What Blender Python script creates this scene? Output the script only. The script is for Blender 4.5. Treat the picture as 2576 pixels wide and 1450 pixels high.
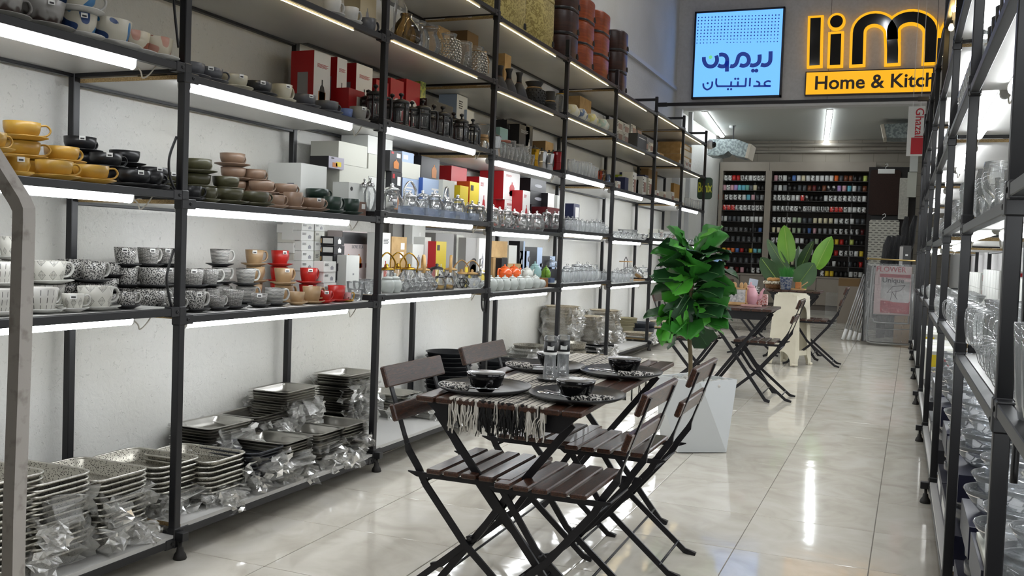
import bpy, math, random
from math import sin, cos, pi, sqrt, radians, atan2
from mathutils import Vector, Matrix
for o in list(bpy.data.objects): bpy.data.objects.remove(o, do_unlink=True)
SC = bpy.context.scene
COL = SC.collection
RND = random.Random(7)
# ---------------------------------------------------------------- camera
F = 2393.516
CAM = Vector((2.5, 0.0, 1.2505))
RT = Vector((0.926697, 0.375810, 0.0)); 
YAW, PITCH, ROLL = 0.38451048, 0.04180168, 0.03710121
fw = Vector((-sin(YAW)*cos(PITCH), cos(YAW)*cos(PITCH), -sin(PITCH)))
rt = Vector((cos(YAW), sin(YAW), 0)); up = rt.cross(fw)
RT = rt*cos(ROLL) + up*sin(ROLL); UP = -rt*sin(ROLL) + up*cos(ROLL); FW = fw
cam = bpy.data.cameras.new('camera'); camo = bpy.data.objects.new('camera', cam); COL.objects.link(camo)
cam.sensor_width = 36.0; cam.lens = F/2576*36.0; cam.clip_start = .02; cam.clip_end = 100
camo.matrix_world = Matrix(((RT.x, UP.x, -FW.x, CAM.x), (RT.y, UP.y, -FW.y, CAM.y), (RT.z, UP.z, -FW.z, CAM.z), (0, 0, 0, 1)))
SC.camera = camo
# ---------------------------------------------------------------- world / view
W = bpy.data.worlds.new('world'); SC.world = W; W.use_nodes = True
W.node_tree.nodes['Background'].inputs[0].default_value = (.9, .95, 1, 1)
W.node_tree.nodes['Background'].inputs[1].default_value = 0.03
SC.view_settings.view_transform = 'Standard'; SC.view_settings.look = 'None'
SC.view_settings.gamma = 1; SC.view_settings.exposure = 0.7; SC.view_settings.use_curve_mapping = False
TUBE, STRIP, CEILT, HALL, SIGN_B, SIGN_Y = 13.0, 14.0, 14.0, 36.0, .92, .74
try: SC.cycles.transparent_max_bounces = 24
except Exception: pass
# ---------------------------------------------------------------- pixel -> world (photo is 2576 x 1450)
def ray(px, py):
    return RT*((px-1288)/F) - UP*((py-725)/F) + FW
def hx(px, py, x): d = ray(px, py); return CAM + d*((x-CAM.x)/d.x)
def hy(px, py, y): d = ray(px, py); return CAM + d*((y-CAM.y)/d.y)
def hz(px, py, z): d = ray(px, py); return CAM + d*((z-CAM.z)/d.z)
FA, FS = -.048, .0228
def fz(y): return FA + FS*y
def hf(px, py, dz=0.0):
    d = ray(px, py); t = (FA+dz+FS*CAM.y-CAM.z)/(d.z-FS*d.y); return CAM + d*t
def project(p):
    v = Vector(p)-CAM; return 1288+F*v.dot(RT)/v.dot(FW), 725-F*v.dot(UP)/v.dot(FW)
# ---------------------------------------------------------------- mesh builder
class MB:
    def __init__(s): s.v = []; s.f = []; s.m = []; s.s = []
    def add(s, vs, fs, m=0, sm=False, M=None):
        o = len(s.v)
        if M is not None: vs = [M @ Vector(q) for q in vs]
        s.v += [tuple(q) for q in vs]
        for f in fs: s.f.append(tuple(i+o for i in f)); s.m.append(m); s.s.append(sm)
        return s
    def box(s, c, d, m=0, M=None):
        x, y, z = c; a, b, e = d[0]/2, d[1]/2, d[2]/2
        vs = [(x+i*a, y+j*b, z+k*e) for i in (-1, 1) for j in (-1, 1) for k in (-1, 1)]
        mm = m if isinstance(m, (list, tuple)) else [m]*6
        F6 = [(0, 1, 3, 2), (4, 6, 7, 5), (0, 4, 5, 1), (2, 3, 7, 6), (0, 2, 6, 4), (1, 5, 7, 3)]   # -x +x -y +y -z +z
        o = len(s.v)
        if M is not None: vs = [M @ Vector(q) for q in vs]
        s.v += [tuple(q) for q in vs]
        for f, q in zip(F6, mm): s.f.append(tuple(i+o for i in f)); s.m.append(q); s.s.append(False)
        return s
    def cbox(s, c, d, b=.003, m=0, M=None):
        h = (d[0]/2, d[1]/2, d[2]/2); b = min(b, min(h)*.9); vs = []; idx = {}
        for sx in (-1, 1):
            for sy in (-1, 1):
                for sz in (-1, 1):
                    sg = (sx, sy, sz)
                    for ax in range(3):
                        p = [c[i]+sg[i]*(h[i] if i == ax else h[i]-b) for i in range(3)]
                        idx[sg+(ax,)] = len(vs); vs.append(tuple(p))
        fs = []
        for ax in range(3):
            o1, o2 = [i for i in range(3) if i != ax]
            for sg in (-1, 1):
                q = []
                for a, e in ((-1, -1), (1, -1), (1, 1), (-1, 1)):
                    k = [0, 0, 0]; k[ax] = sg; k[o1] = a; k[o2] = e; q.append(idx[tuple(k)+(ax,)])
                fs.append(tuple(q))
            for a in (-1, 1):
                for e in (-1, 1):
                    k0 = [0, 0, 0]; k0[o1] = a; k0[o2] = e; k1 = list(k0); k0[ax] = -1; k1[ax] = 1
                    fs.append((idx[tuple(k0)+(o1,)], idx[tuple(k1)+(o1,)], idx[tuple(k1)+(o2,)], idx[tuple(k0)+(o2,)]))
        for sx in (-1, 1):
            for sy in (-1, 1):
                for sz in (-1, 1): fs.append(tuple(idx[(sx, sy, sz, a)] for a in range(3)))
        return s.add(vs, fs, m, False, M)
    def lathe(s, prof, n=20, m=0, c=(0, 0, 0), M=None, sm=True, wob=None):
        vs = []; fs = []
        for i, (r, z) in enumerate(prof):
            for k in range(n):
                a = 2*pi*k/n; rr = r*(wob(a, z) if wob else 1)
                vs.append((c[0]+rr*cos(a), c[1]+rr*sin(a), c[2]+z))
        for i in range(len(prof)-1):
            for k in range(n):
                fs.append((i*n+k, i*n+(k+1) % n, (i+1)*n+(k+1) % n, (i+1)*n+k))
        if prof[0][0] > 1e-5: fs.append(tuple(range(n-1, -1, -1)))
        if prof[-1][0] > 1e-5 and abs(prof[-1][0]-prof[0][0])+abs(prof[-1][1]-prof[0][1]) > 1e-6: fs.append(tuple((len(prof)-1)*n+k for k in range(n)))
        return s.add(vs, fs, m, sm, M)
    def tube(s, pts, r, n=8, m=0, M=None, cap=True, sq=False, flat=None):
        P = [Vector(p) for p in pts]; vs = []; fs = []
        rs = r if isinstance(r, (list, tuple)) else [r]*len(P)
        t0 = (P[1]-P[0]).normalized()
        ref = Vector((0, 0, 1)) if abs(t0.z) < .9 else Vector((1, 0, 0))
        nrm = t0.cross(ref).normalized()
        for i, p in enumerate(P):
            if i == 0: t = (P[1]-P[0])
            elif i == len(P)-1: t = (P[-1]-P[-2])
            else: t = (P[i+1]-p).normalized()+(p-P[i-1]).normalized()
            t = t.normalized() if t.length > 1e-9 else t0
            nrm = (nrm - t*nrm.dot(t)).normalized(); bn = t.cross(nrm)
            for k in range(n):
                a = 2*pi*k/n + (pi/4 if sq else 0)
                q = sqrt(2) if sq else 1
                e1, e2 = (flat if flat else (1, 1))
                vs.append(p + nrm*(cos(a)*rs[i]*q*e1) + bn*(sin(a)*rs[i]*q*e2))
        for i in range(len(P)-1):
            for k in range(n): fs.append((i*n+k, i*n+(k+1) % n, (i+1)*n+(k+1) % n, (i+1)*n+k))
        if cap: fs.append(tuple(range(n-1, -1, -1))); fs.append(tuple((len(P)-1)*n+k for k in range(n)))
        return s.add(vs, fs, m, not sq and n > 5, M)
    def prism(s, poly, h, m=0, M=None, z=0):      # polygon in xy extruded along z
        n = len(poly); vs = [(x, y, z) for x, y in poly]+[(x, y, z+h) for x, y in poly]
        fs = [tuple(range(n-1, -1, -1)), tuple(range(n, 2*n))]+[(i, (i+1) % n, n+(i+1) % n, n+i) for i in range(n)]
        return s.add(vs, fs, m, False, M)
    def quad(s, a, b, c, d, m=0, M=None): return s.add([a, b, c, d], [(0, 1, 2, 3)], m, False, M)
    def sphere(s, c, r, n=12, k=8, m=0, M=None, sc=(1, 1, 1)):
        pr = [(max(1e-6, sin(pi*i/k))*1.0, -cos(pi*i/k)) for i in range(k+1)]
        Q = Matrix.Translation(c) @ Matrix.Diagonal((r*sc[0], r*sc[1], r*sc[2], 1))
        if M is not None: Q = M @ Q
        return s.lathe(pr, n, m, M=Q)
    def mesh(s, name, mats):
        me = bpy.data.meshes.new(name); me.from_pydata(s.v, [], s.f)
        for q in (mats if isinstance(mats, (list, tuple)) else [mats]): me.materials.append(q)
        me.polygons.foreach_set('material_index', s.m); me.polygons.foreach_set('use_smooth', s.s)
        me.update(); return me
    def build(s, name, mats, parent=None, loc=None, rz=0): return ob(name, s.mesh(name, mats), parent, loc, rz)
def ob(name, me, parent=None, loc=None, rz=0, rot=None, sc=None):
    o = bpy.data.objects.new(name, me); COL.objects.link(o)
    if parent is not None: o.parent = parent
    if loc is not None: o.location = loc
    if rot is not None: o.rotation_euler = rot
    elif rz: o.rotation_euler = (0, 0, rz)
    if sc is not None: o.scale = sc if isinstance(sc, (list, tuple)) else (sc, sc, sc)
    return o
def empty(name, loc=(0, 0, 0), rz=0, rot=None): return ob(name, None, None, loc, rz, rot)
def tree(o, loc, rz=0, rot=None):
    r = o.copy(); COL.objects.link(r); r.location = loc; r.rotation_euler = rot or (0, 0, rz)
    for c in o.children:
        d = c.copy(); COL.objects.link(d); d.parent = r
        for g in c.children:
            e = g.copy(); COL.objects.link(e); e.parent = d
    return r
PEND = []
def tag(o, desc, cat, where='', group=None, pos=None):
    """desc + ordinal + where become the label once all look-alikes are known"""
    o['category'] = cat
    PEND.append((o, desc, where, group, pos)); return o
def struct(o): o['kind'] = 'structure'; return o
def xbez(pts, n=8):      # Catmull-Rom through points
    P = [Vector(p) for p in pts]; out = []
    for i in range(len(P)-1):
        a, b, c, d = P[max(i-1, 0)], P[i], P[i+1], P[min(i+2, len(P)-1)]
        for k in range(n):
            t = k/n; out.append(.5*((2*b)+(c-a)*t+(2*a-5*b+4*c-d)*t*t+(3*b-a-3*c+d)*t**3))
    out.append(P[-1]); return out
def rrect(w, h, r, n=4):
    pts = []
    for cx, cy, a0 in ((w/2-r, h/2-r, 0), (-w/2+r, h/2-r, pi/2), (-w/2+r, -h/2+r, pi), (w/2-r, -h/2+r, 1.5*pi)):
        for i in range(n+1): a = a0+pi/2*i/n; pts.append((cx+r*cos(a), cy+r*sin(a)))
    return pts
def loft(mb, rings, m=0, capb=True, capt=False, sm=True, M=None):
    n = len(rings[0]); vs = [p for r in rings for p in r]; fs = []
    for i in range(len(rings)-1):
        for k in range(n): fs.append((i*n+k, i*n+(k+1) % n, (i+1)*n+(k+1) % n, (i+1)*n+k))
    if capb: fs.append(tuple(range(n-1, -1, -1)))
    if capt: fs.append(tuple((len(rings)-1)*n+k for k in range(n)))
    return mb.add(vs, fs, m, sm, M)
_txt = {}
def text_mesh(s, size, depth, mat, bold=0.0, align='LEFT'):
    c = bpy.data.curves.new('t', 'FONT'); c.body = s; c.size = size; c.extrude = depth; c.offset = bold; c.align_x = align
    c.resolution_u = 3
    o = bpy.data.objects.new('t', c); COL.objects.link(o)
    dg = bpy.context.evaluated_depsgraph_get(); me = bpy.data.meshes.new_from_object(o.evaluated_get(dg))
    bpy.data.objects.remove(o); bpy.data.curves.remove(c)
    me.materials.clear(); me.materials.append(mat); return me
# ---------------------------------------------------------------- materials
def srgb(h):
    if isinstance(h, str):
        h = h.lstrip('#'); c = [int(h[i:i+2], 16)/255 for i in (0, 2, 4)]
    else: c = h
    return tuple((x/12.92 if x <= .04045 else ((x+.055)/1.055)**2.4) for x in c)+(1,)
MATS = {}
def mat(name, col='#808080', rough=.5, metal=0, **kw):
    if name in MATS: return MATS[name]
    m = bpy.data.materials.new(name); m.use_nodes = True; MATS[name] = m
    b = m.node_tree.nodes['Principled BSDF']
    b.inputs['Base Color'].default_value = srgb(col); b.inputs['Roughness'].default_value = rough; b.inputs['Metallic'].default_value = metal
    if 'spec' in kw: b.inputs['Specular IOR Level'].default_value = kw['spec']
    if 'coat' in kw: b.inputs['Coat Weight'].default_value = kw['coat']; b.inputs['Coat Roughness'].default_value = .1
    if 'emit' in kw:
        b.inputs['Emission Color'].default_value = srgb(kw.get('ecol', col)); b.inputs['Emission Strength'].default_value = kw['emit']
    return m
def N(m, t, **inp):
    n = m.node_tree.nodes.new(t)
    for k, v in inp.items():
        if k.startswith('_'): setattr(n, k[1:], v)
        else: n.inputs[k.replace('__', ' ')].default_value = v
    return n
def L(m, a, b): m.node_tree.links.new(a, b)
def bsdf(m): return m.node_tree.nodes['Principled BSDF']
def ramp(m, fac, stops, interp='LINEAR'):
    r = N(m, 'ShaderNodeValToRGB'); r.color_ramp.interpolation = interp
    e = r.color_ramp.elements
    while len(e) > 1: e.remove(e[-1])
    e[0].position = stops[0][0]; e[0].color = srgb(stops[0][1])
    for p, c in stops[1:]:
        q = e.new(p); q.color = srgb(c)
    L(m, fac, r.inputs[0]); return r
def coord(m, kind='Object', scale=(1, 1, 1)):
    t = N(m, 'ShaderNodeTexCoord'); mp = N(m, 'ShaderNodeMapping'); mp.inputs['Scale'].default_value = scale
    L(m, t.outputs[kind], mp.inputs[0]); return mp.outputs[0]
def bump(m, h, strength=.3, dist=.01):
    b = N(m, 'ShaderNodeBump'); b.inputs['Strength'].default_value = strength; b.inputs['Distance'].default_value = dist
    L(m, h, b.inputs['Height']); L(m, b.outputs[0], bsdf(m).inputs['Normal']); return b
def noisy(name, c1, c2, rough=.5, scale=8, metal=0, st=(1, 1, 1), bs=0, detail=4, kind='Object', lo=.35, hi=.65, coat=0, dist=0.0, bd=.01):
    if name in MATS: return MATS[name]
    m = mat(name, c1, rough, metal, coat=coat)
    n = N(m, 'ShaderNodeTexNoise', Scale=scale, Detail=detail, Distortion=dist); L(m, coord(m, kind, st), n.inputs['Vector'])
    r = ramp(m, n.outputs['Fac'], [(lo, c1), (hi, c2)]); L(m, r.outputs[0], bsdf(m).inputs['Base Color'])
    if bs: bump(m, n.outputs['Fac'], bs, bd)
    return m
def glass(name, tint=(.985, .99, .99), edge=(.88, .90, .91), refl=1.0, rough=.03, body=None):
    if name in MATS: return MATS[name]
    m = bpy.data.materials.new(name); m.use_nodes = True; MATS[name] = m; nt = m.node_tree; nt.nodes.remove(bsdf(m))
    lw = N(m, 'ShaderNodeLayerWeight', Blend=.35); fr = N(m, 'ShaderNodeFresnel', IOR=1.5)
    rp = ramp(m, lw.outputs['Facing'], [(0.0, (1, 1, 1)), (.9, (0, 0, 0))])
    mx = N(m, 'ShaderNodeMix', _data_type='RGBA'); L(m, lw.outputs['Facing'], mx.inputs[0])
    mx.inputs[6].default_value = tint+(1,); mx.inputs[7].default_value = edge+(1,)
    tr = N(m, 'ShaderNodeBsdfTransparent'); L(m, mx.outputs[2], tr.inputs[0])
    gl = N(m, 'ShaderNodeBsdfGlossy', Roughness=rough); gl.inputs[0].default_value = (refl, refl, refl, 1)
    ms = N(m, 'ShaderNodeMixShader'); L(m, fr.outputs[0], ms.inputs[0]); L(m, tr.outputs[0], ms.inputs[1]); L(m, gl.outputs[0], ms.inputs[2])
    out = [n for n in nt.nodes if n.type == 'OUTPUT_MATERIAL'][0]; last = ms
    if body:
        df = N(m, 'ShaderNodeBsdfDiffuse'); df.inputs[0].default_value = srgb(body[0])
        m2 = N(m, 'ShaderNodeMixShader'); m2.inputs[0].default_value = body[1]; L(m, ms.outputs[0], m2.inputs[1]); L(m, df.outputs[0], m2.inputs[2]); last = m2
    L(m, last.outputs[0], out.inputs[0]); return m
BLK = mat('black_powder_coat', '#121215', .42)
BLK2 = mat('black_plastic', '#161617', .35)
WHITE_BD = noisy('white_melamine', '#c9c8c4', '#bfbebb', .35, 2)
CHIP = noisy('chipboard_edge', '#8a6f47', '#c2a878', .8, 260, detail=6)
WHT = mat('white_plastic', '#dcdcda', .4)
GREYP = mat('grey_plastic', '#9c9a96', .45)
CHROME = mat('chrome', '#d8d8d8', .12, 1)
STEEL = noisy('brushed_steel', '#b9b6ae', '#d5d2ca', .3, 14, 1, st=(1, 12, 1))
KRAFT = noisy('kraft_cardboard', '#a98a5c', '#b99a6b', .8, 20)
KRAFT2 = mat('dark_cardboard', '#7d6341', .8)
WBOX = mat('white_card', '#cfd0cb', .6)
WBOX2 = mat('off_white_card', '#bfbfb4', .6)
GLASS = glass('clear_glass', body=('#f2f5f5', .07))
GLASSD = glass('smoky_glass', (.8, .8, .8), (.3, .3, .3))
AMBER = glass('amber_glass', (.8, .62, .35), (.35, .22, .08))
def col(c, rough=.4): return mat('paint_%s_%d' % (c.strip('#'), rough*100), c, rough)
LABELW = mat('price_tag', '#e4e4e0', .6)
# ================================================================ structure
XW, XE, YB, ZC, YL, ZL = -.62, 3.32, 17.95, 5.3, 13.78, 3.365
m = mat('floor_tile', '#a9a499', .07)
oi = N(m, 'ShaderNodeObjectInfo'); cv = coord(m, 'Object', (1, 1, 1))
va = N(m, 'ShaderNodeVectorMath', _operation='SCALE'); va.inputs['Scale'].default_value = 40; 
cx_ = N(m, 'ShaderNodeCombineXYZ'); L(m, oi.outputs['Random'], cx_.inputs[0]); L(m, cx_.outputs[0], va.inputs[0])
ad = N(m, 'ShaderNodeVectorMath', _operation='ADD'); L(m, cv, ad.inputs[0]); L(m, va.outputs[0], ad.inputs[1])
n1 = N(m, 'ShaderNodeTexNoise', Scale=3.5, Detail=6, Distortion=1.6); L(m, ad.outputs[0], n1.inputs['Vector'])
rp = ramp(m, n1.outputs['Fac'], [(.3, '#b5afa3'), (.5, '#c2bdb1'), (.7, '#c9c5bb')]); L(m, rp.outputs[0], bsdf(m).inputs['Base Color'])
n2 = N(m, 'ShaderNodeTexNoise', Scale=2.2, Detail=2); mp2 = coord(m, 'Object', (.6, 3.0, 1)); L(m, mp2, n2.inputs['Vector']); bump(m, n2.outputs['Fac'], .12, .01)
TILE = m
GROUT = mat('grout', '#6d6860', .9)
mb = MB(); mb.quad((XW-.1, -2.2, fz(-2.2)-.003), (XE+.1, -2.2, fz(-2.2)-.003), (XE+.1, YB+.1, fz(YB)-.003), (XW-.1, YB+.1, fz(YB)-.003))
floor = struct(mb.build('floor', GROUT)); floor['label'] = 'glossy beige porcelain tile floor of the aisle'
T, PH = .5225, -.0149
tm = MB().cbox((0, 0, -.006), (T-.0032, T-.0032, .012), .0012).mesh('floor_tile', TILE)
nt = 0
for j in range(-8, 30):
    for i in range(-3, 8):
        u = .302+T*(i+.5); v = 2.947+T*(j+.5)
        x = cos(PH)*u-sin(PH)*v; y = sin(PH)*u+cos(PH)*v
        if x < XW-.2 or x > XE+.2 or y < .2 or y > YB+.2: continue
        o = ob('floor_tile', tm, floor, (x, y, fz(y)), rot=(atan2(FS, 1), 0, PH)); nt += 1
# stucco
m = mat('white_stucco', '#cfcec8', .75); c = coord(m, 'Object')
n1 = N(m, 'ShaderNodeTexNoise', Scale=22, Detail=7, Roughness=.62, Distortion=.6); L(m, c, n1.inputs['Vector'])
n2 = N(m, 'ShaderNodeTexNoise', Scale=46, Detail=3, Distortion=1.2); L(m, c, n2.inputs['Vector'])
n3 = N(m, 'ShaderNodeTexNoise', Scale=1.1, Detail=2); L(m, c, n3.inputs['Vector'])
pit = ramp(m, n2.outputs['Fac'], [(.29, (0, 0, 0)), (.36, (1, 1, 1))])
mm = N(m, 'ShaderNodeMath', _operation='MULTIPLY_ADD'); L(m, pit.outputs[0], mm.inputs[0]); mm.inputs[1].default_value = .8; L(m, n1.outputs['Fac'], mm.inputs[2])
bump(m, mm.outputs[0], .45, .014)
rp = ramp(m, n3.outputs['Fac'], [(.3, '#c6c4bb'), (.6, '#d2d1cc')]); L(m, rp.outputs[0], bsdf(m).inputs['Base Color'])
STUC = m
def wall(name, c, d, mt, label=None):
    o = struct(MB().box(c, d).build(name, mt))
    if label: o['label'] = label
    return o
SMOOTH = noisy('painted_wall', '#c3c1bf', '#cbc9c8', .7, 30, bs=.05)
wall('wall_left', (XW-.1, 7.85, 2.6), (.2, 20.2, 5.5), STUC, 'rough white stucco wall behind the left shelving')
wall('wall_right', (XE+.1, 7.85, 2.6), (.2, 20.2, 5.5), SMOOTH)
wall('wall_front', (1.35, -2.15, 2.6), (4.2, .2, 5.5), SMOOTH)
wall('ceiling', (1.35, 5.85, ZC+.1), (4.2, 16.1, .2), SMOOTH)
wall('wall_lintel', (1.35, YL+.1, (ZL+ZC)/2), (3.94, .2, ZC-ZL), SMOOTH, 'grey-white wall above the opening carrying the two signs')
CEIL2 = mat('white_ceiling_panel', '#b9bab4', .7)
o = wall('ceiling_back', (1.35, (YL+YB)/2+.1, ZL+.08), (3.94, YB-YL, .12), CEIL2)
BLOCK = mat('concrete_block', '#8d857a', .85)
bt = N(BLOCK, 'ShaderNodeTexBrick', Scale=1.0); bt.inputs['Mortar Size'].default_value = .006; bt.inputs['Brick Width'].default_value = .4; bt.inputs['Row Height'].default_value = .2
bt.inputs['Color1'].default_value = srgb('#8f877b'); bt.inputs['Color2'].default_value = srgb('#968e82'); bt.inputs['Mortar'].default_value = srgb('#7f776c')
tc = N(BLOCK, 'ShaderNodeTexCoord'); sx = N(BLOCK, 'ShaderNodeSeparateXYZ'); cb = N(BLOCK, 'ShaderNodeCombineXYZ'); L(BLOCK, tc.outputs['Object'], sx.inputs[0])
L(BLOCK, sx.outputs[0], cb.inputs[0]); L(BLOCK, sx.outputs[2], cb.inputs[1]); L(BLOCK, cb.outputs[0], bt.inputs[0]); L(BLOCK, bt.outputs[0], bsdf(BLOCK).inputs['Base Color'])
wall('wall_back', (1.35, YB+.1, 1.9), (4.2, .2, 3.2), BLOCK, 'grey-beige block wall at the far end of the shop')
# conduit on left wall, seam on lintel, corner post, wall trim
p = hx(1702, 228, XW); struct(MB().box((XW+.02, 10.0, p.z), (.04, 7.4, .05)).build('trim_1', mat('white_trunking', '#c9c8c8', .5)))
xs = hy(2088, 100, YL).x
struct(MB().box((xs, YL-.002, (ZL+ZC)/2), (.006, .004, ZC-ZL)).build('trim_2', mat('seam', '#77736f', .8)))
struct(MB().box((XW+.05, YL+.05, (ZL)/2), (.1, .1, ZL)).box((XW+.16, YL+.35, ZL/2), (.06, .06, ZL)).build('trim_3', mat('white_column', '#c4c6c6', .5)))
struct(MB().box((1.35, YL-.012, ZL+.04), (3.9, .024, .08)).build('trim_4', mat('white_fascia', '#c8c8c6', .5)))
# step edge in the floor
ys = 14.15; struct(MB().box((1.35, ys, fz(ys)+.004), (3.9, .05, .012)).build('trim_5', mat('threshold', '#8c867c', .4)))
# ================================================================ racks
PY = [1.42, 2.864, 4.34, 5.778, 7.216, 8.637, 10.208, 11.627, 13.078]
PYR = [.68, 2.16, 3.62, 5.10, 6.65, 8.13, 9.6, 11.1, 12.2]
ZH = [None, .978, 1.4167, 1.8906, 2.348, 2.795]; ZLo = [None, .947, 1.3864, 1.8591, 2.320, 2.772]
PW, RH, XB = .032, .028, -.56
def rail_top(bay, lv):
    if lv == 0: return fz((PY[bay]+PY[bay+1])/2 if bay < 8 else 12)+.094
    return (ZH if bay % 2 == 0 else ZLo)[lv]
BT = .016
def shelf_z(bay, lv): return rail_top(bay, lv)+(BT if lv == 0 else .001)
def bayof(y):
    for k in range(8):
        if y < PY[k+1]: return k
    return 7
bolt_me = MB().lathe([(.0001, .0), (.0065, .0), (.0065, .003), (.003, .004), (.003, .002), (.0001, .002)], 10, M=Matrix.Rotation(pi/2, 4, 'Y')).mesh('bolt', BLK2)
def bracket_mesh(sg, side):   # sleeve on the post with an arm over the rail; sg=+1 arm towards +y ; side = aisle direction
    b = MB(); b.cbox((0, 0, 0), (PW+.008, PW+.008, .042), .004); b.cbox((0, sg*.036, 0), (PW+.004, .052, RH+.010), .003)
    return b.mesh('bracket', BLK)
BRK = {(s,): bracket_mesh(s, 1) for s in (-1, 1)}
foot_me = MB().lathe([(.024, 0), (.026, .004), (.022, .018), (.014, .03), (.012, .045), (.007, .047), (.007, .08)], 16).mesh('foot', mat('rubber_foot', '#23201d', .6))
def make_rack(name, label, X, side, ys, ztop, depth, levels, skip=()):
    """side=+1: aisle lies towards +x of plane X"""
    R = empty(name, (X, ys[0], 0)); R['label'] = label; R['category'] = 'shelving rack'
    def part(nm, me, x, y, z, parent=R): return ob(nm, me, parent, (x-X, y-ys[0], z))
    xb = X-side*depth; xf = X-side*PW/2
    for i, y in enumerate(ys):
        zt = ztop[i]; z0 = fz(y)+.075
        pm = MB().cbox((0, 0, (zt-z0)/2), (PW, PW, zt-z0), .0025).mesh('post', BLK)
        part('post', pm, xf, y, z0); part('back_post', pm, xb+side*PW/2, y, z0)
        part('foot', foot_me, X+side*.014, y, fz(y))
        part('foot_arm', MB().cbox((0, 0, 0), (.1, .034, .034), .002).mesh('foot_arm', BLK), X-side*.01, y, fz(y)+.088)
        for lv in levels:
            zz = [rail_top(b, lv) for b in (i-1, i) if 0 <= b < len(ys)-1]
            if not zz or max(zz) > zt: continue
            z = min(zz)-RH/2
            if lv and i: part('side_rail', MB().cbox((0, 0, 0), (depth-2*PW, .022, RH), .002).mesh('side_rail', BLK), (xf+xb)/2, y, z+.03)
    for b in range(len(ys)-1):
        y0, y1 = ys[b], ys[b+1]; ln = y1-y0-PW; ym = (y0+y1)/2
        rm = MB().cbox((0, 0, 0), (.028, ln, RH), .002).mesh('rail', BLK)
        for lv in levels:
            if (b, lv) in skip: continue
            z = rail_top(b, lv)
            part('front_rail', rm, X-side*.014, ym, z-RH/2); part('back_rail', rm, xb+side*.014, ym, z-RH/2)
            bm = MB().box((0, 0, 0), (depth-(.002 if lv == 0 else .058), y1-y0-.036, BT), [0, 0, 1, 1, 0, 0]).mesh('shelf_board', [WHITE_BD, CHIP])
            part('shelf_board', bm, (X+xb)/2-side*.001, ym, z+(BT/2+.0005 if lv == 0 else .0005-BT/2))
            for sg, y in ((1, y0), (-1, y1)):
                if z > (ztop[b] if sg > 0 else ztop[b+1]): continue
                br = part('bracket', BRK[(sg,)], xf, y, z-RH/2)
                ob('bolt', bolt_me, br, (side*(PW/2+.002), sg*.03, 0), rot=(0, 0, 0 if side > 0 else pi))
    return R
ztopL = [3.2, 3.2, 3.2, 3.2, 2.92, 2.95, 2.95, 2.95, 2.95]
make_rack('shelving_rack', 'long black metal shelving rack against the white stucco wall', 0.0, 1, PY, ztopL, -XB+.02, range(6))
XR = 2.695
ztopR = [3.2]*4+[3.0]*5
make_rack('shelving_rack', 'black metal shelving rack of glassware along the right edge', XR, -1, PYR, ztopR, .58, range(6))
# top cross arms on the far left posts and tie bar between racks
for k in (6, 7, 8):
    pz = ztopL[k]-.03
    o = MB().cbox((0, 0, 0), (-XB-.02, .024, .028), .002).build('top_arm', BLK, None, (XB/2, PY[k], pz))
    o.parent = bpy.data.objects['shelving_rack']; o.location = (XB/2-0, PY[k]-PY[0], pz)
pa = hy(1655, 264, PY[6]); tb = empty('tie_bar', (0, PY[6], pa.z)); tag(tb, 'black metal bar spanning the aisle between both racks below the signs', 'bar')
ob('bar', MB().cbox(((XR)/2, 0, 0), (XR, .03, .034), .002).mesh('bar', BLK), tb)
ob('end_sleeve', MB().cbox((.05, 0, 0), (.1, .038, .042), .002).mesh('end_sleeve', BLK), tb); ob('end_sleeve', MB().cbox((XR-.05, 0, 0), (.1, .038, .042), .002).mesh('end_sleeve', BLK), tb)
# ================================================================ LED tubes and strips
TUBEM = mat('lit_tube', '#ffffff', .4, emit=TUBE, ecol=(.97, .985, 1))
STRIPM = mat('lit_strip', '#ffe9b0', .4, emit=STRIP, ecol=(1, .9, .68))
def dprof(w, h, n=6): return [(w/2, 0), (w/2, -h*.45)]+[(w/2*cos(pi/2*0+a), -h*.45-h*.55*sin(a)) for a in [pi*k/n for k in range(1, n)]]+[(-w/2, -h*.45), (-w/2, 0)]
def ext(poly, y0, y1):
    n = len(poly); vs = [(x, y0, z) for x, z in poly]+[(x, y1, z) for x, z in poly]
    return vs, [tuple(range(n)), tuple(range(2*n-1, n-1, -1))]+[(i, n+i, n+(i+1) % n, (i+1) % n) for i in range(n)]
LEN = 1.2
b = MB(); b.add(*ext(dprof(.034, .030), .03, LEN-.006), 0, True); tube_me = b.mesh('diffuser', TUBEM)
b = MB(); b.cbox((0, LEN/2, .004), (.03, LEN, .008), .001); b.add(*ext(dprof(.036, .032), 0, .032)); b.add(*ext(dprof(.036, .032), LEN-.006, LEN)); house_me = b.mesh('housing', mat('tube_housing', '#b5b3ae', .5))
wire_me = MB().tube(xbez([(0, LEN, -.005), (.004, LEN+.03, -.03), (-.004, LEN+.05, -.05), (-.006, LEN+.085, -.03), (0, LEN+.11, .005)], 6), .0028, 6).mesh('wire', mat('white_cable', '#bdb8ab', .5))
SHN = ['bottom shelf', 'second shelf', 'third shelf', 'fourth shelf', 'fifth shelf', 'top shelf']
ORD = 'first second third fourth fifth sixth seventh eighth ninth tenth eleventh twelfth thirteenth fourteenth fifteenth sixteenth seventeenth eighteenth nineteenth twentieth'.split()
def bayn(b, side='left'): return '%s %s bay' % (ORD[b], side)
def tube_light(x, y0, z, where, sg=1):
    t = empty('led_tube_light', (x, y0, z)); ob('housing', house_me, t); ob('diffuser', tube_me, t); ob('wire', wire_me, t)
    tag(t, 'lit white LED tube light', 'tube light', where, 'white LED tubes under the shelves')
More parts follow.
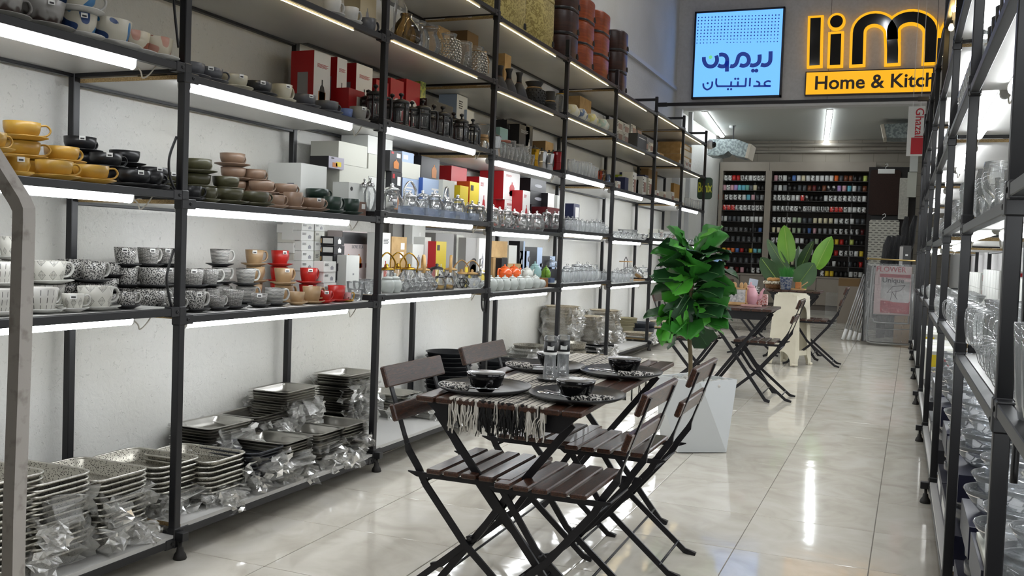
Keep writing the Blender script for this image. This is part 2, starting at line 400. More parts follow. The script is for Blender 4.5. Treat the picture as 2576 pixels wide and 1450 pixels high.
for bay in range(8):
    for lv in (1, 2, 3):
        tube_light(-.0565, PY[bay]+.03+(.012 if lv == 1 else 0), rail_top(bay, lv)-.025, 'under the %s, %s' % (SHN[lv], bayn(bay)))
for bay in range(8):
    for lv in (1, 2, 3, 4):
        tube_light(XR+.12, PYR[bay]+.10, rail_top(bay, lv)-.025, 'under the %s, %s' % (SHN[lv], bayn(bay, 'right')))
b = MB(); b.cbox((0, .55, 0), (.005, 1.1, .003), .001); strip_me = b.mesh('strip', STRIPM)
for bay in range(8):
    for lv in (4, 5):
        if bay < 1 and lv == 4: continue
        o = ob('led_strip', strip_me, None, (-.034, PY[bay]+.10, rail_top(bay, lv)-.0305)); tag(o, 'thin warm LED strip', 'LED strip', 'under the %s, %s' % (SHN[lv], bayn(bay)), 'warm LED strips under the upper shelves')
# cables
def cable(pts, r, mt, lab, n=8):
    P = [Vector(p) for p in pts]; o0 = P[0]
    o = MB().tube([q-o0 for q in xbez(P, n)], r, 7).build('power_cable', mt, None, o0); tag(o, lab, 'cable'); return o
y = PY[1]-.03
cable([(-.03, y, 2.6), (-.03, y-.02, 2.2), (-.02, y-.028, 2.1), (-.02, y, 1.95)], .005, BLK2, 'black cable hanging beside the first post above the fourth shelf')
cable([(-.02, y, 1.62), (-.02, y-.035, 1.54), (-.02, y-.03, 1.47), (-.02, y, 1.42)], .005, BLK2, 'black cable bulging beside the first post above the third shelf')
cable([(-.02, y, 1.2), (-.02, y-.035, 1.1), (-.02, y-.02, 1.02), (-.02, y, .97)], .005, BLK2, 'black cable bulging beside the first post above the second shelf')
y = PY[3]-.03
cable([(-.03, y+.02, .99), (-.01, y-.06, .97), (-.015, y-.05, .87), (-.015, y-.015, .83), (-.015, y+.0, .9)], .006, BLK2, 'black cable loop hanging at the third post below the second shelf')
# ================================================================ signs on the lintel
YS = YL-.09
def onsign(px, py, dy=0): q = hy(px, py, YS-dy); return q
A_, B_, C_, D_ = [onsign(*q) for q in ((1746, 27), (1974, 19), (1965, 244), (1741, 248))]
x0, x1, z1, z0 = (A_.x+D_.x)/2, (B_.x+C_.x)/2, (A_.z+B_.z)/2, (C_.z+D_.z)/2
sg = empty('lightbox_sign', (x0, YS, z0)); tag(sg, 'square glowing blue lightbox sign with a dotted pattern and Persian lettering', 'sign')
w_, h_ = x1-x0, z1-z0
DARKF = mat('sign_frame', '#101425', .4)
ob('frame', MB().box((w_/2, .045, .012), (w_, .09, .024)).box((w_/2, .045, h_-.012), (w_, .09, .024)).box((.012, .045, h_/2), (.024, .09, h_)).box((w_-.012, .045, h_/2), (.024, .09, h_)).mesh('frame', DARKF), sg)
BLUEP = mat('blue_lightbox', '#101418', .5, emit=SIGN_B, ecol=(.40, .66, 1.0))
ob('panel', MB().box((w_/2, .05, h_/2), (w_-.04, .06, h_-.04)).mesh('panel', BLUEP), sg)
INK = mat('sign_ink', '#31519a', .5, emit=.28, ecol=(.12, .22, .62)); GRN = mat('sign_green', '#78cf8f', .5, emit=.6, ecol=(.42, .78, .52))
def ribbon(mb, pts, w, y0, y1, m=0, closed=False):
    P = [Vector((p[0], p[1])) for p in pts]; n = len(P); Lf = []; Rt = []
    for i in range(n):
        a = P[i-1] if i or closed else P[0]; c = P[(i+1) % n] if i < n-1 or closed else P[-1]
        t = (c-a).normalized(); q = Vector((-t.y, t.x))*(w/2); Lf.append(P[i]+q); Rt.append(P[i]-q)
    vs = [(q.x, y0, q.y) for q in Lf]+[(q.x, y0, q.y) for q in Rt]+[(q.x, y1, q.y) for q in Lf]+[(q.x, y1, q.y) for q in Rt]; fs = []
    for i in range(n if closed else n-1):
        j = (i+1) % n
        fs += [(i, n+i, n+j, j), (2*n+i, 2*n+j, 3*n+j, 3*n+i), (i, j, 2*n+j, 2*n+i), (n+i, 3*n+i, 3*n+j, n+j)]
    if not closed: fs += [(0, 2*n, 3*n, n), (n-1, 2*n-1, 4*n-1, 3*n-1)]
    mb.add(vs, fs, m)
def disc(mb, cx, cz, r, y0, y1, m=0, n=16):
    mb.add([(cx+r*cos(2*pi*k/n), y, cz+r*sin(2*pi*k/n)) for y in (y0, y1) for k in range(n)], [tuple(range(n)), tuple(range(2*n-1, n-1, -1))]+[(k, n+k, n+(k+1) % n, (k+1) % n) for k in range(n)], m)
def lc(cx, cy): q = onsign(1740+.18288*cx, 100+.18288*cy); return (q.x-x0, q.z-z0)
def stroke(mb, pts, w, m=0, sm=True):
    Q = [lc(*p) for p in pts]
    if sm: Q = [(v.x, v.y) for v in xbez([(a, b_, 0) for a, b_ in Q], 5)]
    ribbon(mb, Q, w, .014, .022, m)
u = w_/1188.0
b = MB()
for pts in ([(165, 235), (168, 290), (200, 348), (255, 366), (308, 350), (342, 300), (345, 255), (335, 215)], [(375, 205), (415, 200), (455, 212), (480, 245), (486, 290), (484, 360), (482, 435)],
            [(360, 347), (395, 362), (440, 362), (470, 340), (486, 290)], [(527, 358), (560, 362), (600, 340), (625, 290), (640, 232), (670, 200), (712, 192), (757, 210), (782, 255), (780, 305), (752, 342), (705, 356), (660, 345)],
            [(800, 345), (840, 352), (885, 340), (920, 308), (932, 260), (932, 200)], [(950, 340), (1000, 350), (1045, 335), (1075, 298), (1082, 240), (1084, 155)]): stroke(b, pts, 52*u)
for q in ((840, 423), (888, 423)): disc(b, *lc(*q), 25*u, .014, .022)
ob('lettering', b.mesh('lettering', INK), sg)
b = MB()
for pts, s_ in (([(1085, 575), (1050, 567), (1012, 580), (1000, 605), (1018, 630), (1085, 634)], 1), ([(1085, 634), (845, 636)], 0), ([(885, 570), (920, 582), (930, 610), (912, 634)], 1), ([(802, 522), (795, 640)], 0), ([(746, 522), (738, 636)], 0),
                ([(745, 636), (340, 638)], 0), ([(635, 570), (630, 636)], 0), ([(543, 570), (537, 636)], 0), ([(338, 530), (334, 600), (350, 636)], 1), ([(157, 598), (163, 650), (205, 683), (252, 665), (277, 625), (280, 572)], 1)): stroke(b, pts, 24*u, 0, s_)
for q in ((597, 535), (637, 535), (497, 678), (540, 678), (217, 597)): disc(b, *lc(*q), 15*u, .014, .022)
ob('lettering', b.mesh('lettering', INK), sg)
b = MB(); disc(b, *lc(257, 238), 25*u, .012, .024); ob('green_dot', b.mesh('green_dot', GRN), sg)
b = MB()
for r_ in range(9):
    for c_ in range(25):
        if r_ == 8 and c_ in (7, 8, 17): continue
        px = 1757+c_*8.44-r_*.55; py = 43.5+r_*8.05-c_*.27+r_*c_*.012; q = onsign(px, py); disc(b, q.x-x0, q.z-z0, .0095 if r_ < 7 else .0075, .014, .021, 0, 8)
ob('dot_pattern', b.mesh('dot_pattern', INK), sg)['kind'] = 'stuff'
# lim letters
YEL = mat('sign_yellow', '#4a3505', .4, emit=SIGN_Y, ecol=(.93, .66, .06)); BLKG = mat('gloss_black_acrylic', '#0c0a08', .08); DKB = mat('sign_brown', '#2b1712', .4)
def zc(cx, cy): q = onsign(1560+.32609*cx, .32609*cy); return (q.x, q.z)
kx = (zc(2000, 300)[0]-zc(1900, 300)[0])/100
def letter(name, lab, strokes, discs=()):
    Q0 = zc(*(strokes[0][0] if strokes else discs[0][0])); t = empty(name, (Q0[0], YS, Q0[1])); tag(t, lab, 'sign letter')
    by, bk = MB(), MB()
    for pts, in [(s,) for s in strokes]:
        Q = [(zc(*p)[0]-Q0[0], zc(*p)[1]-Q0[1]) for p in pts]; ribbon(by, Q, 126*kx, .03, .088)
        v0 = Vector(Q[0])+(Vector(Q[1])-Vector(Q[0])).normalized()*20*kx; v1 = Vector(Q[-1])+(Vector(Q[-2])-Vector(Q[-1])).normalized()*20*kx
        ribbon(bk, [tuple(v0)]+Q[1:-1]+[tuple(v1)], 84*kx, .022, .034)
    for c_, r_ in discs:
        q = zc(*c_); disc(by, q[0]-Q0[0], q[1]-Q0[1], r_*kx, .03, .088, 0, 28); disc(bk, q[0]-Q0[0], q[1]-Q0[1], (r_-20)*kx, .022, .034, 0, 28)
    ob('yellow_body', by.mesh('yellow_body', YEL), t); ob('black_face', bk.mesh('black_face', BLKG), t)
letter('sign_letter', 'black letter l with yellow edge beside the blue sign', [[(1498, 520), (1502, 320), (1508, 116)]])
letter('sign_letter', 'black letter i with yellow edge and round dot', [[(1656, 517), (1660, 400), (1665, 240)]], [((1668, 162), 71)])
def arc(cx, cy, rx, ry, a0, a1, n=14): return [(cx+rx*cos(radians(a0+(a1-a0)*k/n)), cy-ry*sin(radians(a0+(a1-a0)*k/n))) for k in range(n+1)]
letter('sign_letter', 'wide black letter m with yellow edge', [[(1828, 512), (1832, 380)]+arc(1966, 252, 130, 112, 180, 0)+[(2102, 380), (2100, 503)], [(2102, 320)]+arc(2250, 238, 150, 112, 175, 0)+[(2396, 380), (2390, 496)]])
letter('sign_letter', 'black round letter o with yellow edge behind the right rack', [arc(2660, 290, 140, 150, 100, -230, 26)])
a, c = zc(1430, 552), zc(1430, 738); t = empty('lightbox_sign', (a[0], YS, c[1])); tag(t, 'long yellow lightbox sign reading Home and Kitchen', 'sign')
wy, hy_ = 1.62, a[1]-c[1]
ob('frame', MB().box((wy/2, .05, hy_/2), (wy, .08, hy_)).mesh('frame', DKB), t)
ob('panel', MB().box((wy/2, .035, hy_/2), (wy-.03, .06, hy_-.03)).mesh('panel', YEL), t)
me = text_mesh('Home & Kitchen', .2, .003, DKB, .004); q = zc(1493, 690)
xs_ = [v.co.x for v in me.vertices]; ys_ = [v.co.y for v in me.vertices]
txt12 = text_mesh('Home & Kitc', .2, .003, DKB, .004); wk = max(v.co.x for v in txt12.vertices); target = zc(2345, 670)[0]-q[0]
cap = zc(1500, 588)[1]-q[1]; capm = max(v.co.y for v in text_mesh('H', .2, .003, DKB, .004).vertices)
ob('lettering', me, t, (q[0]-a[0], .004, q[1]-c[1]), rot=(pi/2, 0, 0), sc=(target/wk, cap/capm, 1))
# ================================================================ ceiling lights: back room tubes, and added hall tubes
CEILM = mat('lit_ceiling_tube', '#ffffff', .4, emit=CEILT, ecol=(.95, .98, 1)); HALL_FILL_M = mat('added_hall_tube', '#ffffff', .4, emit=HALL, ecol=(.97, .98, 1))
def ceil_tube(p, q, w, me, lab, n=3):
    p, q = Vector(p), Vector(q); d = q-p; ln = d.length; rz = atan2(d.y, d.x)-pi/2
    t = empty('ceiling_tube_light', p, rz); tag(t, lab, 'ceiling light')
    ob('housing', MB().cbox((0, ln/2, -.008), (w+.01, ln, .016), .002).mesh('housing', WHT), t)
    for k in range(n): ob('diffuser', MB().cbox((0, ln*(k+.5)/n, -.026), (w, ln/n-.01, .02), .006).mesh('diffuser', me), t)
zq = ZL+.02
a, c = hz(1772, 280, zq), hz(1817, 341, zq); ceil_tube((a.x, a.y, zq), (c.x, c.y, zq), .07, CEILM, 'slanting white tube light on the back ceiling left')
a, c = hz(2088, 274, zq), hz(2078, 356, zq); ceil_tube((a.x, a.y, zq), (c.x, c.y, zq), .07, CEILM, 'white tube light on the back ceiling below the yellow sign')
for k, y in enumerate((1.0, 5.0, 9.0)):  # unseen hall tubes, added to brighten the upper shelves and wall
    for x in (.55, 2.1): ceil_tube((x, y, ZC), (x, y+1.2, ZC), .06, HALL_FILL_M, '%s added unseen tube light on the high hall ceiling %s' % (ORD[k], 'left' if x < 1 else 'right'), 1)
# ================================================================ mug cabinet
YC = 17.58
TAUPE = noisy('taupe_laminate', '#8b8175', '#91877b', .4, 3); DKBACK = noisy('dark_laminate', '#3a332e', '#423a34', .5, 3)
ztop = hy(2080, 408, YC).z; zu = hy(2080, 431, YC).z; zled = hy(2080, 697, YC).z; zb = fz(YC)
xl, xa, xb_, xc, xd = -.60, hy(1921, 560, YC).x, hy(1936, 560, YC).x, hy(2180, 560, YC).x, hy(2196, 560, YC).x
cab = empty('mug_cabinet', (xa, YC, zb)); tag(cab, 'tall taupe wall cabinet with dark open shelves full of mugs', 'cabinet')
def cp(nm, x0, x1, z0, z1, y0, y1, mt): return ob(nm, MB().box(((x0+x1)/2-xa, (y0+y1)/2-YC, (z0+z1)/2-zb), (x1-x0, y1-y0, z1-z0)).mesh(nm, mt), cab)
cp('back_panel', xl, xd, zled, ztop, YC+.30, YC+.32, DKBACK)
cp('top_frame', xl, xa+.06, zu, ztop, YC-.02, YC+.30, TAUPE); cp('top_frame', xa+.065, xd, zu, ztop, YC-.02, YC+.30, TAUPE)
for a, c in ((xl, xl+.06), (xa, xb_), (xc, xd)): cp('upright', a, c, zled, zu, YC-.02, YC+.30, TAUPE)
cp('ledge', xl, xd, zled-.03, zled, YC-.03, YC+.32, TAUPE); cp('plinth', xl, xd, zb, zb+.09, YC+.01, YC+.3, mat('plinth', '#6b6259', .6))
nd = 6
for k in range(nd):
    a = xl+(xd-xl)*k/nd; cp('door', a+.004, xl+(xd-xl)*(k+1)/nd-.004, zb+.095, zled-.035, YC-.02, YC+.3, TAUPE)
rows = [456, 481, 506, 533, 562, 588, 614, 642, 669, 694]
GSH = glass('shelf_glass', (.75, .8, .78), (.3, .35, .33))
SHELFD = mat('dark_shelf', '#2a2522', .4)
zr = [hy(2057, r, YC+.05).z for r in rows]; zr[9] = max(zr[9], zled+.002)
for r, z in enumerate(zr):
    if r == 9: continue
    for a, c in ((xl+.06, xa), (xb_, xc)): cp('shelf', a, c, z-.014, z-.002, YC, YC+.30, SHELFD)
for px in (1895, 2088-108, 2140): 
    x = hy(px, 560, YC+.29).x; cp('shelf_rail', x-.01, x+.01, zled+.05, zu-.05, YC+.29, YC+.30, mat('alu', '#8d8d8d', .4, .8))
# mugs
def mug_mesh(r, h, taper=1.0, mt=None, hdl=True, n=14):
    b = MB(); r0 = r*taper
    b.lathe([(1e-6, .004), (r0*.93, .0), (r0, .004), (r, h), (r*.9, h), (r0*.9, .01), (1e-6, .008)], n)
    if hdl: b.tube(xbez([(r*.96, 0, h*.82), (r*1.45, 0, h*.78), (r*1.55, 0, h*.5), (r*1.35, 0, h*.25), (r0*.97, 0, h*.2)], 3), r*.11, 6)
    return b.mesh('mug', mt)
def pat_blotch(name, c1, c2, scale=30, lo=.48, hi=.52):
    return noisy(name, c1, c2, .3, scale, detail=1, lo=lo, hi=hi)
MC = {'w': mat('mug_white', '#d7d6d2', .3), 'p': pat_blotch('mug_print', '#d7d6d2', '#33302e', 30, .55, .58), 'q': pat_blotch('mug_print_small', '#d7d6d2', '#2b2928', 55, .52, .55), 'k': mat('mug_black', '#171514', .3), 'r': mat('mug_red', '#b3211d', .3),
      'R': pat_blotch('mug_red_print', '#d2312a', '#e6ddd6', 40, .55, .58), 'o': mat('mug_orange', '#d8672a', .3), 'y': mat('mug_yellow', '#d9b92e', .3), 'l': mat('mug_lime', '#c3cf6a', .3), 'b': mat('mug_blue', '#4b6ca5', .3), 'c': mat('mug_cyan', '#68b3c4', .3),
      't': mat('mug_teal', '#6fae9f', .3), 'v': mat('mug_lilac', '#a98cc0', .3), 'i': mat('mug_pink', '#cf9fa6', .3), 'g': mat('mug_grey', '#8c8d8e', .3), 'd': mat('mug_dark_grey', '#4a4d50', .3), 'n': mat('mug_brown', '#6b3a24', .3), 'm': mat('mug_maroon', '#5c1a1a', .3),
      'e': mat('mug_cream', '#d5cba9', .3), 's': pat_blotch('mug_stripe', '#22201f', '#a9a5a0', 12, .5, .52), 'x': mat('mug_sage', '#aab79b', .3), 'G': GLASS}
MN = {'w': 'white', 'p': 'black and white printed', 'q': 'small-print white', 'k': 'black', 'r': 'red', 'R': 'red and white printed', 'o': 'orange', 'y': 'yellow', 'l': 'lime green', 'b': 'blue', 'c': 'light blue', 't': 'teal', 'v': 'lilac', 'i': 'pink', 'g': 'grey', 'd': 'dark grey', 'n': 'brown', 'm': 'maroon', 'e': 'cream', 's': 'striped dark', 'x': 'sage green', 'G': 'clear glass'}
_mm = {}
def mugs(seq, xA, xB, row, where, r=.034, h=.095, taper=1.0):
    n = len(seq)
    for k, ch in enumerate(seq):
        if ch == ' ': continue
        x = xA+(xB-xA)*(k+.5)/n
        key = (ch, r, h, taper)
        if key not in _mm: _mm[key] = mug_mesh(r, h, taper, MC[ch])
        o = ob('mug', _mm[key], None, (x, YC+.09+RND.uniform(-.01, .01), zr[row]), rz=pi/2+RND.uniform(-.5, .5))
        tag(o, '%s mug' % MN[ch], 'mug', where, 'mugs in the back cabinet')
RN = ['top', 'second', 'third', 'fourth', 'fifth', 'sixth', 'seventh', 'eighth', 'ninth', 'lowest']
left = [('wpwpprrqqwppp', 1781, 1930), ('wiiipivcctdekk', 1783, 1929), ('gonppppwcidg', 1796, 1926), ('ppRRRRqppqppq', 1781, 1926), ('pkwwdddwpwww', 1784, 1924), ('GGGGGGGGkkb', 1785, 1922), ('rRGGGGGGGG', 1790, 1920), ('bnkyoobrkyct', 1790, 1912), ('GGGGGGGGG', 1795, 1916), ('mmorwmikpp', 1800, 1912)]
mid = [('iqwkbwewpwwwwodnnkkl', 1946, 2180), ('gwgkkddnmknssvicwdn', 1944, 2178), ('ppppwwRskkkwpppppppw', 1942, 2178), ('wqqqppspqwqqqRRRpwwpp', 1940, 2177), ('ppppxxddeeeewppwdd', 1938, 2175), ('eeiexxdbigggppqqqm', 1938, 2174), ('pp kpwwkdxk oyrklkk', 1937, 2172), ('ex  xpppw  kkrpqqwy', 1936, 2170), ('e   e  kwpwkwkkdkr', 1936, 2168), ('oe   eeew  pyykkkwqw', 1936, 2166)]
for r, (s, a, c) in enumerate(left): mugs(s, hy(1786, 560, YC+.1).x, xa-.02, r, 'on the %s cabinet row, left section' % RN[r], h=.095 if r not in (5, 7) else .075)
for r, (s, a, c) in enumerate(mid): mugs(s, xb_+.02, xc-.02, r, 'on the %s cabinet row, middle section' % RN[r], taper=.75 if r in (5, 8) else 1.0, h=.1 if r < 3 else .092)
# ================================================================ pipes, ducts, smoke detector, dome camera
PIPE = mat('painted_pipe', '#9a948a', .5)
for py, r in ((364, .035), (381, .028)):
    z = hy(2100, py, 17.9).z
    o = MB().tube([(-.3, YB-r-.001, z), (2.85, YB-r-.001, z-.01)], r, 12).build('pipe', PIPE); tag(o, 'beige pipe running along the back wall, %s' % ('upper' if py < 370 else 'lower'), 'pipe')
GALV = noisy('galvanised_sheet', '#7d8788', '#a9b3b3', .45, 26, .7, detail=1, kind='Object', lo=.4, hi=.6)
def duct(pts, y0, y1, lab, flange):
    Q = [hy(*p, y0) for p in pts]; o0 = Q[0]; t = empty('air_duct', o0); tag(t, lab, 'air duct')
    poly = [(q.x-o0.x, q.z-o0.z) for q in Q]
    b = MB(); vs, fs = ext(poly, 0, y1-y0); b.add(vs, fs); ob('duct_body', b.mesh('duct_body', GALV), t)
    q0, q1 = hy(*flange[0], y0), hy(*flange[1], y0); d = Vector((q1.x-q0.x, 0, q1.z-q0.z)); c = (q0+q1)/2-o0
    M = Matrix.Translation((c.x, (y1-y0)/2, c.z)) @ Matrix.Rotation(atan2(d.x, d.z), 4, 'Y')
    ob('grille', MB().cbox((0, 0, 0), (.05, y1-y0+.03, d.length), .004, M=M).mesh('grille', mat('beige_metal', '#b9b0a0', .5)), t)
    ob('hanger', MB().cbox((0, 0, 0), (.02, .02, .25), .002, M=Matrix.Translation((poly[len(poly)//2][0], .1, .1))).mesh('hanger', BLK), t)
duct([(1783, 350), (1852, 350), (1884, 362), (1876, 397), (1856, 393), (1840, 388), (1832, 380), (1822, 388), (1805, 392), (1779, 390)], 15.6, 16.1, 'galvanised air duct with scalloped underside under the back ceiling', ((1887, 362), (1878, 398)))
duct([(2220, 313), (2300, 308), (2318, 345), (2300, 348), (2226, 346)], 15.3, 15.8, 'galvanised air duct in the back ceiling corner beside the right rack', ((2219, 313), (2226, 347)))
p = hz(1843, 319, ZL); o = MB().lathe([(.0, 0), (.055, 0), (.055, -.03), (.03, -.045), (1e-5, -.045)], 16).build('smoke_detector', WHT, None, (p.x, p.y, ZL+.02)); tag(o, 'white smoke detector on the back ceiling', 'smoke detector')
p = hy(1778, 365, PY[8]); t = empty('dome_camera', (p.x+.02, PY[8]-.02, p.z)); tag(t, 'white dome security camera on the last left post', 'security camera')
Mx = Matrix.Rotation(pi/2, 4, 'Y'); ob('body', MB().lathe([(1e-5, 0), (.06, 0), (.062, .05), (.05, .065), (1e-5, .065)], 18, M=Mx).mesh('body', WHT), t)
ob('dome', MB().lathe([(.045, .06), (.042, .085), (.028, .105), (1e-5, .112)], 16, M=Mx).mesh('dome', BLKG), t)
# ================================================================ hanging brand board and banner
GREENB = mat('dark_green_board', '#2c4638', .5); YTXT = mat('yellow_ink', '#c9cf4a', .5)
yb = PY[8]+PW/2+.0135; A_, C_ = hy(1756, 447, yb), hy(1791, 502, yb); cx, cz = (A_.x+C_.x)/2, (A_.z+C_.z)/2; w_, h_ = C_.x-A_.x, A_.z-C_.z
t = empty('hanging_sign', (cx, yb, cz)); tag(t, 'dark green hanging board with yellow Benix lettering', 'sign')
Mr = Matrix.Rotation(pi/2, 4, 'X'); ob('board', MB().prism(rrect(w_, h_, .04), .012, M=Mr).mesh('board', GREENB), t)
me = text_mesh('Benix', .1, .002, YTXT, .002, 'CENTER'); mw = max(v.co.x for v in me.vertices)-min(v.co.x for v in me.vertices)
ob('lettering', me, t, (0, -.016, -.05), rot=(pi/2, 0, 0), sc=(w_*.92/mw, 1.9, 1))
yq = 12.6; A_, C_ = hy(2286, 268, yq), hy(2322, 392, yq)
t = empty('boxed_banner', (A_.x, yq, C_.z)); tag(t, 'tall white packaging board with red Ghazal lettering beside the right rack', 'packaging')
ob('board', MB().box(((C_.x-A_.x)/2, .02, (A_.z-C_.z)/2), (C_.x-A_.x, .04, A_.z-C_.z)).mesh('board', WBOX), t)
RED = mat('print_red', '#b0202a', .5)
for xx_ in (.05, (C_.x-A_.x)-.05): ob('cord', MB().tube([(xx_, .02, A_.z-C_.z), (xx_, .02, ZC-C_.z)], .003, 5).mesh('cord', WHT), t)
me = text_mesh('Ghazal', .12, .001, RED, .001); ob('lettering', me, t, ((C_.x-A_.x)*.45, -.002, (A_.z-C_.z)*.97), rot=(pi/2, pi/2, 0), sc=1.1)
ob('red_band', MB().box(((C_.x-A_.x)*.6, -.002, (A_.z-C_.z)*.2), ((C_.x-A_.x)*.7, .004, .2)).mesh('red_band', RED), t)
# ================================================================ hanging mats, bagged goods at the back right
yh = 16.6
def hung(px0, py0, px1, py1, y, d, mt, name, lab, cat, r=.03, parts=None, lift=0):
    y = YP-d-.001-lift; A_, C_ = hy(px0, py0, y), hy(px1, py1, y); w, h = C_.x-A_.x, A_.z-C_.z
    t = empty(name, (A_.x, y, C_.z)); tag(t, lab, cat)
    b = MB().prism(rrect(w, h, r, 3), d, M=Matrix.Translation((w/2, d, h/2)) @ Matrix.Rotation(pi/2, 4, 'X')); ob('body', b.mesh('body', mt), t)
    return t, w, h
BRN = noisy('dark_brown_mat', '#24130d', '#2f1a12', .9, 60, bs=.2); 
YP = 16.66
qa, qb = hy(2186, 430, YP), hy(2308, 430, YP); t = empty('display_board', (qa.x, YP, fz(YP)+.002)); tag(t, 'dark upright display board behind the hanging mats', 'display board')
ob('board', MB().box(((qb.x-qa.x)/2, .02, (qa.z-fz(YP))/2+.03), (qb.x-qa.x, .04, qa.z-fz(YP)+.06)).mesh('board', mat('dark_board', '#1a1513', .7)), t)
t, w, h = hung(2190, 428, 2261, 542, yh, .02, BRN, 'bath_mat', 'dark brown bath mat hanging from a white hanger card', 'bath mat', .04)
ob('hanger_card', MB().box((w*.52, -.004, h-.02), (w*.55, .006, .075)).mesh('hanger_card', LABELW), t)
ob('hook', MB().tube(xbez([(w*.5, 0, h+.02), (w*.5, 0, h+.05), (w*.56, 0, h+.07), (w*.54, 0, h+.1), (w*.47, 0, h+.09)], 4), .005, 6).mesh('hook', WHT), t)
m = mat('dashed_mat', '#b9b6ab', .8); bt = N(m, 'ShaderNodeTexBrick', Scale=1); bt.inputs['Brick Width'].default_value = .085; bt.inputs['Row Height'].default_value = .036; bt.inputs['Mortar Size'].default_value = .0
c_ = coord(m, 'Object'); sx = N(m, 'ShaderNodeSeparateXYZ'); L(m, c_, sx.inputs[0])
def fract(m, sock, s, off=0):
    a = N(m, 'ShaderNodeMath', _operation='MULTIPLY_ADD'); L(m, sock, a.inputs[0]); a.inputs[1].default_value = s; a.inputs[2].default_value = off
    f = N(m, 'ShaderNodeMath', _operation='FRACT'); L(m, a.outputs[0], f.inputs[0]); return f.outputs[0], a.outputs[0]
def lt(m, sock, v, op='LESS_THAN'):
    a = N(m, 'ShaderNodeMath', _operation=op); L(m, sock, a.inputs[0]); a.inputs[1].default_value = v; return a.outputs[0]
def mul(m, a_, b_, op='MULTIPLY'):
    a = N(m, 'ShaderNodeMath', _operation=op); L(m, a_, a.inputs[0]); L(m, b_, a.inputs[1]); return a.outputs[0]
fzv, raw = fract(m, sx.outputs[2], 26); fl = N(m, 'ShaderNodeMath', _operation='FLOOR'); L(m, raw, fl.inputs[0])
hf2 = N(m, 'ShaderNodeMath', _operation='MULTIPLY_ADD'); L(m, fl.outputs[0], hf2.inputs[0]); hf2.inputs[1].default_value = .5; hf2.inputs[2].default_value = 0
xx = N(m, 'ShaderNodeMath', _operation='MULTIPLY_ADD'); L(m, sx.outputs[0], xx.inputs[0]); xx.inputs[1].default_value = 11; L(m, hf2.outputs[0], xx.inputs[2])
fr_ = N(m, 'ShaderNodeMath', _operation='FRACT'); L(m, xx.outputs[0], fr_.inputs[0])
k_ = mul(m, lt(m, fr_.outputs[0], .62), lt(m, fzv, .28)); rp = ramp(m, k_, [(0, '#b9b6ab'), (1, '#4d4a45')]); L(m, rp.outputs[0], bsdf(m).inputs['Base Color'])
t, w, h = hung(2187, 553, 2257, 672, yh-.1, .03, m, 'shower_mat', 'white shower mat with rows of dark dashes and a white hanger hook', 'shower mat', .03)
ob('hook', MB().tube(xbez([(w*.42, 0, h), (w*.45, 0, h+.03), (w*.53, 0, h+.06), (w*.5, 0, h+.1), (w*.42, 0, h+.08)], 4), .006, 6).mesh('hook', WHT), t)
ob('card', MB().box((w*.5, .01, h+.03), (w*.9, .006, .06)).mesh('card', BLK2), t)
hung(2264, 448, 2283, 552, yh-.05, .06, noisy('quilted_white', '#a7a49a', '#bab7ad', .8, 30, bs=.4), 'folded_mat', 'grey-white quilted mat hanging left of the right rack', 'mat', .01)
hung(2284, 433, 2304, 496, yh-.3, .12, WBOX2, 'packaged_basket', 'white packaged basket hanging beside the quilted mat', 'basket', .01)
hung(2192, 545, 2255, 549, yh+.05, .02, BLK2, 'black_package', 'flat black package between the brown and dashed mats', 'package', .005)
hung(2290, 392, 2308, 432, yh-.4, .15, WBOX, 'white_carton', 'small white carton above the packaged basket', 'carton', .004)
# bagged rods
FILMD = mat('dark_film', '#1a1b1e', .25); bump(FILMD, N(FILMD, 'ShaderNodeTexNoise', Scale=18, Detail=3).outputs['Fac'], .8, .03)
for k, (px0, py0, px1, py1) in enumerate([(2218, 672, 2238, 594), (2228, 672, 2250, 594), (2242, 672, 2262, 592), (2252, 672, 2274, 593), (2270, 640, 2281, 545), (2284, 640, 2304, 543)]):
    y = 13.0+.10*k; A_, C_ = hy(px0, py0, y), hy(px1, py1, y); d = C_-A_
    dn = Vector((.0, 0, fz(y)+.03-A_.z)); o = MB().tube([dn, Vector((0, 0, 0)), d*.3+Vector((.01, 0, 0)), d*.7+Vector((-.008, 0, 0)), d], [.03, .032, .042, .042, .025], 8).build('bagged_cover', FILMD, None, A_); tag(o, 'black item in shiny plastic bag', 'bag', 'leaning behind the clothes airer', 'bagged black goods')
A_, C_ = hy(2266, 618, 12.75), hy(2290, 672, 12.75)
fc_ = C_.z-fz(12.75); o = MB().cbox((.06, .06, fc_/2), (.18, .14, fc_-.004), .002).build('tall_carton', KRAFT2, None, (A_.x, 12.75, fz(12.75)+.001)); tag(o, 'tall brown carton standing behind the clothes airer', 'carton')
t = empty('boxed_appliance', (A_.x, 12.75, C_.z+.001)); tag(t, 'dark grey product box on top of the folded clothes airer', 'box')
ob('carton', MB().box(((C_.x-A_.x)/2, .06, (A_.z-C_.z)/2), (C_.x-A_.x, .12, A_.z-C_.z)).mesh('carton', mat('charcoal_card', '#3a3a3a', .5)), t)
ob('side_print', MB().box((.01, -.002, (A_.z-C_.z)/2), (.04, .003, (A_.z-C_.z)*.9)).mesh('side_print', GREYP), t)
ob('print', MB().box(((C_.x-A_.x)*.6, -.002, (A_.z-C_.z)*.55), (.03, .003, .02)).mesh('print', LABELW), t)
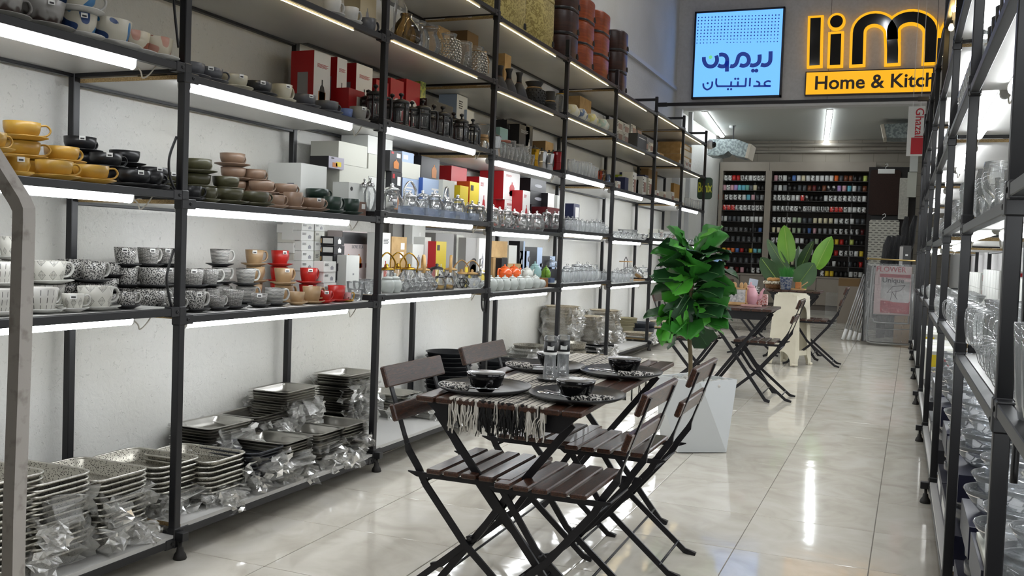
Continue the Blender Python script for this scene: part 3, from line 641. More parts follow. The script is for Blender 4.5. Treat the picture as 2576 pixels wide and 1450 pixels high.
# ================================================================ folded clothes airers
ALU = mat('satin_tube', '#a9a9a7', .3, .7)
yd = 12.35
def dq(px, py, dy=0): return hy(px, py, yd+dy)
g0 = dq(2180, 862); g0.z = fz(yd)
t = empty('clothes_airer', g0); tag(t, 'folded metal clothes airer wrapped in film with a printed card', 'clothes airer')
def rel(px, py, dy=0): return dq(px, py, dy)-g0
fr = [rel(2196, 668), rel(2180, 835), rel(2182, 852), rel(2192, 862), rel(2290, 868)]; ob('outer_frame', MB().tube(xbez(fr, 6)+[rel(2291, 700)], .012, 8).mesh('outer_frame', ALU), t)
fr = [rel(2200, 672, -.02), rel(2191, 790, -.02), rel(2196, 803, -.02), rel(2206, 811, -.02), rel(2285, 815, -.02)]; ob('inner_frame', MB().tube(xbez(fr, 6)+[rel(2288, 672, -.02)], .011, 8).mesh('inner_frame', ALU), t)
ob('top_rod', MB().tube([rel(2184, 651, -.03), rel(2303, 657, -.03)], .010, 8).sphere(rel(2184, 651, -.03), .018, 8, 6).mesh('top_rod', mat('brass', '#8f7a4a', .35, .8)), t)
ob('side_pole', MB().tube([rel(2181, 655, .02), rel(2170, 858, .02)], .016, 8).mesh('side_pole', BLK2), t); ob('side_pole', MB().tube([rel(2296, 690, -.02), rel(2292, 872, -.02)], .013, 8).mesh('side_pole', ALU), t)
for py in (694, 717, 735, 760, 792, 828): ob('rail', MB().tube([rel(2196, py, .01), rel(2290, py+2, .01)], .006, 6).mesh('rail', ALU), t)
c0, c1 = rel(2203, 668, -.04), rel(2288, 795, -.04); CW, CH = c1.x-c0.x, c0.z-c1.z
ob('print_card', MB().box(((c0.x+c1.x)/2, c0.y, (c0.z+c1.z)/2), (CW, .004, CH)).mesh('print_card', mat('card_pinkwhite', '#c9b3b1', .4)), t)
RED2 = mat('card_red', '#a83a44', .45)
ob('print_red', MB().box((c0.x+CW*.58, c0.y-.003, c0.z-CH*.84), (CW*.8, .003, CH*.25)).mesh('print_red', RED2), t)
ob('print_red', MB().box((c0.x+CW*.55, c0.y-.003, c0.z-CH*.2), (CW*.85, .003, CH*.07)).mesh('print_red', RED2), t)
ob('print_white', MB().prism([(0, 0), (CW*.78, -CH*.08), (CW*.78, -CH*.5), (CW*.35, -CH*.5), (0, -CH*.42)], .003, M=Matrix.Translation((c0.x+CW*.18, c0.y-.003, c0.z-CH*.24)) @ Matrix.Rotation(pi/2, 4, 'X')).mesh('print_white', mat('card_white', '#b9b5b3', .4)), t)
b = MB()
L0 = Vector((c0.x+CW*.35, c0.y-.009, c0.z-CH*.55))
for a, c in (((0, 0), (.06, .075)), ((.06, .075), (.2, .1)), ((.2, .1), (.15, .03)), ((.15, .03), (0, 0)), ((.06, .01), (.04, -.09)), ((.06, .01), (.12, -.08)), ((.1, .03), (.1, -.06))): b.tube([L0+Vector((a[0], 0, a[1])), L0+Vector((c[0], 0, c[1]))], .0025, 5)
ob('print_drawing', b.mesh('print_drawing', mat('ink_grey', '#4c4648', .5)), t)
ob('lettering', text_mesh('Unique', .085, .001, mat('ink_dark', '#453e44', .5), .001), t, (c0.x+CW*.2, c0.y-.008, c0.z-CH*.34), rot=(pi/2, 0, 0)); ob('lettering', text_mesh('FLOWER', .085, .001, RED2, .001), t, (c0.x+CW*.02, c0.y-.008, c0.z-CH*.12), rot=(pi/2, 0, 0))
FILM = glass('clear_film', (.93, .94, .94), (.7, .7, .7), .9, .12, ('#cfd0d0', .10))
bump_n = N(FILM, 'ShaderNodeTexNoise', Scale=14, Detail=3, Distortion=1.0)
bp = N(FILM, 'ShaderNodeBump', Strength=.9, Distance=.03); L(FILM, bump_n.outputs['Fac'], bp.inputs['Height'])
for nd_ in FILM.node_tree.nodes:
    if nd_.type in ('BSDF_GLOSSY', 'FRESNEL', 'LAYER_WEIGHT'): L(FILM, bp.outputs[0], nd_.inputs['Normal'])
a, c = rel(2180, 662, -.06), rel(2296, 866, -.06); ob('film_wrap', MB().box(((a.x+c.x)/2, -.005, (a.z+c.z)/2), (c.x-a.x, .09, a.z-c.z)).mesh('film_wrap', FILM), t)
for k in range(4):
    y = 12.9-.03*k; p0 = hy(2120+k*13, 850+k*2, 12.7); p0.z = fz(12.7)+.01; p1 = hy(2176+k*4, 690+k*18, 12.9)
    tt = empty('folded_airer', p0); tag(tt, 'grey folded airer frame leaning', 'clothes airer', 'left of the wrapped clothes airer', 'leaning folded airers')
    d = p1-p0
    for s in (-.012, .012): ob('rod', MB().tube([(s, 0, 0), d+Vector((s, s, 0))], .009, 7).mesh('rod', ALU), tt)
    ob('end_sleeve', MB().tube([(0, 0, 0), d*.16], .021, 8).mesh('end_sleeve', WHT), tt)
# carton of rolled towels
A_ = hf(2117, 808); y = A_.y; B_ = hy(2168, 742, y); D_ = hy(2117, 738, y)
t = empty('open_carton', A_); tag(t, 'open beige carton of rolled towels beside the folded airers', 'carton'); w = B_.x-A_.x; h = D_.z-A_.z
for nm, c, d in (('front_panel', (w/2, 0, h/2), (w, .01, h)), ('back_panel', (w/2, .4, h/2), (w, .01, h)), ('side_panel', (0, .2, h/2), (.01, .4, h)), ('side_panel', (w, .2, h/2), (.01, .4, h)), ('bottom_panel', (w/2, .2, .006), (w, .4, .01))): ob(nm, MB().box(c, d).mesh(nm, noisy('beige_card', '#a3927a', '#ae9d85', .8, 5)), t)
ob('clear_front', MB().box((-.16, .1, h/2), (.2, .01, h)).mesh('clear_front', GLASS), t)
TW = noisy('grey_towel', '#6d6a6b', '#85827f', .95, 80, bs=.5); TWD = noisy('dark_towel', '#33323a', '#45434b', .95, 80, bs=.5)
for k, (px, py, mt_) in enumerate([(2125, 735, TW), (2142, 738, TWD), (2156, 736, TW), (2130, 720, TW), (2148, 722, TWD), (2163, 722, TW)]):
    q = hy(px, py, y+.05); b = MB().lathe([(1e-5, 0), (.05, 0), (.055, .01), (.055, .3), (1e-5, .3)], 14, M=Matrix.Rotation(-pi/2, 4, 'X'))
    o = b.build('rolled_towel', mt_, None, (q.x, y+.02, q.z)); tag(o, 'rolled %s towel' % ('grey' if mt_ is TW else 'dark'), 'towel', 'in the open carton', 'rolled towels')
A_, C_ = hy(2110, 700, 15.2), hy(2162, 722, 15.2); o = MB().box(((C_.x-A_.x)/2, .2, 0), (C_.x-A_.x, .4, A_.z-C_.z)).build('flat_carton', KRAFT2, None, (A_.x, 15.2, C_.z+.06)); tag(o, 'stack of flat brown cartons behind the rolled towels', 'carton')
o = MB().box(((C_.x-A_.x)/2, .2, 0), (C_.x-A_.x, .4, C_.z-fz(15.2))).build('low_stand', TAUPE, None, (A_.x, 15.2, (C_.z+fz(15.2))/2)); tag(o, 'low taupe stand under the flat cartons', 'stand')
# ================================================================ folding furniture
m = mat('walnut_stain', '#4a2c1c', .36, coat=.12)
c_ = coord(m, 'Object', (1.0, 14, 14)); wv = N(m, 'ShaderNodeTexNoise', Scale=6, Detail=8, Distortion=2.2); 
sp = N(m, 'ShaderNodeTexCoord'); mpx = N(m, 'ShaderNodeMapping'); mpx.inputs['Scale'].default_value = (18, 2.2, 18); L(m, sp.outputs['Object'], mpx.inputs[0]); L(m, mpx.outputs[0], wv.inputs['Vector'])
oi = N(m, 'ShaderNodeObjectInfo'); of_ = N(m, 'ShaderNodeVectorMath', _operation='SCALE'); cbx = N(m, 'ShaderNodeCombineXYZ'); L(m, oi.outputs['Random'], cbx.inputs[1]); L(m, cbx.outputs[0], of_.inputs[0]); of_.inputs['Scale'].default_value = 9
L(m, of_.outputs[0], mpx.inputs['Location'])
rp = ramp(m, wv.outputs['Fac'], [(.3, '#180b06'), (.5, '#361d11'), (.68, '#55311d')]); L(m, rp.outputs[0], bsdf(m).inputs['Base Color']); bump(m, wv.outputs['Fac'], .15, .004)
WOOD = m
def bar2d(mb, pts, y, w, th, m=0):
    """flat bar along a polyline in the xz plane: w in-plane width, th thickness along y"""
    P = [Vector((p[0], p[1])) for p in pts]; Lf, Rt_ = [], []
    for i in range(len(P)):
        t = ((P[min(i+1, len(P)-1)]-P[i]).normalized() if i < len(P)-1 else Vector((0, 0)))+((P[i]-P[i-1]).normalized() if i else Vector((0, 0))); t.normalize()
        n = Vector((-t.y, t.x)); ww = (w[i] if isinstance(w, (list, tuple)) else w)/2; Lf.append(P[i]+n*ww); Rt_.append(P[i]-n*ww)
    n = len(P); tt = [(th[i] if isinstance(th, (list, tuple)) else th)/2 for i in range(n)]
    vs = [(q.x, y-tt[i], q.y) for i, q in enumerate(Lf)]+[(q.x, y-tt[i], q.y) for i, q in enumerate(Rt_)]+[(q.x, y+tt[i], q.y) for i, q in enumerate(Lf)]+[(q.x, y+tt[i], q.y) for i, q in enumerate(Rt_)]; fs = []
    for i in range(n-1): j = i+1; fs += [(i, n+i, n+j, j), (2*n+i, 2*n+j, 3*n+j, 3*n+i), (i, j, 2*n+j, 2*n+i), (n+i, 3*n+i, 3*n+j, n+j)]
    fs += [(0, 2*n, 3*n, n), (n-1, 2*n-1, 4*n-1, 3*n-1)]
    mb.add(vs, fs, m)
FRM = mat('black_steel', '#17161a', .38, .2)
def make_chair():
    t = empty('folding_chair')
    sl = MB().cbox((0, 0, 0), (.054, .41, .018), .004).mesh('seat_slat', WOOD)
    for k in range(5): ob('seat_slat', sl, t, (-.13+k*.065, 0, .455))
    bk = MB().cbox((0, 0, 0), (.02, .44, .075), .004)
    bm = bk.mesh('back_slat', WOOD)
    ob('back_slat', bm, t, (-.322, 0, .765), rot=(0, -.33, 0)); ob('back_slat', MB().cbox((0, 0, 0), (.02, .44, .06), .004).mesh('back_slat', WOOD), t, (-.283, 0, .645), rot=(0, -.33, 0))
    for s in (-1, 1):
        y = s*.168; b = MB()
        bar2d(b, [(-.342, .782), (-.262, .56), (-.252, .535)], y, [.006, .006, .012], [.022, .022, .016])
        bar2d(b, [(-.252, .535), (-.245, .512), (-.205, .455), (-.175, .40), (-.02, .215), (.21, .012), (.245, .004)], y, [.012, .024, .024, .024, .024, .022, .018], [.016, .008, .008, .008, .008, .008, .02])
        ob('back_leg', b.mesh('back_leg', FRM), t)
        y = s*.152; b = MB(); bar2d(b, [(.145, .425), (.02, .245), (-.255, .014), (-.30, .004)], y, [.022, .022, .022, .016], [.008, .008, .008, .02])
        b.tube([(.0, s*.145, .235), (.0, s*.178, .235)], .006, 8); ob('front_leg', b.mesh('front_leg', FRM), t)
        b = MB(); bar2d(b, [(-.235, .444), (-.20, .437), (.16, .437), (.18, .444)], s*.185, [.004, .018, .018, .004], .006); ob('seat_bar', b.mesh('seat_bar', FRM), t)
    for x, z in ((-.19, .405), (-.175, .432), (-.225, .045), (.175, .045), (.13, .425)): ob('stretcher', MB().tube([(x, -.168, z), (x, .168, z)], .005, 7).mesh('stretcher', FRM), t)
    return t
def make_table(wx, ly, n, name='folding_table'):
    t = empty(name); w = wx/n
    sl = MB().cbox((0, 0, 0), (w-.009, ly, .02), .004).mesh('top_slat', WOOD)
    for k in range(n): ob('top_slat', sl, t, (-wx/2+(k+.5)*w, 0, .71))
    for s in (-1, 1):
        y = s*(ly/2-.05)
        poly = [(-wx/2+.02, .698), (wx/2-.02, .698), (wx/2-.09, .635), (-wx/2+.09, .635)]
        b = MB(); vs, fs = ext(poly, y-.009, y+.009); b.add(vs, fs); ob('apron', b.mesh('apron', FRM), t)
        for q in (-1, 1):
            yy = y-s*(.02+.012*q); b = MB(); bar2d(b, [(q*(wx/2-.06), .66), (-q*(wx/2-.03), .014), (-q*(wx/2+.005), .004)], yy, [.026, .026, .02], [.01, .01, .022]); ob('leg', b.mesh('leg', FRM), t)
    for q in (-1, 1): ob('stretcher', MB().tube([(q*(wx/2-.055), -ly/2+.06, .06), (q*(wx/2-.055), ly/2-.06, .06)], .005, 7).mesh('stretcher', FRM), t)
    return t
ch0 = make_chair(); first = [True]
def chair(x, y, rz, lab):
    o = ch0 if first[0] else tree(ch0, (0, 0, 0)); first[0] = False
    o.location = (x, y, fz(y)+.002); o.rotation_euler = (0, 0, rz); tag(o, lab, 'chair', '', 'dark slatted folding chairs'); return o
TX, TY, TW_, TL_ = 1.30, 3.545, .60, 1.34
tb = make_table(TW_, TL_, 8); tb.location = (TX, TY, fz(TY)+.002); tb.rotation_euler = (FS, 0, 0); tag(tb, 'dark stained slatted folding table set for four', 'table')
chair(1.20, 3.085, 0, 'dark wooden folding chair at the near left of the set table'); chair(1.20, 3.715, 0, 'dark wooden folding chair at the far left of the set table')
chair(1.475, 3.03, pi, 'dark wooden folding chair at the near right of the set table'); chair(1.50, 3.66, pi, 'dark wooden folding chair beside the white planter')
def tz(y): return fz(TY)+.002+.7205+FS*(y-TY)
# runner with tassels
m = mat('woven_runner', '#bdb7ab', .9); c_ = coord(m, 'Object'); sx = N(m, 'ShaderNodeSeparateXYZ'); L(m, c_, sx.inputs[0])
ax = N(m, 'ShaderNodeMath', _operation='ABSOLUTE'); L(m, sx.outputs[0], ax.inputs[0])
def band(v, w):
    s_ = N(m, 'ShaderNodeMath', _operation='SUBTRACT'); L(m, ax.outputs[0], s_.inputs[0]); s_.inputs[1].default_value = v
    a_ = N(m, 'ShaderNodeMath', _operation='ABSOLUTE'); L(m, s_.outputs[0], a_.inputs[0]); return lt(m, a_.outputs[0], w)
st = mul(m, band(.085, .0022), band(.105, .0022), 'MAXIMUM'); st = mul(m, st, band(.135, .0018), 'MAXIMUM'); st = mul(m, st, band(.15, .002), 'MAXIMUM')
fx, _ = fract(m, sx.outputs[0], 62); fy, _ = fract(m, sx.outputs[1], 62); fx2, _ = fract(m, sx.outputs[0], 17); fy2, _ = fract(m, sx.outputs[1], 17)
hatch = mul(m, lt(m, fx, .55), lt(m, fy, .55)); big = mul(m, lt(m, fx2, .12), lt(m, fy2, .12), 'MAXIMUM'); hatch = mul(m, hatch, big, 'MAXIMUM'); hatch = mul(m, hatch, lt(m, ax.outputs[0], .075))
al = mul(m, st, hatch, 'MAXIMUM'); rp = ramp(m, al, [(0, '#c3bdb1'), (1, '#2a2826')]); L(m, rp.outputs[0], bsdf(m).inputs['Base Color'])
RUN = m
y0, y1 = TY-TL_/2-.004, TY+TL_/2+.004
t = empty('table_runner', (TX, TY, tz(TY))); t.rotation_euler = (FS, 0, 0); tag(t, 'cream and black woven table runner with long tassels', 'table runner')
b = MB(); hw = .175; ln = TL_/2+.004
prof = [(-ln-.002, -.05), (-ln-.002, -.012), (-ln, .001), (ln, .001), (ln+.003, -.02), (ln+.003, -.1)]; vs = []; fs = []
for yy, zz in prof: vs += [(-hw, yy, zz), (hw, yy, zz), (-hw, yy+(.0), zz+.002), (hw, yy, zz+.002)]
for i in range(len(prof)-1): a = 4*i; fs += [(a+2, a+3, a+7, a+6), (a, a+4, a+5, a+1), (a, a+2, a+6, a+4), (a+1, a+5, a+7, a+3)]
b.add(vs, fs); ob('cloth', b.mesh('cloth', RUN), t)
TASW = mat('tassel_white', '#c9c4ba', .95); TASK = mat('tassel_black', '#161514', .95)
for k in range(15):
    x = -hw+.012+k*(2*hw-.024)/14; kk = 'wwwmwkkmkkmkwmw'[k]
    b = MB()
    for q in range(13):
        a = RND.uniform(-.008, .008); e = RND.uniform(-.018, .018); h = RND.uniform(.07, .115); oy = RND.uniform(-.008, .004)
        mi = {'w': 0, 'k': 1, 'm': RND.randint(0, 1)}[kk] if RND.random() < .92 else 1
        P = [(a*.2, 0, .006), (a*.6, -.007, -.004), (a, -.009+oy*.3, -.03), (a+e*.5+.004*sin(q), -.008+oy, -h*.6), (a+e, -.008+oy, -h)]
        b.tube(xbez(P, 3), .0021, 4, mi)
    b.sphere((0, -.006, .002), .006, 7, 5, 0 if kk != 'k' else 1)
    ob('tassel', b.mesh('tassel', [TASW, TASK]), t, (x, -ln-.002, -.002))
for k in range(11):
    x = -hw+.012+k*(2*hw-.024)/10; b = MB()
    for q in range(5): a = RND.uniform(-.008, .008); b.tube([(0, 0, 0), (a, .006, -.05), (a*1.5, .006, -.1)], .002, 4, q % 2)
    ob('tassel', b.mesh('tassel', [TASW, TASK]), t, (x, ln+.006, -.1))
# plates, bowls, cutlery
PLB = noisy('black_stoneware', '#1d1d1e', '#242425', .35, 12); BOWLM = mat('black_glaze', '#070708', .12); RIMB = mat('bowl_inside', '#6d6a66', .25)
plm = MB().lathe([(1e-5, .004), (.10, .003), (.12, .004), (.150, .012), (.163, .020), (.166, .019), (.163, .012), (.14, .002), (.1, 0), (1e-5, 0)], 48).mesh('plate', PLB)
bwb = MB().lathe([(1e-5, .002), (.026, 0), (.029, .004), (.052, .022), (.062, .048), (.067, .066), (.0655, .0675), (.0655, .066)], 36)
bwb.lathe([(.0655, .0675), (.058, .05), (.046, .024), (.02, .01), (1e-5, .009)], 36, 1); bwm = bwb.mesh('bowl', [BOWLM, RIMB])
LEO = pat_blotch('leopard_handle', '#c9c5bd', '#1b1a19', 160, .5, .53)
hdm = MB().lathe([(1e-5, 0), (.0105, .002), (.0115, .01), (.0115, .092), (.009, .1), (1e-5, .1)], 12, M=Matrix.Rotation(pi/2, 4, 'Y')).mesh('handle', LEO)
def spoon_head():
    b = MB(); b.tube([(0, 0, 0), (-.05, 0, .002), (-.075, 0, .004)], [.003, .0022, .003], 6); b.sphere((-.095, 0, .004), .02, 12, 6, sc=(1.25, .8, .22)); return b.mesh('bowl_of_spoon', CHROME)
def fork_head():
    b = MB(); b.tube([(0, 0, 0), (-.05, 0, .002), (-.07, 0, .003)], [.003, .0022, .004], 6); b.cbox((-.083, 0, .004), (.03, .02, .002), .0008)
    for k in range(4): b.tube([(-.095, -.0085+k*.0057, .004), (-.135, -.0085+k*.0057, .008)], .0013, 5)
    return b.mesh('tines', CHROME)
def knife_head(): return MB().cbox((-.06, 0, 0), (.125, .015, .002), .0008).mesh('blade', CHROME)
HM = {'spoon': spoon_head(), 'fork': fork_head(), 'knife': knife_head()}
PN = ['near left', 'near right', 'far left', 'far right']
for k, (px, py) in enumerate([(1220, 968), (1452, 988), (1372, 917), (1563, 931)]):
    q = hf(px, py, .745); z = tz(q.y)+.0035
    o = ob('plate', plm, None, (q.x, q.y, z), rot=(FS, 0, 0)); tag(o, 'large round black dinner plate at the %s place' % PN[k], 'plate', '', 'black dinner plates')
    cx = (1223, 1445, 1390, 1570)[k]; cy = (980, 997, 918, 932)[k]; w = hf(cx, cy, .75); dx = w.x-q.x; dy = w.y-q.y; d = sqrt(dx*dx+dy*dy)
    if d > .07: dx *= .07/d; dy *= .07/d
    o = ob('bowl', bwm, None, (q.x+dx, q.y+dy, z+.0050)); tag(o, 'glossy black bowl on the %s plate' % PN[k], 'bowl', '', 'black bowls on the plates')
    sd = -1 if k in (0, 2) else 1
    for n_, (ox, oy, kind) in enumerate([(sd*.045, -.105, 'spoon'), (sd*.075, -.062, 'fork')]):
        e = empty(kind, (q.x+ox, q.y+oy, z+.017), rot=(0, .04, (pi if sd < 0 else 0)+.08*sd+(.10 if n_ else 0)))
        tag(e, '%s with leopard-spotted handle on the %s plate' % (kind, PN[k]), kind, '', 'leopard-handled cutlery'); ob('handle', hdm, e, (-.03, 0, 0)); ob('head', HM[kind], e, (-.03, 0, 0))
# glass mills on a dish
q = hf(1400, 958, .725); z = tz(q.y)+.0035
o = MB().prism(rrect(.13, .11, .02), .006).prism(rrect(.14, .12, .022), .006, z=.006).build('small_tray', PLB, None, (q.x, q.y, z), 0); o.rotation_euler = (FS, 0, .2); tag(o, 'small black tray under the glass shakers', 'tray')
for px, nm in ((1384, 'left'), (1408, 'right')):
    p = hf(px, 955, .74); t = empty('glass_shaker', (p.x, p.y+(.03 if nm == 'right' else -.01), z+.0145)); tag(t, '%s tall glass shaker with black band label' % nm, 'shaker')
    ob('glass_body', MB().lathe([(1e-5, 0), (.0225, 0), (.0245, .006), (.0245, .03), (.022, .045), (.0215, .09), (.0235, .10), (.0235, .105), (.019, .105), (.018, .05), (.019, .012), (1e-5, .008)], 18).mesh('glass_body', GLASS), t)
    ob('black_band', MB().lathe([(.0238, .10), (.0248, .102), (.0248, .138), (.0238, .14)], 18).mesh('black_band', BLK2), t)
    ob('white_band', MB().lathe([(.0242, .092), (.0248, .093), (.0248, .101), (.0242, .102)], 18).mesh('white_band', LABELW), t)
    ob('glass_lid', MB().lathe([(.0235, .14), (.024, .145), (.024, .158), (.02, .162), (1e-5, .162)], 18).mesh('glass_lid', GLASS), t)
    ob('label_print', MB().prism([(-.012, 0), (.012, 0), (.014, .018), (.004, .012), (-.012, .016)], .002, M=Matrix.Translation((.009, -.0235, .11)) @ Matrix.Rotation(pi/2, 4, 'X') @ Matrix.Rotation(.3, 4, 'Y')).mesh('label_print', LABELW), t)
# ================================================================ fiddle-leaf fig in white faceted planter
PLW = mat('white_planter', '#c2c5c5', .35)
pc = Vector((1.40, 5.74, fz(5.74)+.003)); t = empty('fig_tree', pc); 
tag(t, 'tall fiddle-leaf fig in a white faceted planter beside the table', 'potted plant')
H_ = .425; b = MB(); rot = .55
bot = [(.215*cos(a+.22), .215*sin(a+.22)) for a in [k*pi/2+rot-1.0 for k in range(4)]]; top = [(.245*cos(a), .245*sin(a)) for a in [k*pi/2+rot-.25 for k in range(4)]]
vs = [(x, y, 0) for x, y in bot]+[(x, y, H_) for x, y in top]+[(x*.9, y*.9, H_) for x, y in top]+[(x*.88, y*.88, H_-.05) for x, y in top]
fs = [(3, 2, 1, 0), (8, 9, 10, 11)]
for k in range(4): j = (k+1) % 4; fs += [(k, j, 4+k), (j, 4+j, 4+k), (4+k, 4+j, 8+j, 8+k)]
vs2 = vs[:8]+vs[8:12]+vs[12:16]; fs2 = [(3, 2, 1, 0)]
for k in range(4): j = (k+1) % 4; fs2 += [(k, j, 4+k), (j, 4+j, 4+k), (4+k, 4+j, 8+j, 8+k), (8+k, 8+j, 12+j, 12+k)]
fs2.append((12, 13, 14, 15)); b.add(vs2, fs2); ob('planter', b.mesh('planter', PLW), t)
pebm = MB().sphere((0, 0, 0), 1, 8, 6, sc=(1, .8, .55)).mesh('pebble', mat('white_pebble', '#bdbbb6', .6))
for k in range(70):
    a = RND.uniform(0, 2*pi); r = .17*sqrt(RND.random()); ob('pebble', pebm, t, (r*cos(a), r*sin(a), H_-.035+RND.uniform(0, .02)), rot=(RND.uniform(-.4, .4), RND.uniform(-.4, .4), RND.uniform(0, 6)), sc=RND.uniform(.018, .03))
BARK = noisy('bark', '#4b3f2c', '#6a5a3e', .8, 40, st=(1, 1, .3), bs=.4)
s0 = hy(1737, 940, pc.y)-pc; trunk = [Vector((s0.x, 0, H_-.05))]+[hy(*p, pc.y)-pc for p in ((1737, 900), (1733, 840), (1732, 800), (1736, 760), (1742, 710), (1745, 670), (1742, 640))]
ob('trunk', MB().tube(xbez(trunk, 4), [.013]*8+[.011]*12+[.008]*9, 8).mesh('trunk', BARK), t)
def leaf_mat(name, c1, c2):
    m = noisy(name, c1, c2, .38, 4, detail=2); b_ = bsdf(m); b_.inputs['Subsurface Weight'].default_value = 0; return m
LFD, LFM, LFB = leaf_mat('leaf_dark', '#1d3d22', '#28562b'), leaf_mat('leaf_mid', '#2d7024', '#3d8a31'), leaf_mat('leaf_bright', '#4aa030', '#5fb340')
LFV = mat('leaf_vein', '#4f7d45', .5)
def fig_leaf(ln, w, bend, cup, mats):
    b = MB(); ns, nw = 9, 6; vs = []
    for i in range(ns+1):
        u = i/ns; hw = w*(.10+.62*sin(min(1, u*1.55)*pi/2)**1.2*(.62+.5*u))*(1 if u < .85 else sqrt(max(0.02, 1-((u-.85)/.15)**2)))
        if .25 < u < .5: hw *= .86
        for j in range(-nw//2, nw//2+1):
            v = j/(nw/2); x = ln*u*cos(bend*u*.5); z = -ln*sin(bend*u)*.5*u+cup*abs(v)**1.6*hw+.012*sin(u*19+v*5)*abs(v)
            vs.append((x, v*hw, z))
    k = nw+1; fs = [(i*k+j, (i+1)*k+j, (i+1)*k+j+1, i*k+j+1) for i in range(ns) for j in range(nw)]
    b.add(vs, fs, 0, True)
    mid = [Vector(vs[i*k+nw//2])+Vector((0, 0, .003)) for i in range(ns)]; b.tube([Vector((-.04, 0, -.005))]+mid, [.0035]*3+[.0025]*(ns-2), 4, 1)
    return b.mesh('leaf', mats)
LV = [fig_leaf(.27, .125, .9, .3, [LFD, LFV]), fig_leaf(.27, .12, .35, .4, [LFM, LFV]), fig_leaf(.23, .12, 1.3, .3, [LFB, LFV]), fig_leaf(.28, .125, .1, .5, [LFM, LFV]), fig_leaf(.25, .13, 1.7, .2, [LFD, LFV])]
TP = xbez(trunk, 4)
for k in range(66):
    u = .36+.64*k/65
    p = TP[min(len(TP)-1, int(u*(len(TP)-1)))]
    a = k*2.39996+.3; g_ = (u-.36)/.64; el = RND.uniform(-.45, .55)+.15*g_ if g_ < .55 else RND.uniform(.0, .8) if g_ < .8 else RND.uniform(.55, 1.25); mi = RND.choice([0, 0, 1, 1, 3, 2, 4])
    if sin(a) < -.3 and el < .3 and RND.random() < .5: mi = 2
    s = RND.uniform(.85, 1.12)*(1.0 if u < .75 else .9)
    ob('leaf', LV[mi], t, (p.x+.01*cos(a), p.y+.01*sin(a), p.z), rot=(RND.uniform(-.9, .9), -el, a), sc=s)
# ================================================================ second table group
q = hf(1878, 782, .72); T2 = (1.345, 7.80)
t2 = make_table(.56, .62, 7); t2.location = (T2[0], T2[1], fz(T2[1])+.002); tag(t2, 'dark slatted folding table holding pink teaware', 'table')
q = hf(1903, 858, .455); chair(q.x+.0, q.y+.05, pi, 'dark folding chair to the right of the pink teaware table'); chair(1.00, 7.78, 0, 'dark folding chair behind the fig at the pink teaware table')
z2 = fz(T2[1])+.7235
def at2(px, py): return hz(px, py, z2)
LW = noisy('light_wood', '#b08b5b', '#c39d6c', .55, 20, st=(1, 6, 1))
q = at2(1846, 767); t = empty('cutlery_holder', (q.x, q.y, z2+.001)); tag(t, 'light wooden cutlery holder with clear printed front', 'cutlery holder')
w, d, h = .22, .12, .135
ob('base', MB().cbox((0, 0, .012), (w, d, .024), .003).mesh('base', LW), t); ob('top_frame', MB().cbox((0, -d/2+.006, h), (w, .012, .012), .002).cbox((0, d/2-.006, h), (w, .012, .012), .002).cbox((-w/2+.006, 0, h), (.012, d, .012), .002).cbox((w/2-.006, 0, h), (.012, d, .012), .002).mesh('top_frame', LW), t)
for sx_ in (-1, 1):
    for sy_ in (-1, 1): ob('corner_post', MB().cbox((sx_*(w/2-.006), sy_*(d/2-.006), h/2), (.012, .012, h), .002).mesh('corner_post', LW), t)
ob('panel', MB().cbox((0, -d/2+.004, h/2+.01), (w-.02, .003, h-.03), .001).mesh('panel', noisy('speckled_panel', '#8f8f8f', '#c7c4c2', .4, 60)), t)
ob('divider', MB().cbox((.03, 0, h/2), (.003, d-.01, h-.03), .001).mesh('divider', WHT), t)
for k in range(6):
    x = -.085+k*.033; o = MB().tube([(0, 0, 0), (0, 0, .09), (.002, 0, .10)], [.005, .005, .007], 8).sphere((.003, 0, .128), .03, 10, 8, sc=(.55, .28, 1.0)).build('wooden_spoon', LW, None, (q.x+x, q.y+.01*(k % 2)-.01, z2+.03)); o.rotation_euler = (0, RND.uniform(-.12, .12), 0); tag(o, 'wooden spoon standing in the cutlery holder', 'spoon', 'on the second table', 'wooden spoons')
PINK = mat('pink_ceramic', '#cf9aa4', .3)
def teapot_mesh(r, h, mt, lidm=None):
    t = []
    b = MB().lathe([(1e-5, .0), (r*.62, .0), (r*.72, .006), (r, h*.38), (r*.96, h*.6), (r*.62, h*.86), (r*.5, h*.9), (r*.46, h*.9), (1e-5, h*.88)], 20); body = b.mesh('body', mt)
    sp = MB().tube(xbez([(r*.75, 0, h*.3), (r*1.25, 0, h*.42), (r*1.45, 0, h*.68), (r*1.75, 0, h*.86)], 4), [r*.26]*5+[r*.2]*4+[r*.13]*4, 9).mesh('spout', mt)
    hd = MB().tube(xbez([(-r*.7, 0, h*.72), (-r*1.45, 0, h*.82), (-r*1.6, 0, h*.5), (-r*1.3, 0, h*.28), (-r*.85, 0, h*.25)], 4), r*.11, 7).mesh('handle', mt)
    ld = MB().lathe([(r*.54, h*.9), (r*.5, h*.95), (r*.2, h*1.02), (r*.1, h*1.04), (r*.14, h*1.1), (r*.1, h*1.15), (1e-5, h*1.16)], 16).mesh('lid', lidm or mt)
    return body, sp, hd, ld
def teapot(name, meshes, loc, rz, lab, cat='teapot', where='', group=None):
    e = empty(name, loc, rz); tag(e, lab, cat, where, group)
    for nm, me in zip(('body', 'spout', 'handle', 'lid'), meshes):
        if me: ob(nm, me, e)
    return e
q = at2(1888, 768); q.y = min(q.y, T2[1]+.2); teapot('teapot', teapot_mesh(.062, .165, PINK), (q.x, q.y, z2+.001), .1, 'tall pink ceramic teapot on the second table')
PINKP = pat_blotch('pink_floral', '#d3b5b0', '#a8574f', 90, .52, .56)
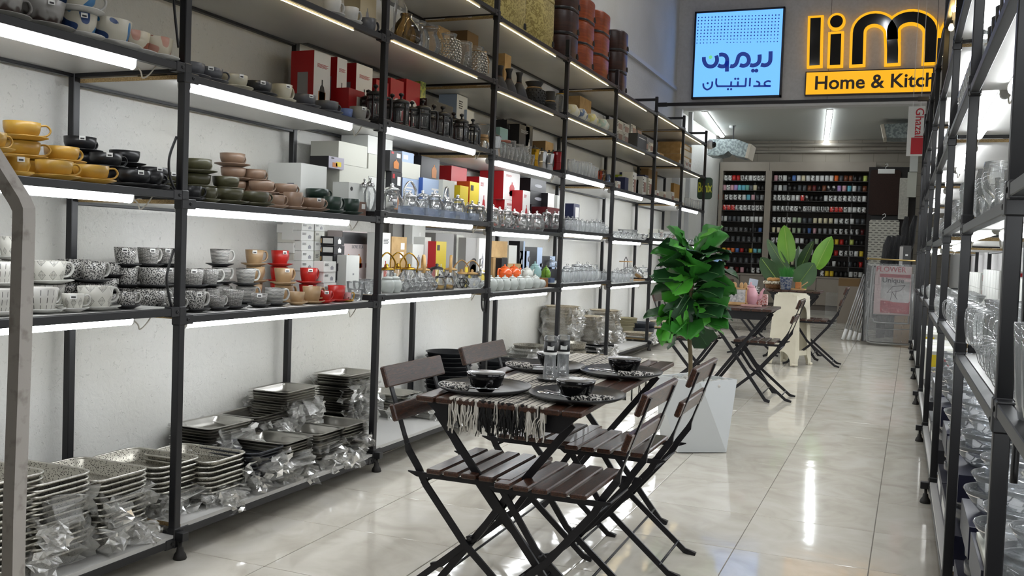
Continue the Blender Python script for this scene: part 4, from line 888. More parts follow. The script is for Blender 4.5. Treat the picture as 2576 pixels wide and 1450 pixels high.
q = at2(1915, 768); o = MB().cbox((0, 0, .045), (.10, .07, .09), .004).build('pink_box', PINKP, None, (q.x, q.y, z2+.001)); tag(o, 'pink floral printed box on the second table', 'box')
q = at2(1895, 772); o = MB().prism(rrect(.16, .1, .02), .012).build('pink_tray', mat('pink_tray', '#b98d86', .5), None, (q.x-.02, q.y+.02, z2+.001)); tag(o, 'flat pink tray beside the pink floral box', 'tray')
# ================================================================ third table, stool, banana plant
T3 = (1.33, 10.75); t3 = make_table(.56, .56, 7); q = hf(1971, 745, .72); T3 = (q.x, max(q.y+.2, 10.62)); t3.location = (T3[0], T3[1], fz(T3[1])+.002); tag(t3, 'dark slatted folding table behind the white stool', 'table')
q = hf(2035, 805, .455); chair(q.x+.02, q.y+.05, pi, 'dark folding chair right of the white stool'); chair(T3[0]-.38, T3[1]+.05, 0, 'dark folding chair left of the table behind the stool')
z3 = fz(T3[1])+.7235
def at3(px, dy=0): p = hy(px, 738, T3[1]+dy); return (p.x, p.y, z3+.001)
WICK = noisy('wicker', '#5a3a22', '#8a6238', .7, 120, bs=.6); CLOTH = pat_blotch('spotted_cloth', '#c4bda8', '#6f5d48', 60, .58, .6)
l_ = at3(1944); t = empty('bread_basket', l_); tag(t, 'round wicker basket with spotted cloth lining', 'basket')
ob('basket', MB().lathe([(1e-5, 0), (.075, 0), (.1, .07), (.092, .07), (.07, .008), (1e-5, .006)], 24).mesh('basket', WICK), t)
ob('cloth', MB().lathe([(.094, .05), (.106, .05), (.11, .07), (.1, .082), (.08, .078), (1e-5, .06)], 28, wob=lambda a, z: 1+.05*sin(7*a)).mesh('cloth', CLOTH), t)
for k in range(5):
    a = k*1.26; o = MB().sphere((0, 0, 0), .03, 10, 7, sc=(1.2, 1, .7)).build('bread_roll', mat('bread', '#b98a52', .7), None, (l_[0]+.04*cos(a), l_[1]+.04*sin(a), z3+.1)); tag(o, 'small bread roll in the wicker basket', 'bread roll', 'on the third table', 'bread rolls')
l_ = at3(1976, -.1); t = empty('grass_pot', l_); tag(t, 'small potted artificial grass in a blue-white patterned pot', 'potted plant')
ob('pot', MB().lathe([(1e-5, 0), (.05, 0), (.07, .13), (.074, .13), (.066, .135), (.06, .11), (1e-5, .11)], 20).mesh('pot', pat_blotch('blue_white_pattern', '#b9bfc6', '#5b6d93', 60, .5, .54)), t)
GRS = mat('grass_blade', '#2f7a2a', .5); b = MB()
for k in range(140):
    a = RND.uniform(0, 6.28); r = .055*sqrt(RND.random()); h = RND.uniform(.09, .15); x, y = r*cos(a), r*sin(a); lx, ly = x*RND.uniform(.3, 1.1), y*RND.uniform(.3, 1.1)
    b.add([(x-.003, y, .11), (x+.003, y, .11), (x+lx*.6+.002, y+ly*.6, .11+h*.7), (x+lx*.6-.002, y+ly*.6, .11+h*.7), (x+lx, y+ly, .11+h)], [(0, 1, 2, 3), (3, 2, 4)])
ob('grass', b.mesh('grass', GRS), t)['kind'] = 'stuff'
l_ = at3(1995, 0); o = MB().prism(rrect(.26, .17, .02), .012).build('wooden_tray', LW, None, (l_[0]+.0, l_[1], z3+.001)); tag(o, 'light wooden tray on the third table', 'tray')
o = MB().cbox((0, 0, .035), (.06, .06, .07), .004).build('wooden_holder', noisy('orange_wood', '#b5713a', '#c5834a', .5, 12), None, (l_[0]+.05, l_[1], z3+.0135)); tag(o, 'small orange wooden holder on the wooden tray', 'holder')
o = MB().tube([(0, 0, 0), (.09, 0, .07)], .006, 6).build('wooden_utensil', LW, None, (l_[0]+.06, l_[1]-.04, z3+.02)); tag(o, 'wooden utensil leaning on the wooden tray', 'utensil')
# stool
STL = noisy('ivory_plastic', '#c6c0ab', '#d0cab6', .42, 6); c0 = hf(1940, 918); sy_ = c0.y+.16; sc_ = Vector((c0.x+.155, sy_, fz(sy_)+.002)); hS = .70
t = empty('plastic_stool', sc_, -.42); tag(t, 'tall ivory plastic stool with arched legs', 'stool')
rb, rtp = .158, .125
def panel(outer, hole, z0, z1, rz, nm):
    poly = [(-rb, 0), (-rb+(rb-rtp)*1.0, hS), (rtp, hS), (rb, 0)]+hole
    b = MB(); tilt = atan2(rb-rtp, hS)
    vs, fs = ext([(x, z) for x, z in poly], 0, .008)
    M = Matrix.Rotation(rz, 4, 'Z') @ Matrix.Translation((0, -rb, 0)) @ Matrix.Rotation(-tilt, 4, 'X')
    b.add(vs, fs, 0, False, M); ob(nm, b.mesh(nm, STL), t)
arcA = [(.105*cos(a), .135*sin(a)) for a in [pi*k/10 for k in range(11)]]
arcB = [(.085, 0.0)]+[(.078*cos(a), .50+.10*sin(a)) for a in [pi*k/10 for k in range(11)]]+[(-.085, 0)]
arcB2 = [(.105, 0), (.1, .06), (.08, .09), (.078, .1)]+[(.074*cos(a), .50+.10*sin(a)) for a in [pi*k/10 for k in range(11)]]+[(-.078, .1), (-.08, .09), (-.1, .06), (-.105, 0)]
panel(None, arcA, 0, 0, 0, 'front_panel'); panel(None, arcB2, 0, 0, pi/2, 'side_panel'); panel(None, arcA, 0, 0, pi, 'back_panel'); panel(None, arcB2, 0, 0, -pi/2, 'side_panel')
ob('crossbar', MB().cbox((rb-.02, 0, .125), (.02, .24, .05), .004).mesh('crossbar', STL), t)
ob('seat', MB().prism(rrect(rtp*2.1, rtp*2.1, .06, 5), .02, z=hS-.01).prism(rrect(rtp*1.9, rtp*1.9, .06, 5), .012, z=hS+.01).mesh('seat', STL), t)
for a, c_ in ((-1, -1), (1, -1), (1, 1), (-1, 1)): ob('foot', MB().cbox((a*(rb-.012), c_*(rb-.012), .012), (.05, .05, .024), .006).mesh('foot', STL), t)
# banana plant
bp0 = Vector((hy(1978, 740, T3[1]+.62).x, T3[1]+.62, 0)); bp0.z = fz(bp0.y)+.003
t = empty('banana_plant', bp0); tag(t, 'artificial banana plant with broad paddle leaves behind the third table', 'potted plant')
ob('pot', MB().lathe([(1e-5, 0), (.12, 0), (.16, .3), (.165, .3), (.15, .32), (.145, .28), (1e-5, .28)], 20).mesh('pot', BLK2), t)
BL1, BL2, BL3 = leaf_mat('banana_bright', '#5a8f24', '#6fa030'), leaf_mat('banana_dark', '#24401c', '#2f5024'), leaf_mat('banana_grey', '#3c5a38', '#47663f'); BRB = mat('banana_rib', '#8aa84e', .5)
def paddle(b0, b1, w, mt, dy0, dy1, twist=0.0):
    """leaf blade between two photo points, dy = distance offsets from the plant"""
    A_ = hy(*b0, bp0.y+dy0)-bp0; C_ = hy(*b1, bp0.y+dy1)-bp0; ax = (C_-A_); ln = ax.length; ax.normalize(); sd = ax.cross(Vector((0, -1, 0))).normalized(); sd = (sd*cos(twist)+Vector((0, -1, 0))*sin(twist)).normalized(); nn = ax.cross(sd)
    b = MB(); vs = []; ns = 12
    for i in range(ns+1):
        u = i/ns; hw = w/2*max(.02, (sin(pi*min(1, (u*.93+.07))**.85))**.6 if u < 1 else .02)
        for j in range(-3, 4):
            v = j/3; vs.append(A_+ax*ln*u+sd*v*hw-nn*(abs(v)*hw*.28)+nn*(.06*u*u)*ln)
    fs = [(i*7+j, (i+1)*7+j, (i+1)*7+j+1, i*7+j+1) for i in range(ns) for j in range(6)]; b.add(vs, fs, 0, True)
    b.tube([Vector(vs[i*7+3])+nn*.004 for i in range(ns)], .006, 5, 1)
    ob('leaf', b.mesh('leaf', [mt, BRB]), t)
    st = Vector((0, 0, .3)); ob('stem', MB().tube(xbez([st, (st+A_)/2+Vector((A_.x*.1, 0, .05)), A_], 5), .010, 7).mesh('stem', mt), t)
paddle((1984, 660), (1972, 566), 0.20, BL1, -.05, -.02); paddle((1980, 652), (1976, 580), 0.17, BL1, .1, .1)
paddle((1988, 690), (1926, 602), .17, BL3, -.05, .02, .5); paddle((1958, 708), (1913, 648), .20, BL2, -.12, -.14); paddle((2015, 690), (2006, 618), .13, BL3, .1, .15, .8)
paddle((2012, 680), (2044, 604), .15, BL2, .0, .1, .6); paddle((2052, 676), (2092, 594), .19, BL1, -.05, 0); paddle((2008, 716), (2048, 662), .25, BL3, -.15, -.16)
# ================================================================ display table in the back
yv = 13.0; A_, C_ = hy(1795, 738, yv), hy(1925, 738, yv); zt = A_.z
t = empty('display_table', (A_.x, yv, fz(yv)+.002)); tag(t, 'low dark display table behind the second table', 'display table'); w = C_.x-A_.x; hh = zt-fz(yv)
ob('top', MB().cbox((w/2, .2, hh-.015), (w, .45, .03), .004).mesh('top', BLK2), t)
for x in (.03, w-.03):
    for y in (.03, .38): ob('leg', MB().cbox((x, y, (hh-.03)/2), (.03, .03, hh-.03), .002).mesh('leg', BLK2), t)
ob('lower_shelf', MB().cbox((w/2, .2, hh*.35), (w-.06, .38, .02), .003).mesh('lower_shelf', BLK2), t)
zt = fz(yv)+.003+hh
BWP = pat_blotch('black_white_print', '#cbc8c2', '#1b1a1a', 70, .47, .53); STR = noisy('striped_tin', '#c7a25a', '#7d4636', .4, 12, st=(1, 1, .01), lo=.48, hi=.52, detail=1)
o = MB().prism(rrect(.27, .2, .02), .02).build('red_tray', mat('red_lacquer', '#a51d22', .3), None, (hy(1818, 712, yv).x, yv+.15, hy(1818, 716, yv).z)); tag(o, 'red tray with white cups on the display table', 'tray'); zr_ = o.location.z
o = MB().box((0, 0, 0), (.25, .18, zr_-zt)).build('white_riser', WBOX, None, (o.location.x, yv+.15, (zr_+zt)/2)); tag(o, 'white riser box under the red tray', 'box')
cupw = MB().lathe([(1e-5, 0), (.02, 0), (.028, .045), (.025, .045), (.018, .006), (1e-5, .006)], 12).mesh('cup', WHT)
for k in range(4): o = ob('cup', cupw, None, (hy(1806+k*8, 712, yv).x, yv+.12, zr_+.021)); tag(o, 'tiny white cup on the red tray', 'cup', 'on the display table', 'tiny white cups')
for k in range(5):
    x = hy(1868+k*9, 720, yv).x; o = MB().lathe([(1e-5, 0), (.035, 0), (.035, .1), (.03, .11), (1e-5, .112)], 14).build('canister', BWP, None, (x, yv+.06, zt+.001)); tag(o, 'black and white patterned canister', 'canister', 'on the display table', 'patterned canisters')
    if k < 4: o = MB().cbox((0, 0, .06), (.06, .06, .12), .003).build('striped_tin', BWP if k % 2 else STR, None, (x, yv+.24, zt+.001)); tag(o, 'tall striped tin behind the patterned canisters', 'tin', 'on the display table', 'striped tins')
p = hy(1892, 693, yv); t = empty('price_card', (p.x, yv+.1, zt+.12)); tag(t, 'white tilted price card standing on the patterned canisters', 'price card')
ob('card', MB().cbox((0, 0, .05), (.12, .004, .085), .001, M=Matrix.Rotation(.15, 4, 'Y')).mesh('card', mat('pale_card', '#aeb4c0', .6)), t); ob('stand', MB().cbox((0, 0, .0), (.01, .03, .02), .001).mesh('stand', BLK2), t)
t = empty('hanging_towel', (hy(1797, 640, PY[8]+.1).x, PY[8]+.1, hy(1797, 697, PY[8]+.1).z)); tag(t, 'light blue towel hanging at the end of the left rack', 'towel')
h = hy(1797, 643, PY[8]+.1).z-t.location.z
b = MB(); vs = []
for i in range(9):
    for j in range(7): u, v = i/8, j/6; vs.append((.0+.09*u+.02*v*u, .02*sin(u*9)*(1-.5*v), h*v))
b.add(vs, [(i*7+j, (i+1)*7+j, (i+1)*7+j+1, i*7+j+1) for i in range(8) for j in range(6)], 0, True); ob('cloth', b.mesh('cloth', mat('light_blue_cloth', '#7f9cc4', .8)), t)
ob('hook', MB().tube([(.04, 0, h), (.04, 0, h+.04), (-.02, -.06, h+.05)], .004, 6).mesh('hook', CHROME), t)
# ================================================================ white metal frame in the foreground
PNT = noisy('chipped_white_paint', '#8d867d', '#a9a39b', .5, 30, lo=.3, hi=.45, bs=.1)
dd = 1.86
def fp(px, py): return CAM+ray(px, py)*dd
b0 = fp(32, 1450); a1, a2 = fp(62, 520), fp(-60, 330); base = Vector((b0.x, b0.y, fz(b0.y)))
t = empty('metal_frame_stand', base); tag(t, 'chipped white metal tube frame stand in the left foreground', 'stand')
P = [Vector((0, 0, 0)), fp(36, 1300)-base, fp(50, 900)-base, fp(60, 560)-base, fp(60, 528)-base, fp(50, 505)-base, a2-base]
ob('post', MB().tube(P, .0145, 4, sq=True).mesh('post', PNT), t)
far = fp(-460, 330)-base; ob('top_rail', MB().tube([a2-base, far], .0145, 4, sq=True).mesh('top_rail', PNT), t)
p2 = fp(-560, 520)-base; ob('post', MB().tube([far, p2, Vector((p2.x, p2.y, 0))], .0145, 4, sq=True).mesh('post', PNT), t)
# ================================================================ helpers for shelf goods
def yat(px, x, z, y0=5.0):
    y = y0
    for _ in range(4): y = hx(px, project((x, y, z))[1], x).y
    return y
def where(bay, lv, extra=''): return '%s, %s%s' % (SHN[lv], bayn(bay), extra)
HB = random.Random(3)
# ---------------------------------------------------------------- cups
def cmat(name, c, rough=.35): return noisy('glaze_'+name, c, tuple(max(0, min(1, x*.88)) for x in [int(c[i:i+2], 16)/255 for i in (1, 3, 5)]), rough, 10)
def diamonds():
    m = mat('diamond_print', '#c6c4bb', .4); c = coord(m, 'Object'); sx = N(m, 'ShaderNodeSeparateXYZ'); L(m, c, sx.inputs[0])
    an = N(m, 'ShaderNodeMath', _operation='ARCTAN2'); L(m, sx.outputs[1], an.inputs[0]); L(m, sx.outputs[0], an.inputs[1])
    u, ur = fract(m, an.outputs[0], 1.4); v, vr = fract(m, sx.outputs[2], 21)
    def tri(s):
        a = N(m, 'ShaderNodeMath', _operation='SUBTRACT'); L(m, s, a.inputs[0]); a.inputs[1].default_value = .5; b = N(m, 'ShaderNodeMath', _operation='ABSOLUTE'); L(m, a.outputs[0], b.inputs[0]); return b.outputs[0]
    d = mul(m, tri(u), tri(v), 'ADD'); ins = lt(m, d, .32); u2, _ = fract(m, an.outputs[0], 14); v2, _ = fract(m, sx.outputs[2], 230); dots = mul(m, lt(m, u2, .5), lt(m, v2, .55)); k = mul(m, ins, dots)
    e1 = mul(m, lt(m, d, .36), lt(m, d, .33, 'GREATER_THAN')); k = mul(m, k, e1, 'MAXIMUM')
    rp = ramp(m, k, [(0, '#c6c4bb'), (1, '#3a3936')]); L(m, rp.outputs[0], bsdf(m).inputs['Base Color']); return m
def lines(name, fu, fv, wu, wv, c1, c2, join='MAXIMUM', nz=0):
    m = mat(name, c1, .4); c = coord(m, 'Object'); sx = N(m, 'ShaderNodeSeparateXYZ'); L(m, c, sx.inputs[0])
    an = N(m, 'ShaderNodeMath', _operation='ARCTAN2'); L(m, sx.outputs[1], an.inputs[0]); L(m, sx.outputs[0], an.inputs[1])
    ns = N(m, 'ShaderNodeTexNoise', Scale=60, Detail=2); L(m, c, ns.inputs['Vector'])
    def ax_(s, f, w, a):
        q = N(m, 'ShaderNodeMath', _operation='MULTIPLY_ADD'); L(m, ns.outputs['Fac'], q.inputs[0]); q.inputs[1].default_value = nz*a; L(m, s, q.inputs[2]); fr, _ = fract(m, q.outputs[0], f); return lt(m, fr, w)
    k = mul(m, ax_(an.outputs[0], fu, wu, 2.0), ax_(sx.outputs[2], fv, wv, .08), join)
    rp = ramp(m, k, [(0, c1), (1, c2)]); L(m, rp.outputs[0], bsdf(m).inputs['Base Color']); return m
CM = {'yellow': cmat('mustard', '#c49a3f'), 'black': cmat('black', '#1c1c1e'), 'olive': cmat('olive', '#4c4a33'), 'tan': cmat('tan', '#8d7460'), 'green': cmat('green', '#22332a'), 'cream': cmat('cream', '#c2bda8'), 'grey': cmat('grey', '#55565a'), 'dgrey': cmat('dark_grey', '#333436'), 'blue': cmat('blue', '#5f73a4'), 'lgrey': cmat('light_grey', '#8d8b84'),
      'kraft': cmat('kraft', '#a98c68'), 'red': cmat('red', '#b5241d'), 'brown': cmat('brown', '#5f4a3f'), 'diamond': diamonds(), 'dash': lines('dash_print', 2.6, 40, .10, .72, '#c3c1ba', '#3c3a37', 'MULTIPLY'), 'leopard': pat_blotch('leopard_print', '#bdbbb5', '#242322', 230, .49, .53), 'cross': lines('cross_print', 9, 170, .32, .32, '#b9b7b1', '#33322f', 'MAXIMUM', .12), 'stripe': lines('stripe_print', .01, 180, .0, .45, '#b9b7b1', '#2b2a28', 'MAXIMUM', .05),
      'blueart': None, 'terra': None, 'drip': None, 'white': cmat('white', '#c9c8c2')}
def art(name, a, b_, base):
    m = mat(name, base, .35); n = N(m, 'ShaderNodeTexNoise', Scale=16, Detail=0); L(m, coord(m), n.inputs['Vector']); rp = ramp(m, n.outputs['Fac'], [(.0, b_), (.36, b_), (.365, base), (.62, base), (.625, a)]); L(m, rp.outputs[0], bsdf(m).inputs['Base Color']); return m
CM['blueart'] = art('blue_art', '#2f6f9f', '#24406f', '#c4bfae'); CM['terra'] = art('terracotta_art', '#8f4a30', '#b98a78', '#c4bba4')
m = mat('drip_glaze', '#8d8a85', .3); sz = N(m, 'ShaderNodeSeparateXYZ'); L(m, coord(m), sz.inputs[0]); n = N(m, 'ShaderNodeTexNoise', Scale=45, Detail=0); L(m, coord(m), n.inputs['Vector']); q = N(m, 'ShaderNodeMath', _operation='MULTIPLY_ADD'); L(m, n.outputs['Fac'], q.inputs[0]); q.inputs[1].default_value = .05; L(m, sz.outputs[2], q.inputs[2]); rp = ramp(m, q.outputs[0], [(.05, '#3a2c27'), (.062, '#8d8a85')]); L(m, rp.outputs[0], bsdf(m).inputs['Base Color']); CM['drip'] = m
CNAME = {'yellow': 'mustard yellow', 'black': 'matte black', 'olive': 'olive green', 'tan': 'tan', 'green': 'dark green', 'cream': 'cream', 'grey': 'slate grey', 'dgrey': 'charcoal', 'blue': 'blue', 'lgrey': 'light grey', 'kraft': 'beige', 'red': 'red', 'brown': 'brown', 'diamond': 'white diamond-patterned', 'dash': 'white dash-striped', 'leopard': 'black and white speckled', 'cross': 'black and white crosshatched', 'stripe': 'black and white striped', 'blueart': 'white and blue abstract', 'terra': 'cream and terracotta', 'drip': 'grey and brown drip-glazed', 'white': 'white'}
SAUC = {'diamond': 'white', 'dash': 'white', 'leopard': 'black', 'cross': 'black', 'stripe': 'black', 'blueart': 'white', 'terra': 'white', 'drip': 'lgrey', 'kraft': 'kraft'}
SIZE = {'wide': (.058, .055, .62), 'esp': (.036, .052, .8), 'mug': (.045, .073, .78), 'big': (.060, .074, .8), 'huge': (.075, .088, .72)}
_cm = {}
def cup_me(kind, c):
    if (kind, c) in _cm: return _cm[(kind, c)]
    r, h, tp = SIZE[kind]; r0 = r*tp; b = MB()
    if kind == 'wide': pr = [(1e-5, .003), (r0*.72, 0), (r0*.9, .004), (r*.9, h*.3), (r*.98, h*.6), (r, h), (r*.95, h), (r*.9, h*.55), (r0*.8, h*.15), (1e-5, h*.12)]
    else: pr = [(1e-5, .003), (r0*.85, 0), (r0, .006), (r0+(r-r0)*.6, h*.5), (r, h), (r*.93, h), (r0*.9, h*.2), (1e-5, h*.15)]
    body = b.lathe(pr, 24).mesh('cup', CM[c]); hm = MB().tube(xbez([(r*.96, 0, h*.86), (r*1.35, 0, h*.9), (r*1.55, 0, h*.6), (r*1.3, 0, h*.28), (r0*.98, 0, h*.22)], 4), [h*.075]*17, 7, flat=(1.5, .8)).mesh('handle', CM['white' if c in ('leopard', 'cross', 'stripe', 'diamond', 'dash', 'blueart', 'terra') else c])
    sr = r*1.42; sm = MB().lathe([(1e-5, .001), (sr*.5, 0), (sr*.55, .002), (sr, .013), (sr*1.0, .016), (sr*.97, .016), (sr*.55, .007), (1e-5, .0065)], 28).mesh('saucer', CM[SAUC.get(c, c)])
    _cm[(kind, c)] = (body, hm, sm); return _cm[(kind, c)]
tagm = MB().cbox((0, 0, 0), (.001, .022, .016), .0003).mesh('price_tag', LABELW); tagp = MB().box((.0006, 0, -.002), (.0006, .014, .006)).mesh('barcode', mat('barcode_ink', '#3a3a3a', .7))
def stack(px, row, bay, lv, kind, c, n=1, tg=None, rz=None, top=None):
    r, h, tp = SIZE[kind]; z = shelf_z(bay, lv)+.0015; y = yat(px, row, z); bay = bayof(y); y = min(max(y, PY[bay]+.075), PY[bay+1]-.075); z = shelf_z(bay, lv)+.0015
    w = where(bay, lv, ' front' if row > -.15 else ' back' if row < -.3 else '')
    for k in range(n):
        kd, cc = (kind, c) if not (top and k == n-1) else top
        r, h, tp = SIZE[kd]; body, hm, sm = cup_me(kd, cc)
        jx, jy = HB.uniform(-.006, .006), HB.uniform(-.006, .006); a = (pi/2+HB.uniform(-.5, .35)) if rz is None else rz
        s = ob('saucer', sm, None, (row+jx, y+jy, z), HB.uniform(0, 6)); tag(s, '%s saucer' % CNAME[SAUC.get(cc, cc)], 'saucer', w, 'saucers on the left rack')
        o = ob('cup', body, None, (row+jx, y+jy, z+.0085), a); tag(o, '%s %s' % (CNAME[cc], 'espresso cup' if kd == 'esp' else 'coffee cup'), 'cup', w, 'coffee cups on the left rack')
        ob('handle', hm, o)
        if (tg if tg is not None else HB.random() < .3):
            aa = -a+HB.uniform(-.9, -.3); q = ob('price_tag', tagm, o, ((r+.001)*cos(aa), (r+.001)*sin(aa), h*.86)); q.rotation_euler = (0, -.1, aa); ob('barcode', tagp, q)
        z += .0095+h
# bay 0
for a in [(5, -.09, 'big', 'drip', 1), (108, -.10, 'huge', 'drip', 1), (60, -.3, 'big', 'drip', 1), (193, -.085, 'big', 'blueart', 2), (270, -.09, 'huge', 'blueart', 1), (250, -.28, 'huge', 'blueart', 1), (332, -.09, 'big', 'terra', 1), (322, -.27, 'huge', 'terra', 1), (388, -.085, 'big', 'terra', 1), (430, -.22, 'wide', 'olive', 1), (380, -.35, 'wide', 'dgrey', 1)]: stack(a[0], a[1], 0, 3, a[2], a[3], a[4])
for a in [(48, -.10, 'esp', 'yellow', 1), (139, -.10, 'wide', 'yellow', 1), (231, -.10, 'wide', 'yellow', 1), (55, -.245, 'wide', 'yellow', 3), (152, -.245, 'wide', 'yellow', 2), (-40, -.12, 'wide', 'yellow', 2), (205, -.40, 'wide', 'black', 3), (265, -.26, 'wide', 'black', 2), (310, -.39, 'wide', 'black', 3), (385, -.25, 'wide', 'black', 2), (335, -.11, 'wide', 'black', 1), (405, -.11, 'wide', 'black', 1), (420, -.40, 'wide', 'olive', 2)]: stack(a[0], a[1], 0, 2, a[2], a[3], a[4])
for a in [(-10, -.11, 'mug', 'dash', 1), (10, -.11, 'mug', 'dash', 1), (97, -.12, 'big', 'dash', 1), (180, -.09, 'esp', 'diamond', 1), (238, -.11, 'big', 'diamond', 1), (25, -.32, 'mug', 'diamond', 3), (-5, -.22, 'mug', 'dash', 2), (122, -.27, 'big', 'diamond', 2), (185, -.40, 'big', 'leopard', 2), (235, -.27, 'mug', 'leopard', 2), (258, -.43, 'esp', 'leopard', 3), (318, -.41, 'mug', 'leopard', 3), (372, -.42, 'mug', 'cross', 3), (318, -.09, 'esp', 'leopard', 1), (352, -.22, 'big', 'leopard', 1), (385, -.34, 'big', 'leopard', 2), (415, -.44, 'mug', 'cross', 3), (425, -.10, 'esp', 'leopard', 1)]: stack(a[0], a[1], 0, 1, a[2], a[3], a[4])
# bay 1
for a in [(476, -.10, 'wide', 'grey', 1), (525, -.10, 'wide', 'grey', 1), (588, -.10, 'wide', 'cream', 1), (648, -.10, 'wide', 'dgrey', 1), (706, -.10, 'mug', 'cream', 1), (765, -.10, 'wide', 'grey', 1), (823, -.10, 'wide', 'grey', 1), (866, -.13, 'esp', 'blue', 1), (900, -.10, 'mug', 'lgrey', 1), (500, -.30, 'wide', 'black', 1), (548, -.32, 'wide', 'cream', 1), (575, -.25, 'wide', 'black', 1), (622, -.27, 'wide', 'cream', 1), (662, -.28, 'wide', 'black', 1), (742, -.26, 'wide', 'grey', 1), (788, -.25, 'mug', 'black', 1), (830, -.25, 'mug', 'black', 1)]: stack(a[0], a[1], 1, 3, a[2], a[3], a[4], .6 > HB.random())
for a in [(484, -.10, 'esp', 'black', 1), (522, -.10, 'esp', 'olive', 1), (580, -.10, 'wide', 'olive', 1), (641, -.10, 'wide', 'olive', 1), (699, -.10, 'esp', 'tan', 1), (738, -.10, 'mug', 'tan', 1), (785, -.10, 'wide', 'tan', 1), (836, -.10, 'mug', 'green', 1), (880, -.10, 'mug', 'green', 1), (495, -.30, 'wide', 'olive', 3), (568, -.25, 'wide', 'olive', 2), (585, -.42, 'wide', 'tan', 4), (632, -.40, 'wide', 'tan', 3), (655, -.26, 'wide', 'tan', 2), (715, -.25, 'wide', 'tan', 2), (735, -.42, 'wide', 'green', 3), (798, -.27, 'wide', 'green', 2)]: stack(a[0], a[1], 1, 2, a[2], a[3], a[4])
for a in [(490, -.10, 'mug', 'leopard', 1), (545, -.10, 'esp', 'cross', 1), (588, -.11, 'mug', 'cross', 1), (653, -.10, 'esp', 'stripe', 1), (694, -.11, 'mug', 'stripe', 1), (745, -.10, 'esp', 'kraft', 1), (780, -.11, 'mug', 'kraft', 1), (814, -.09, 'esp', 'red', 1), (846, -.11, 'mug', 'red', 1), (486, -.27, 'mug', 'cross', 2), (523, -.27, 'mug', 'cross', 2), (552, -.42, 'mug', 'stripe', 3), (620, -.27, 'mug', 'stripe', 2), (640, -.44, 'mug', 'kraft', 3), (700, -.40, 'mug', 'red', 3), (712, -.25, 'mug', 'kraft', 2), (773, -.25, 'mug', 'red', 2)]: stack(a[0], a[1], 1, 1, a[2], a[3], a[4])
# ---------------------------------------------------------------- boxes
CARTON = {}
def pbox(name, lab, bay, lv, px0, px1, pyt, xf, depth, mt, base=None, prints=(), side=None, rz=0, h=None, cat='box', wh=None):
    z0 = (shelf_z(bay, lv) if base is None else base)+.0015
    y0, y1 = yat(px0, xf, z0+.1), yat(px1, xf, z0+.1); bay = bayof((y0+y1)/2)
    if base is None: z0 = shelf_z(bay, lv)+.0015
    zt = hx((px0+px1)/2, pyt, xf).z if h is None else z0+h
    hh = max(.015, zt-z0); w = max(.02, y1-y0-.002)
    sh = max(0, y1-(PY[bay+1]-.022)); y0 -= sh; y1 -= sh; sh = max(0, PY[bay]+.022-y0); y0 += sh; y1 += sh
    t = empty(name, (xf-depth/2, (y0+y1)/2, z0), rz); tag(t, lab, cat, wh if wh is not None else where(bay, lv))
    mm = [mt, side or mt]
    ob('carton', MB().box((0, 0, hh/2), (depth, w, hh), [0, 0, 1, 1, 0, 0]).mesh('carton', mm), t)
    for p in prints:
        face, u0, u1, v0, v1, pm = p[:6]; shp = p[6] if len(p) > 6 else 'rect'; nm = p[7] if len(p) > 7 else 'print'
        b = MB(); e = .0012
        if face == 'a':   # aisle face, u along y
            c = (depth/2+e/2, -w/2+w*(u0+u1)/2, hh*(v0+v1)/2); d = (w*(u1-u0), hh*(v1-v0)); R_ = Matrix.Translation(c) @ Matrix.Rotation(pi/2, 4, 'Z') @ Matrix.Rotation(pi/2, 4, 'X')
        else:             # near face, u along x
            c = (-depth/2+depth*(u0+u1)/2, -w/2-e/2, hh*(v0+v1)/2); d = (depth*(u1-u0), hh*(v1-v0)); R_ = Matrix.Translation(c) @ Matrix.Rotation(pi/2, 4, 'X')
        if shp == 'rect': b.box((0, 0, 0), (d[0], d[1], e), M=R_)
        elif shp == 'oval': b.prism([(d[0]/2*cos(2*pi*k/20), d[1]/2*sin(2*pi*k/20)) for k in range(20)], e, M=R_, z=-e/2)
        elif shp == 'pot':  # jug silhouette
            q = [(-.3, -.5), (.3, -.5), (.34, .1), (.2, .3), (.06, .36), (.06, .5), (-.06, .5), (-.06, .36), (-.2, .3), (-.34, .1)]; b.prism([(x*d[0], y*d[1]) for x, y in q], e, M=R_, z=-e/2)
        elif shp == 'bars':
            for k in range(9): b.box((-d[0]/2+d[0]*(k+.5)/9, 0, 0), (d[0]/9*(.3+.5*((k*7) % 3)/2), d[1], e), M=R_)
        elif shp == 'lines':
            for k in range(4): b.box((-d[0]*.08*(k % 2), d[1]*(.5-(k+.5)/4), 0), (d[0]*(1-.16*(k % 2)), d[1]/4*.45, e), M=R_)
        elif shp == 'crown': b.prism([(x*d[0], y*d[1]) for x, y in [(-.5, -.5), (.5, -.5), (.5, .2), (.25, -.1), (0, .5), (-.25, -.1), (-.5, .2)]], e, M=R_, z=-e/2)
        ob(nm, b.mesh(nm, pm), t)
    return t
def topz(t): return t.location.z+t.children[0].data.vertices[1].co.z
INKK = mat('ink_black', '#222020', .5); REDB = mat('red_card', '#a3141b', .45); WPR = mat('white_print', '#d9d7d3', .5); GREYPR = mat('grey_print', '#8b8b90', .5); AMB = mat('tea_print', '#b06a22', .5); BLKB = mat('black_card', '#17161a', .45); NAVY = mat('navy_card', '#1b2147', .45); BLUEB = mat('blue_card', '#3257a0', .45); YELB = mat('yellow_card', '#d0b81c', .45); LBLUE = mat('pale_blue_card', '#9fb0c9', .5); LIME = mat('lime_card', '#93a528', .45); DRED = mat('dark_red_card', '#5d1016', .45); GREYC = mat('grey_card', '#8f8d8a', .6)
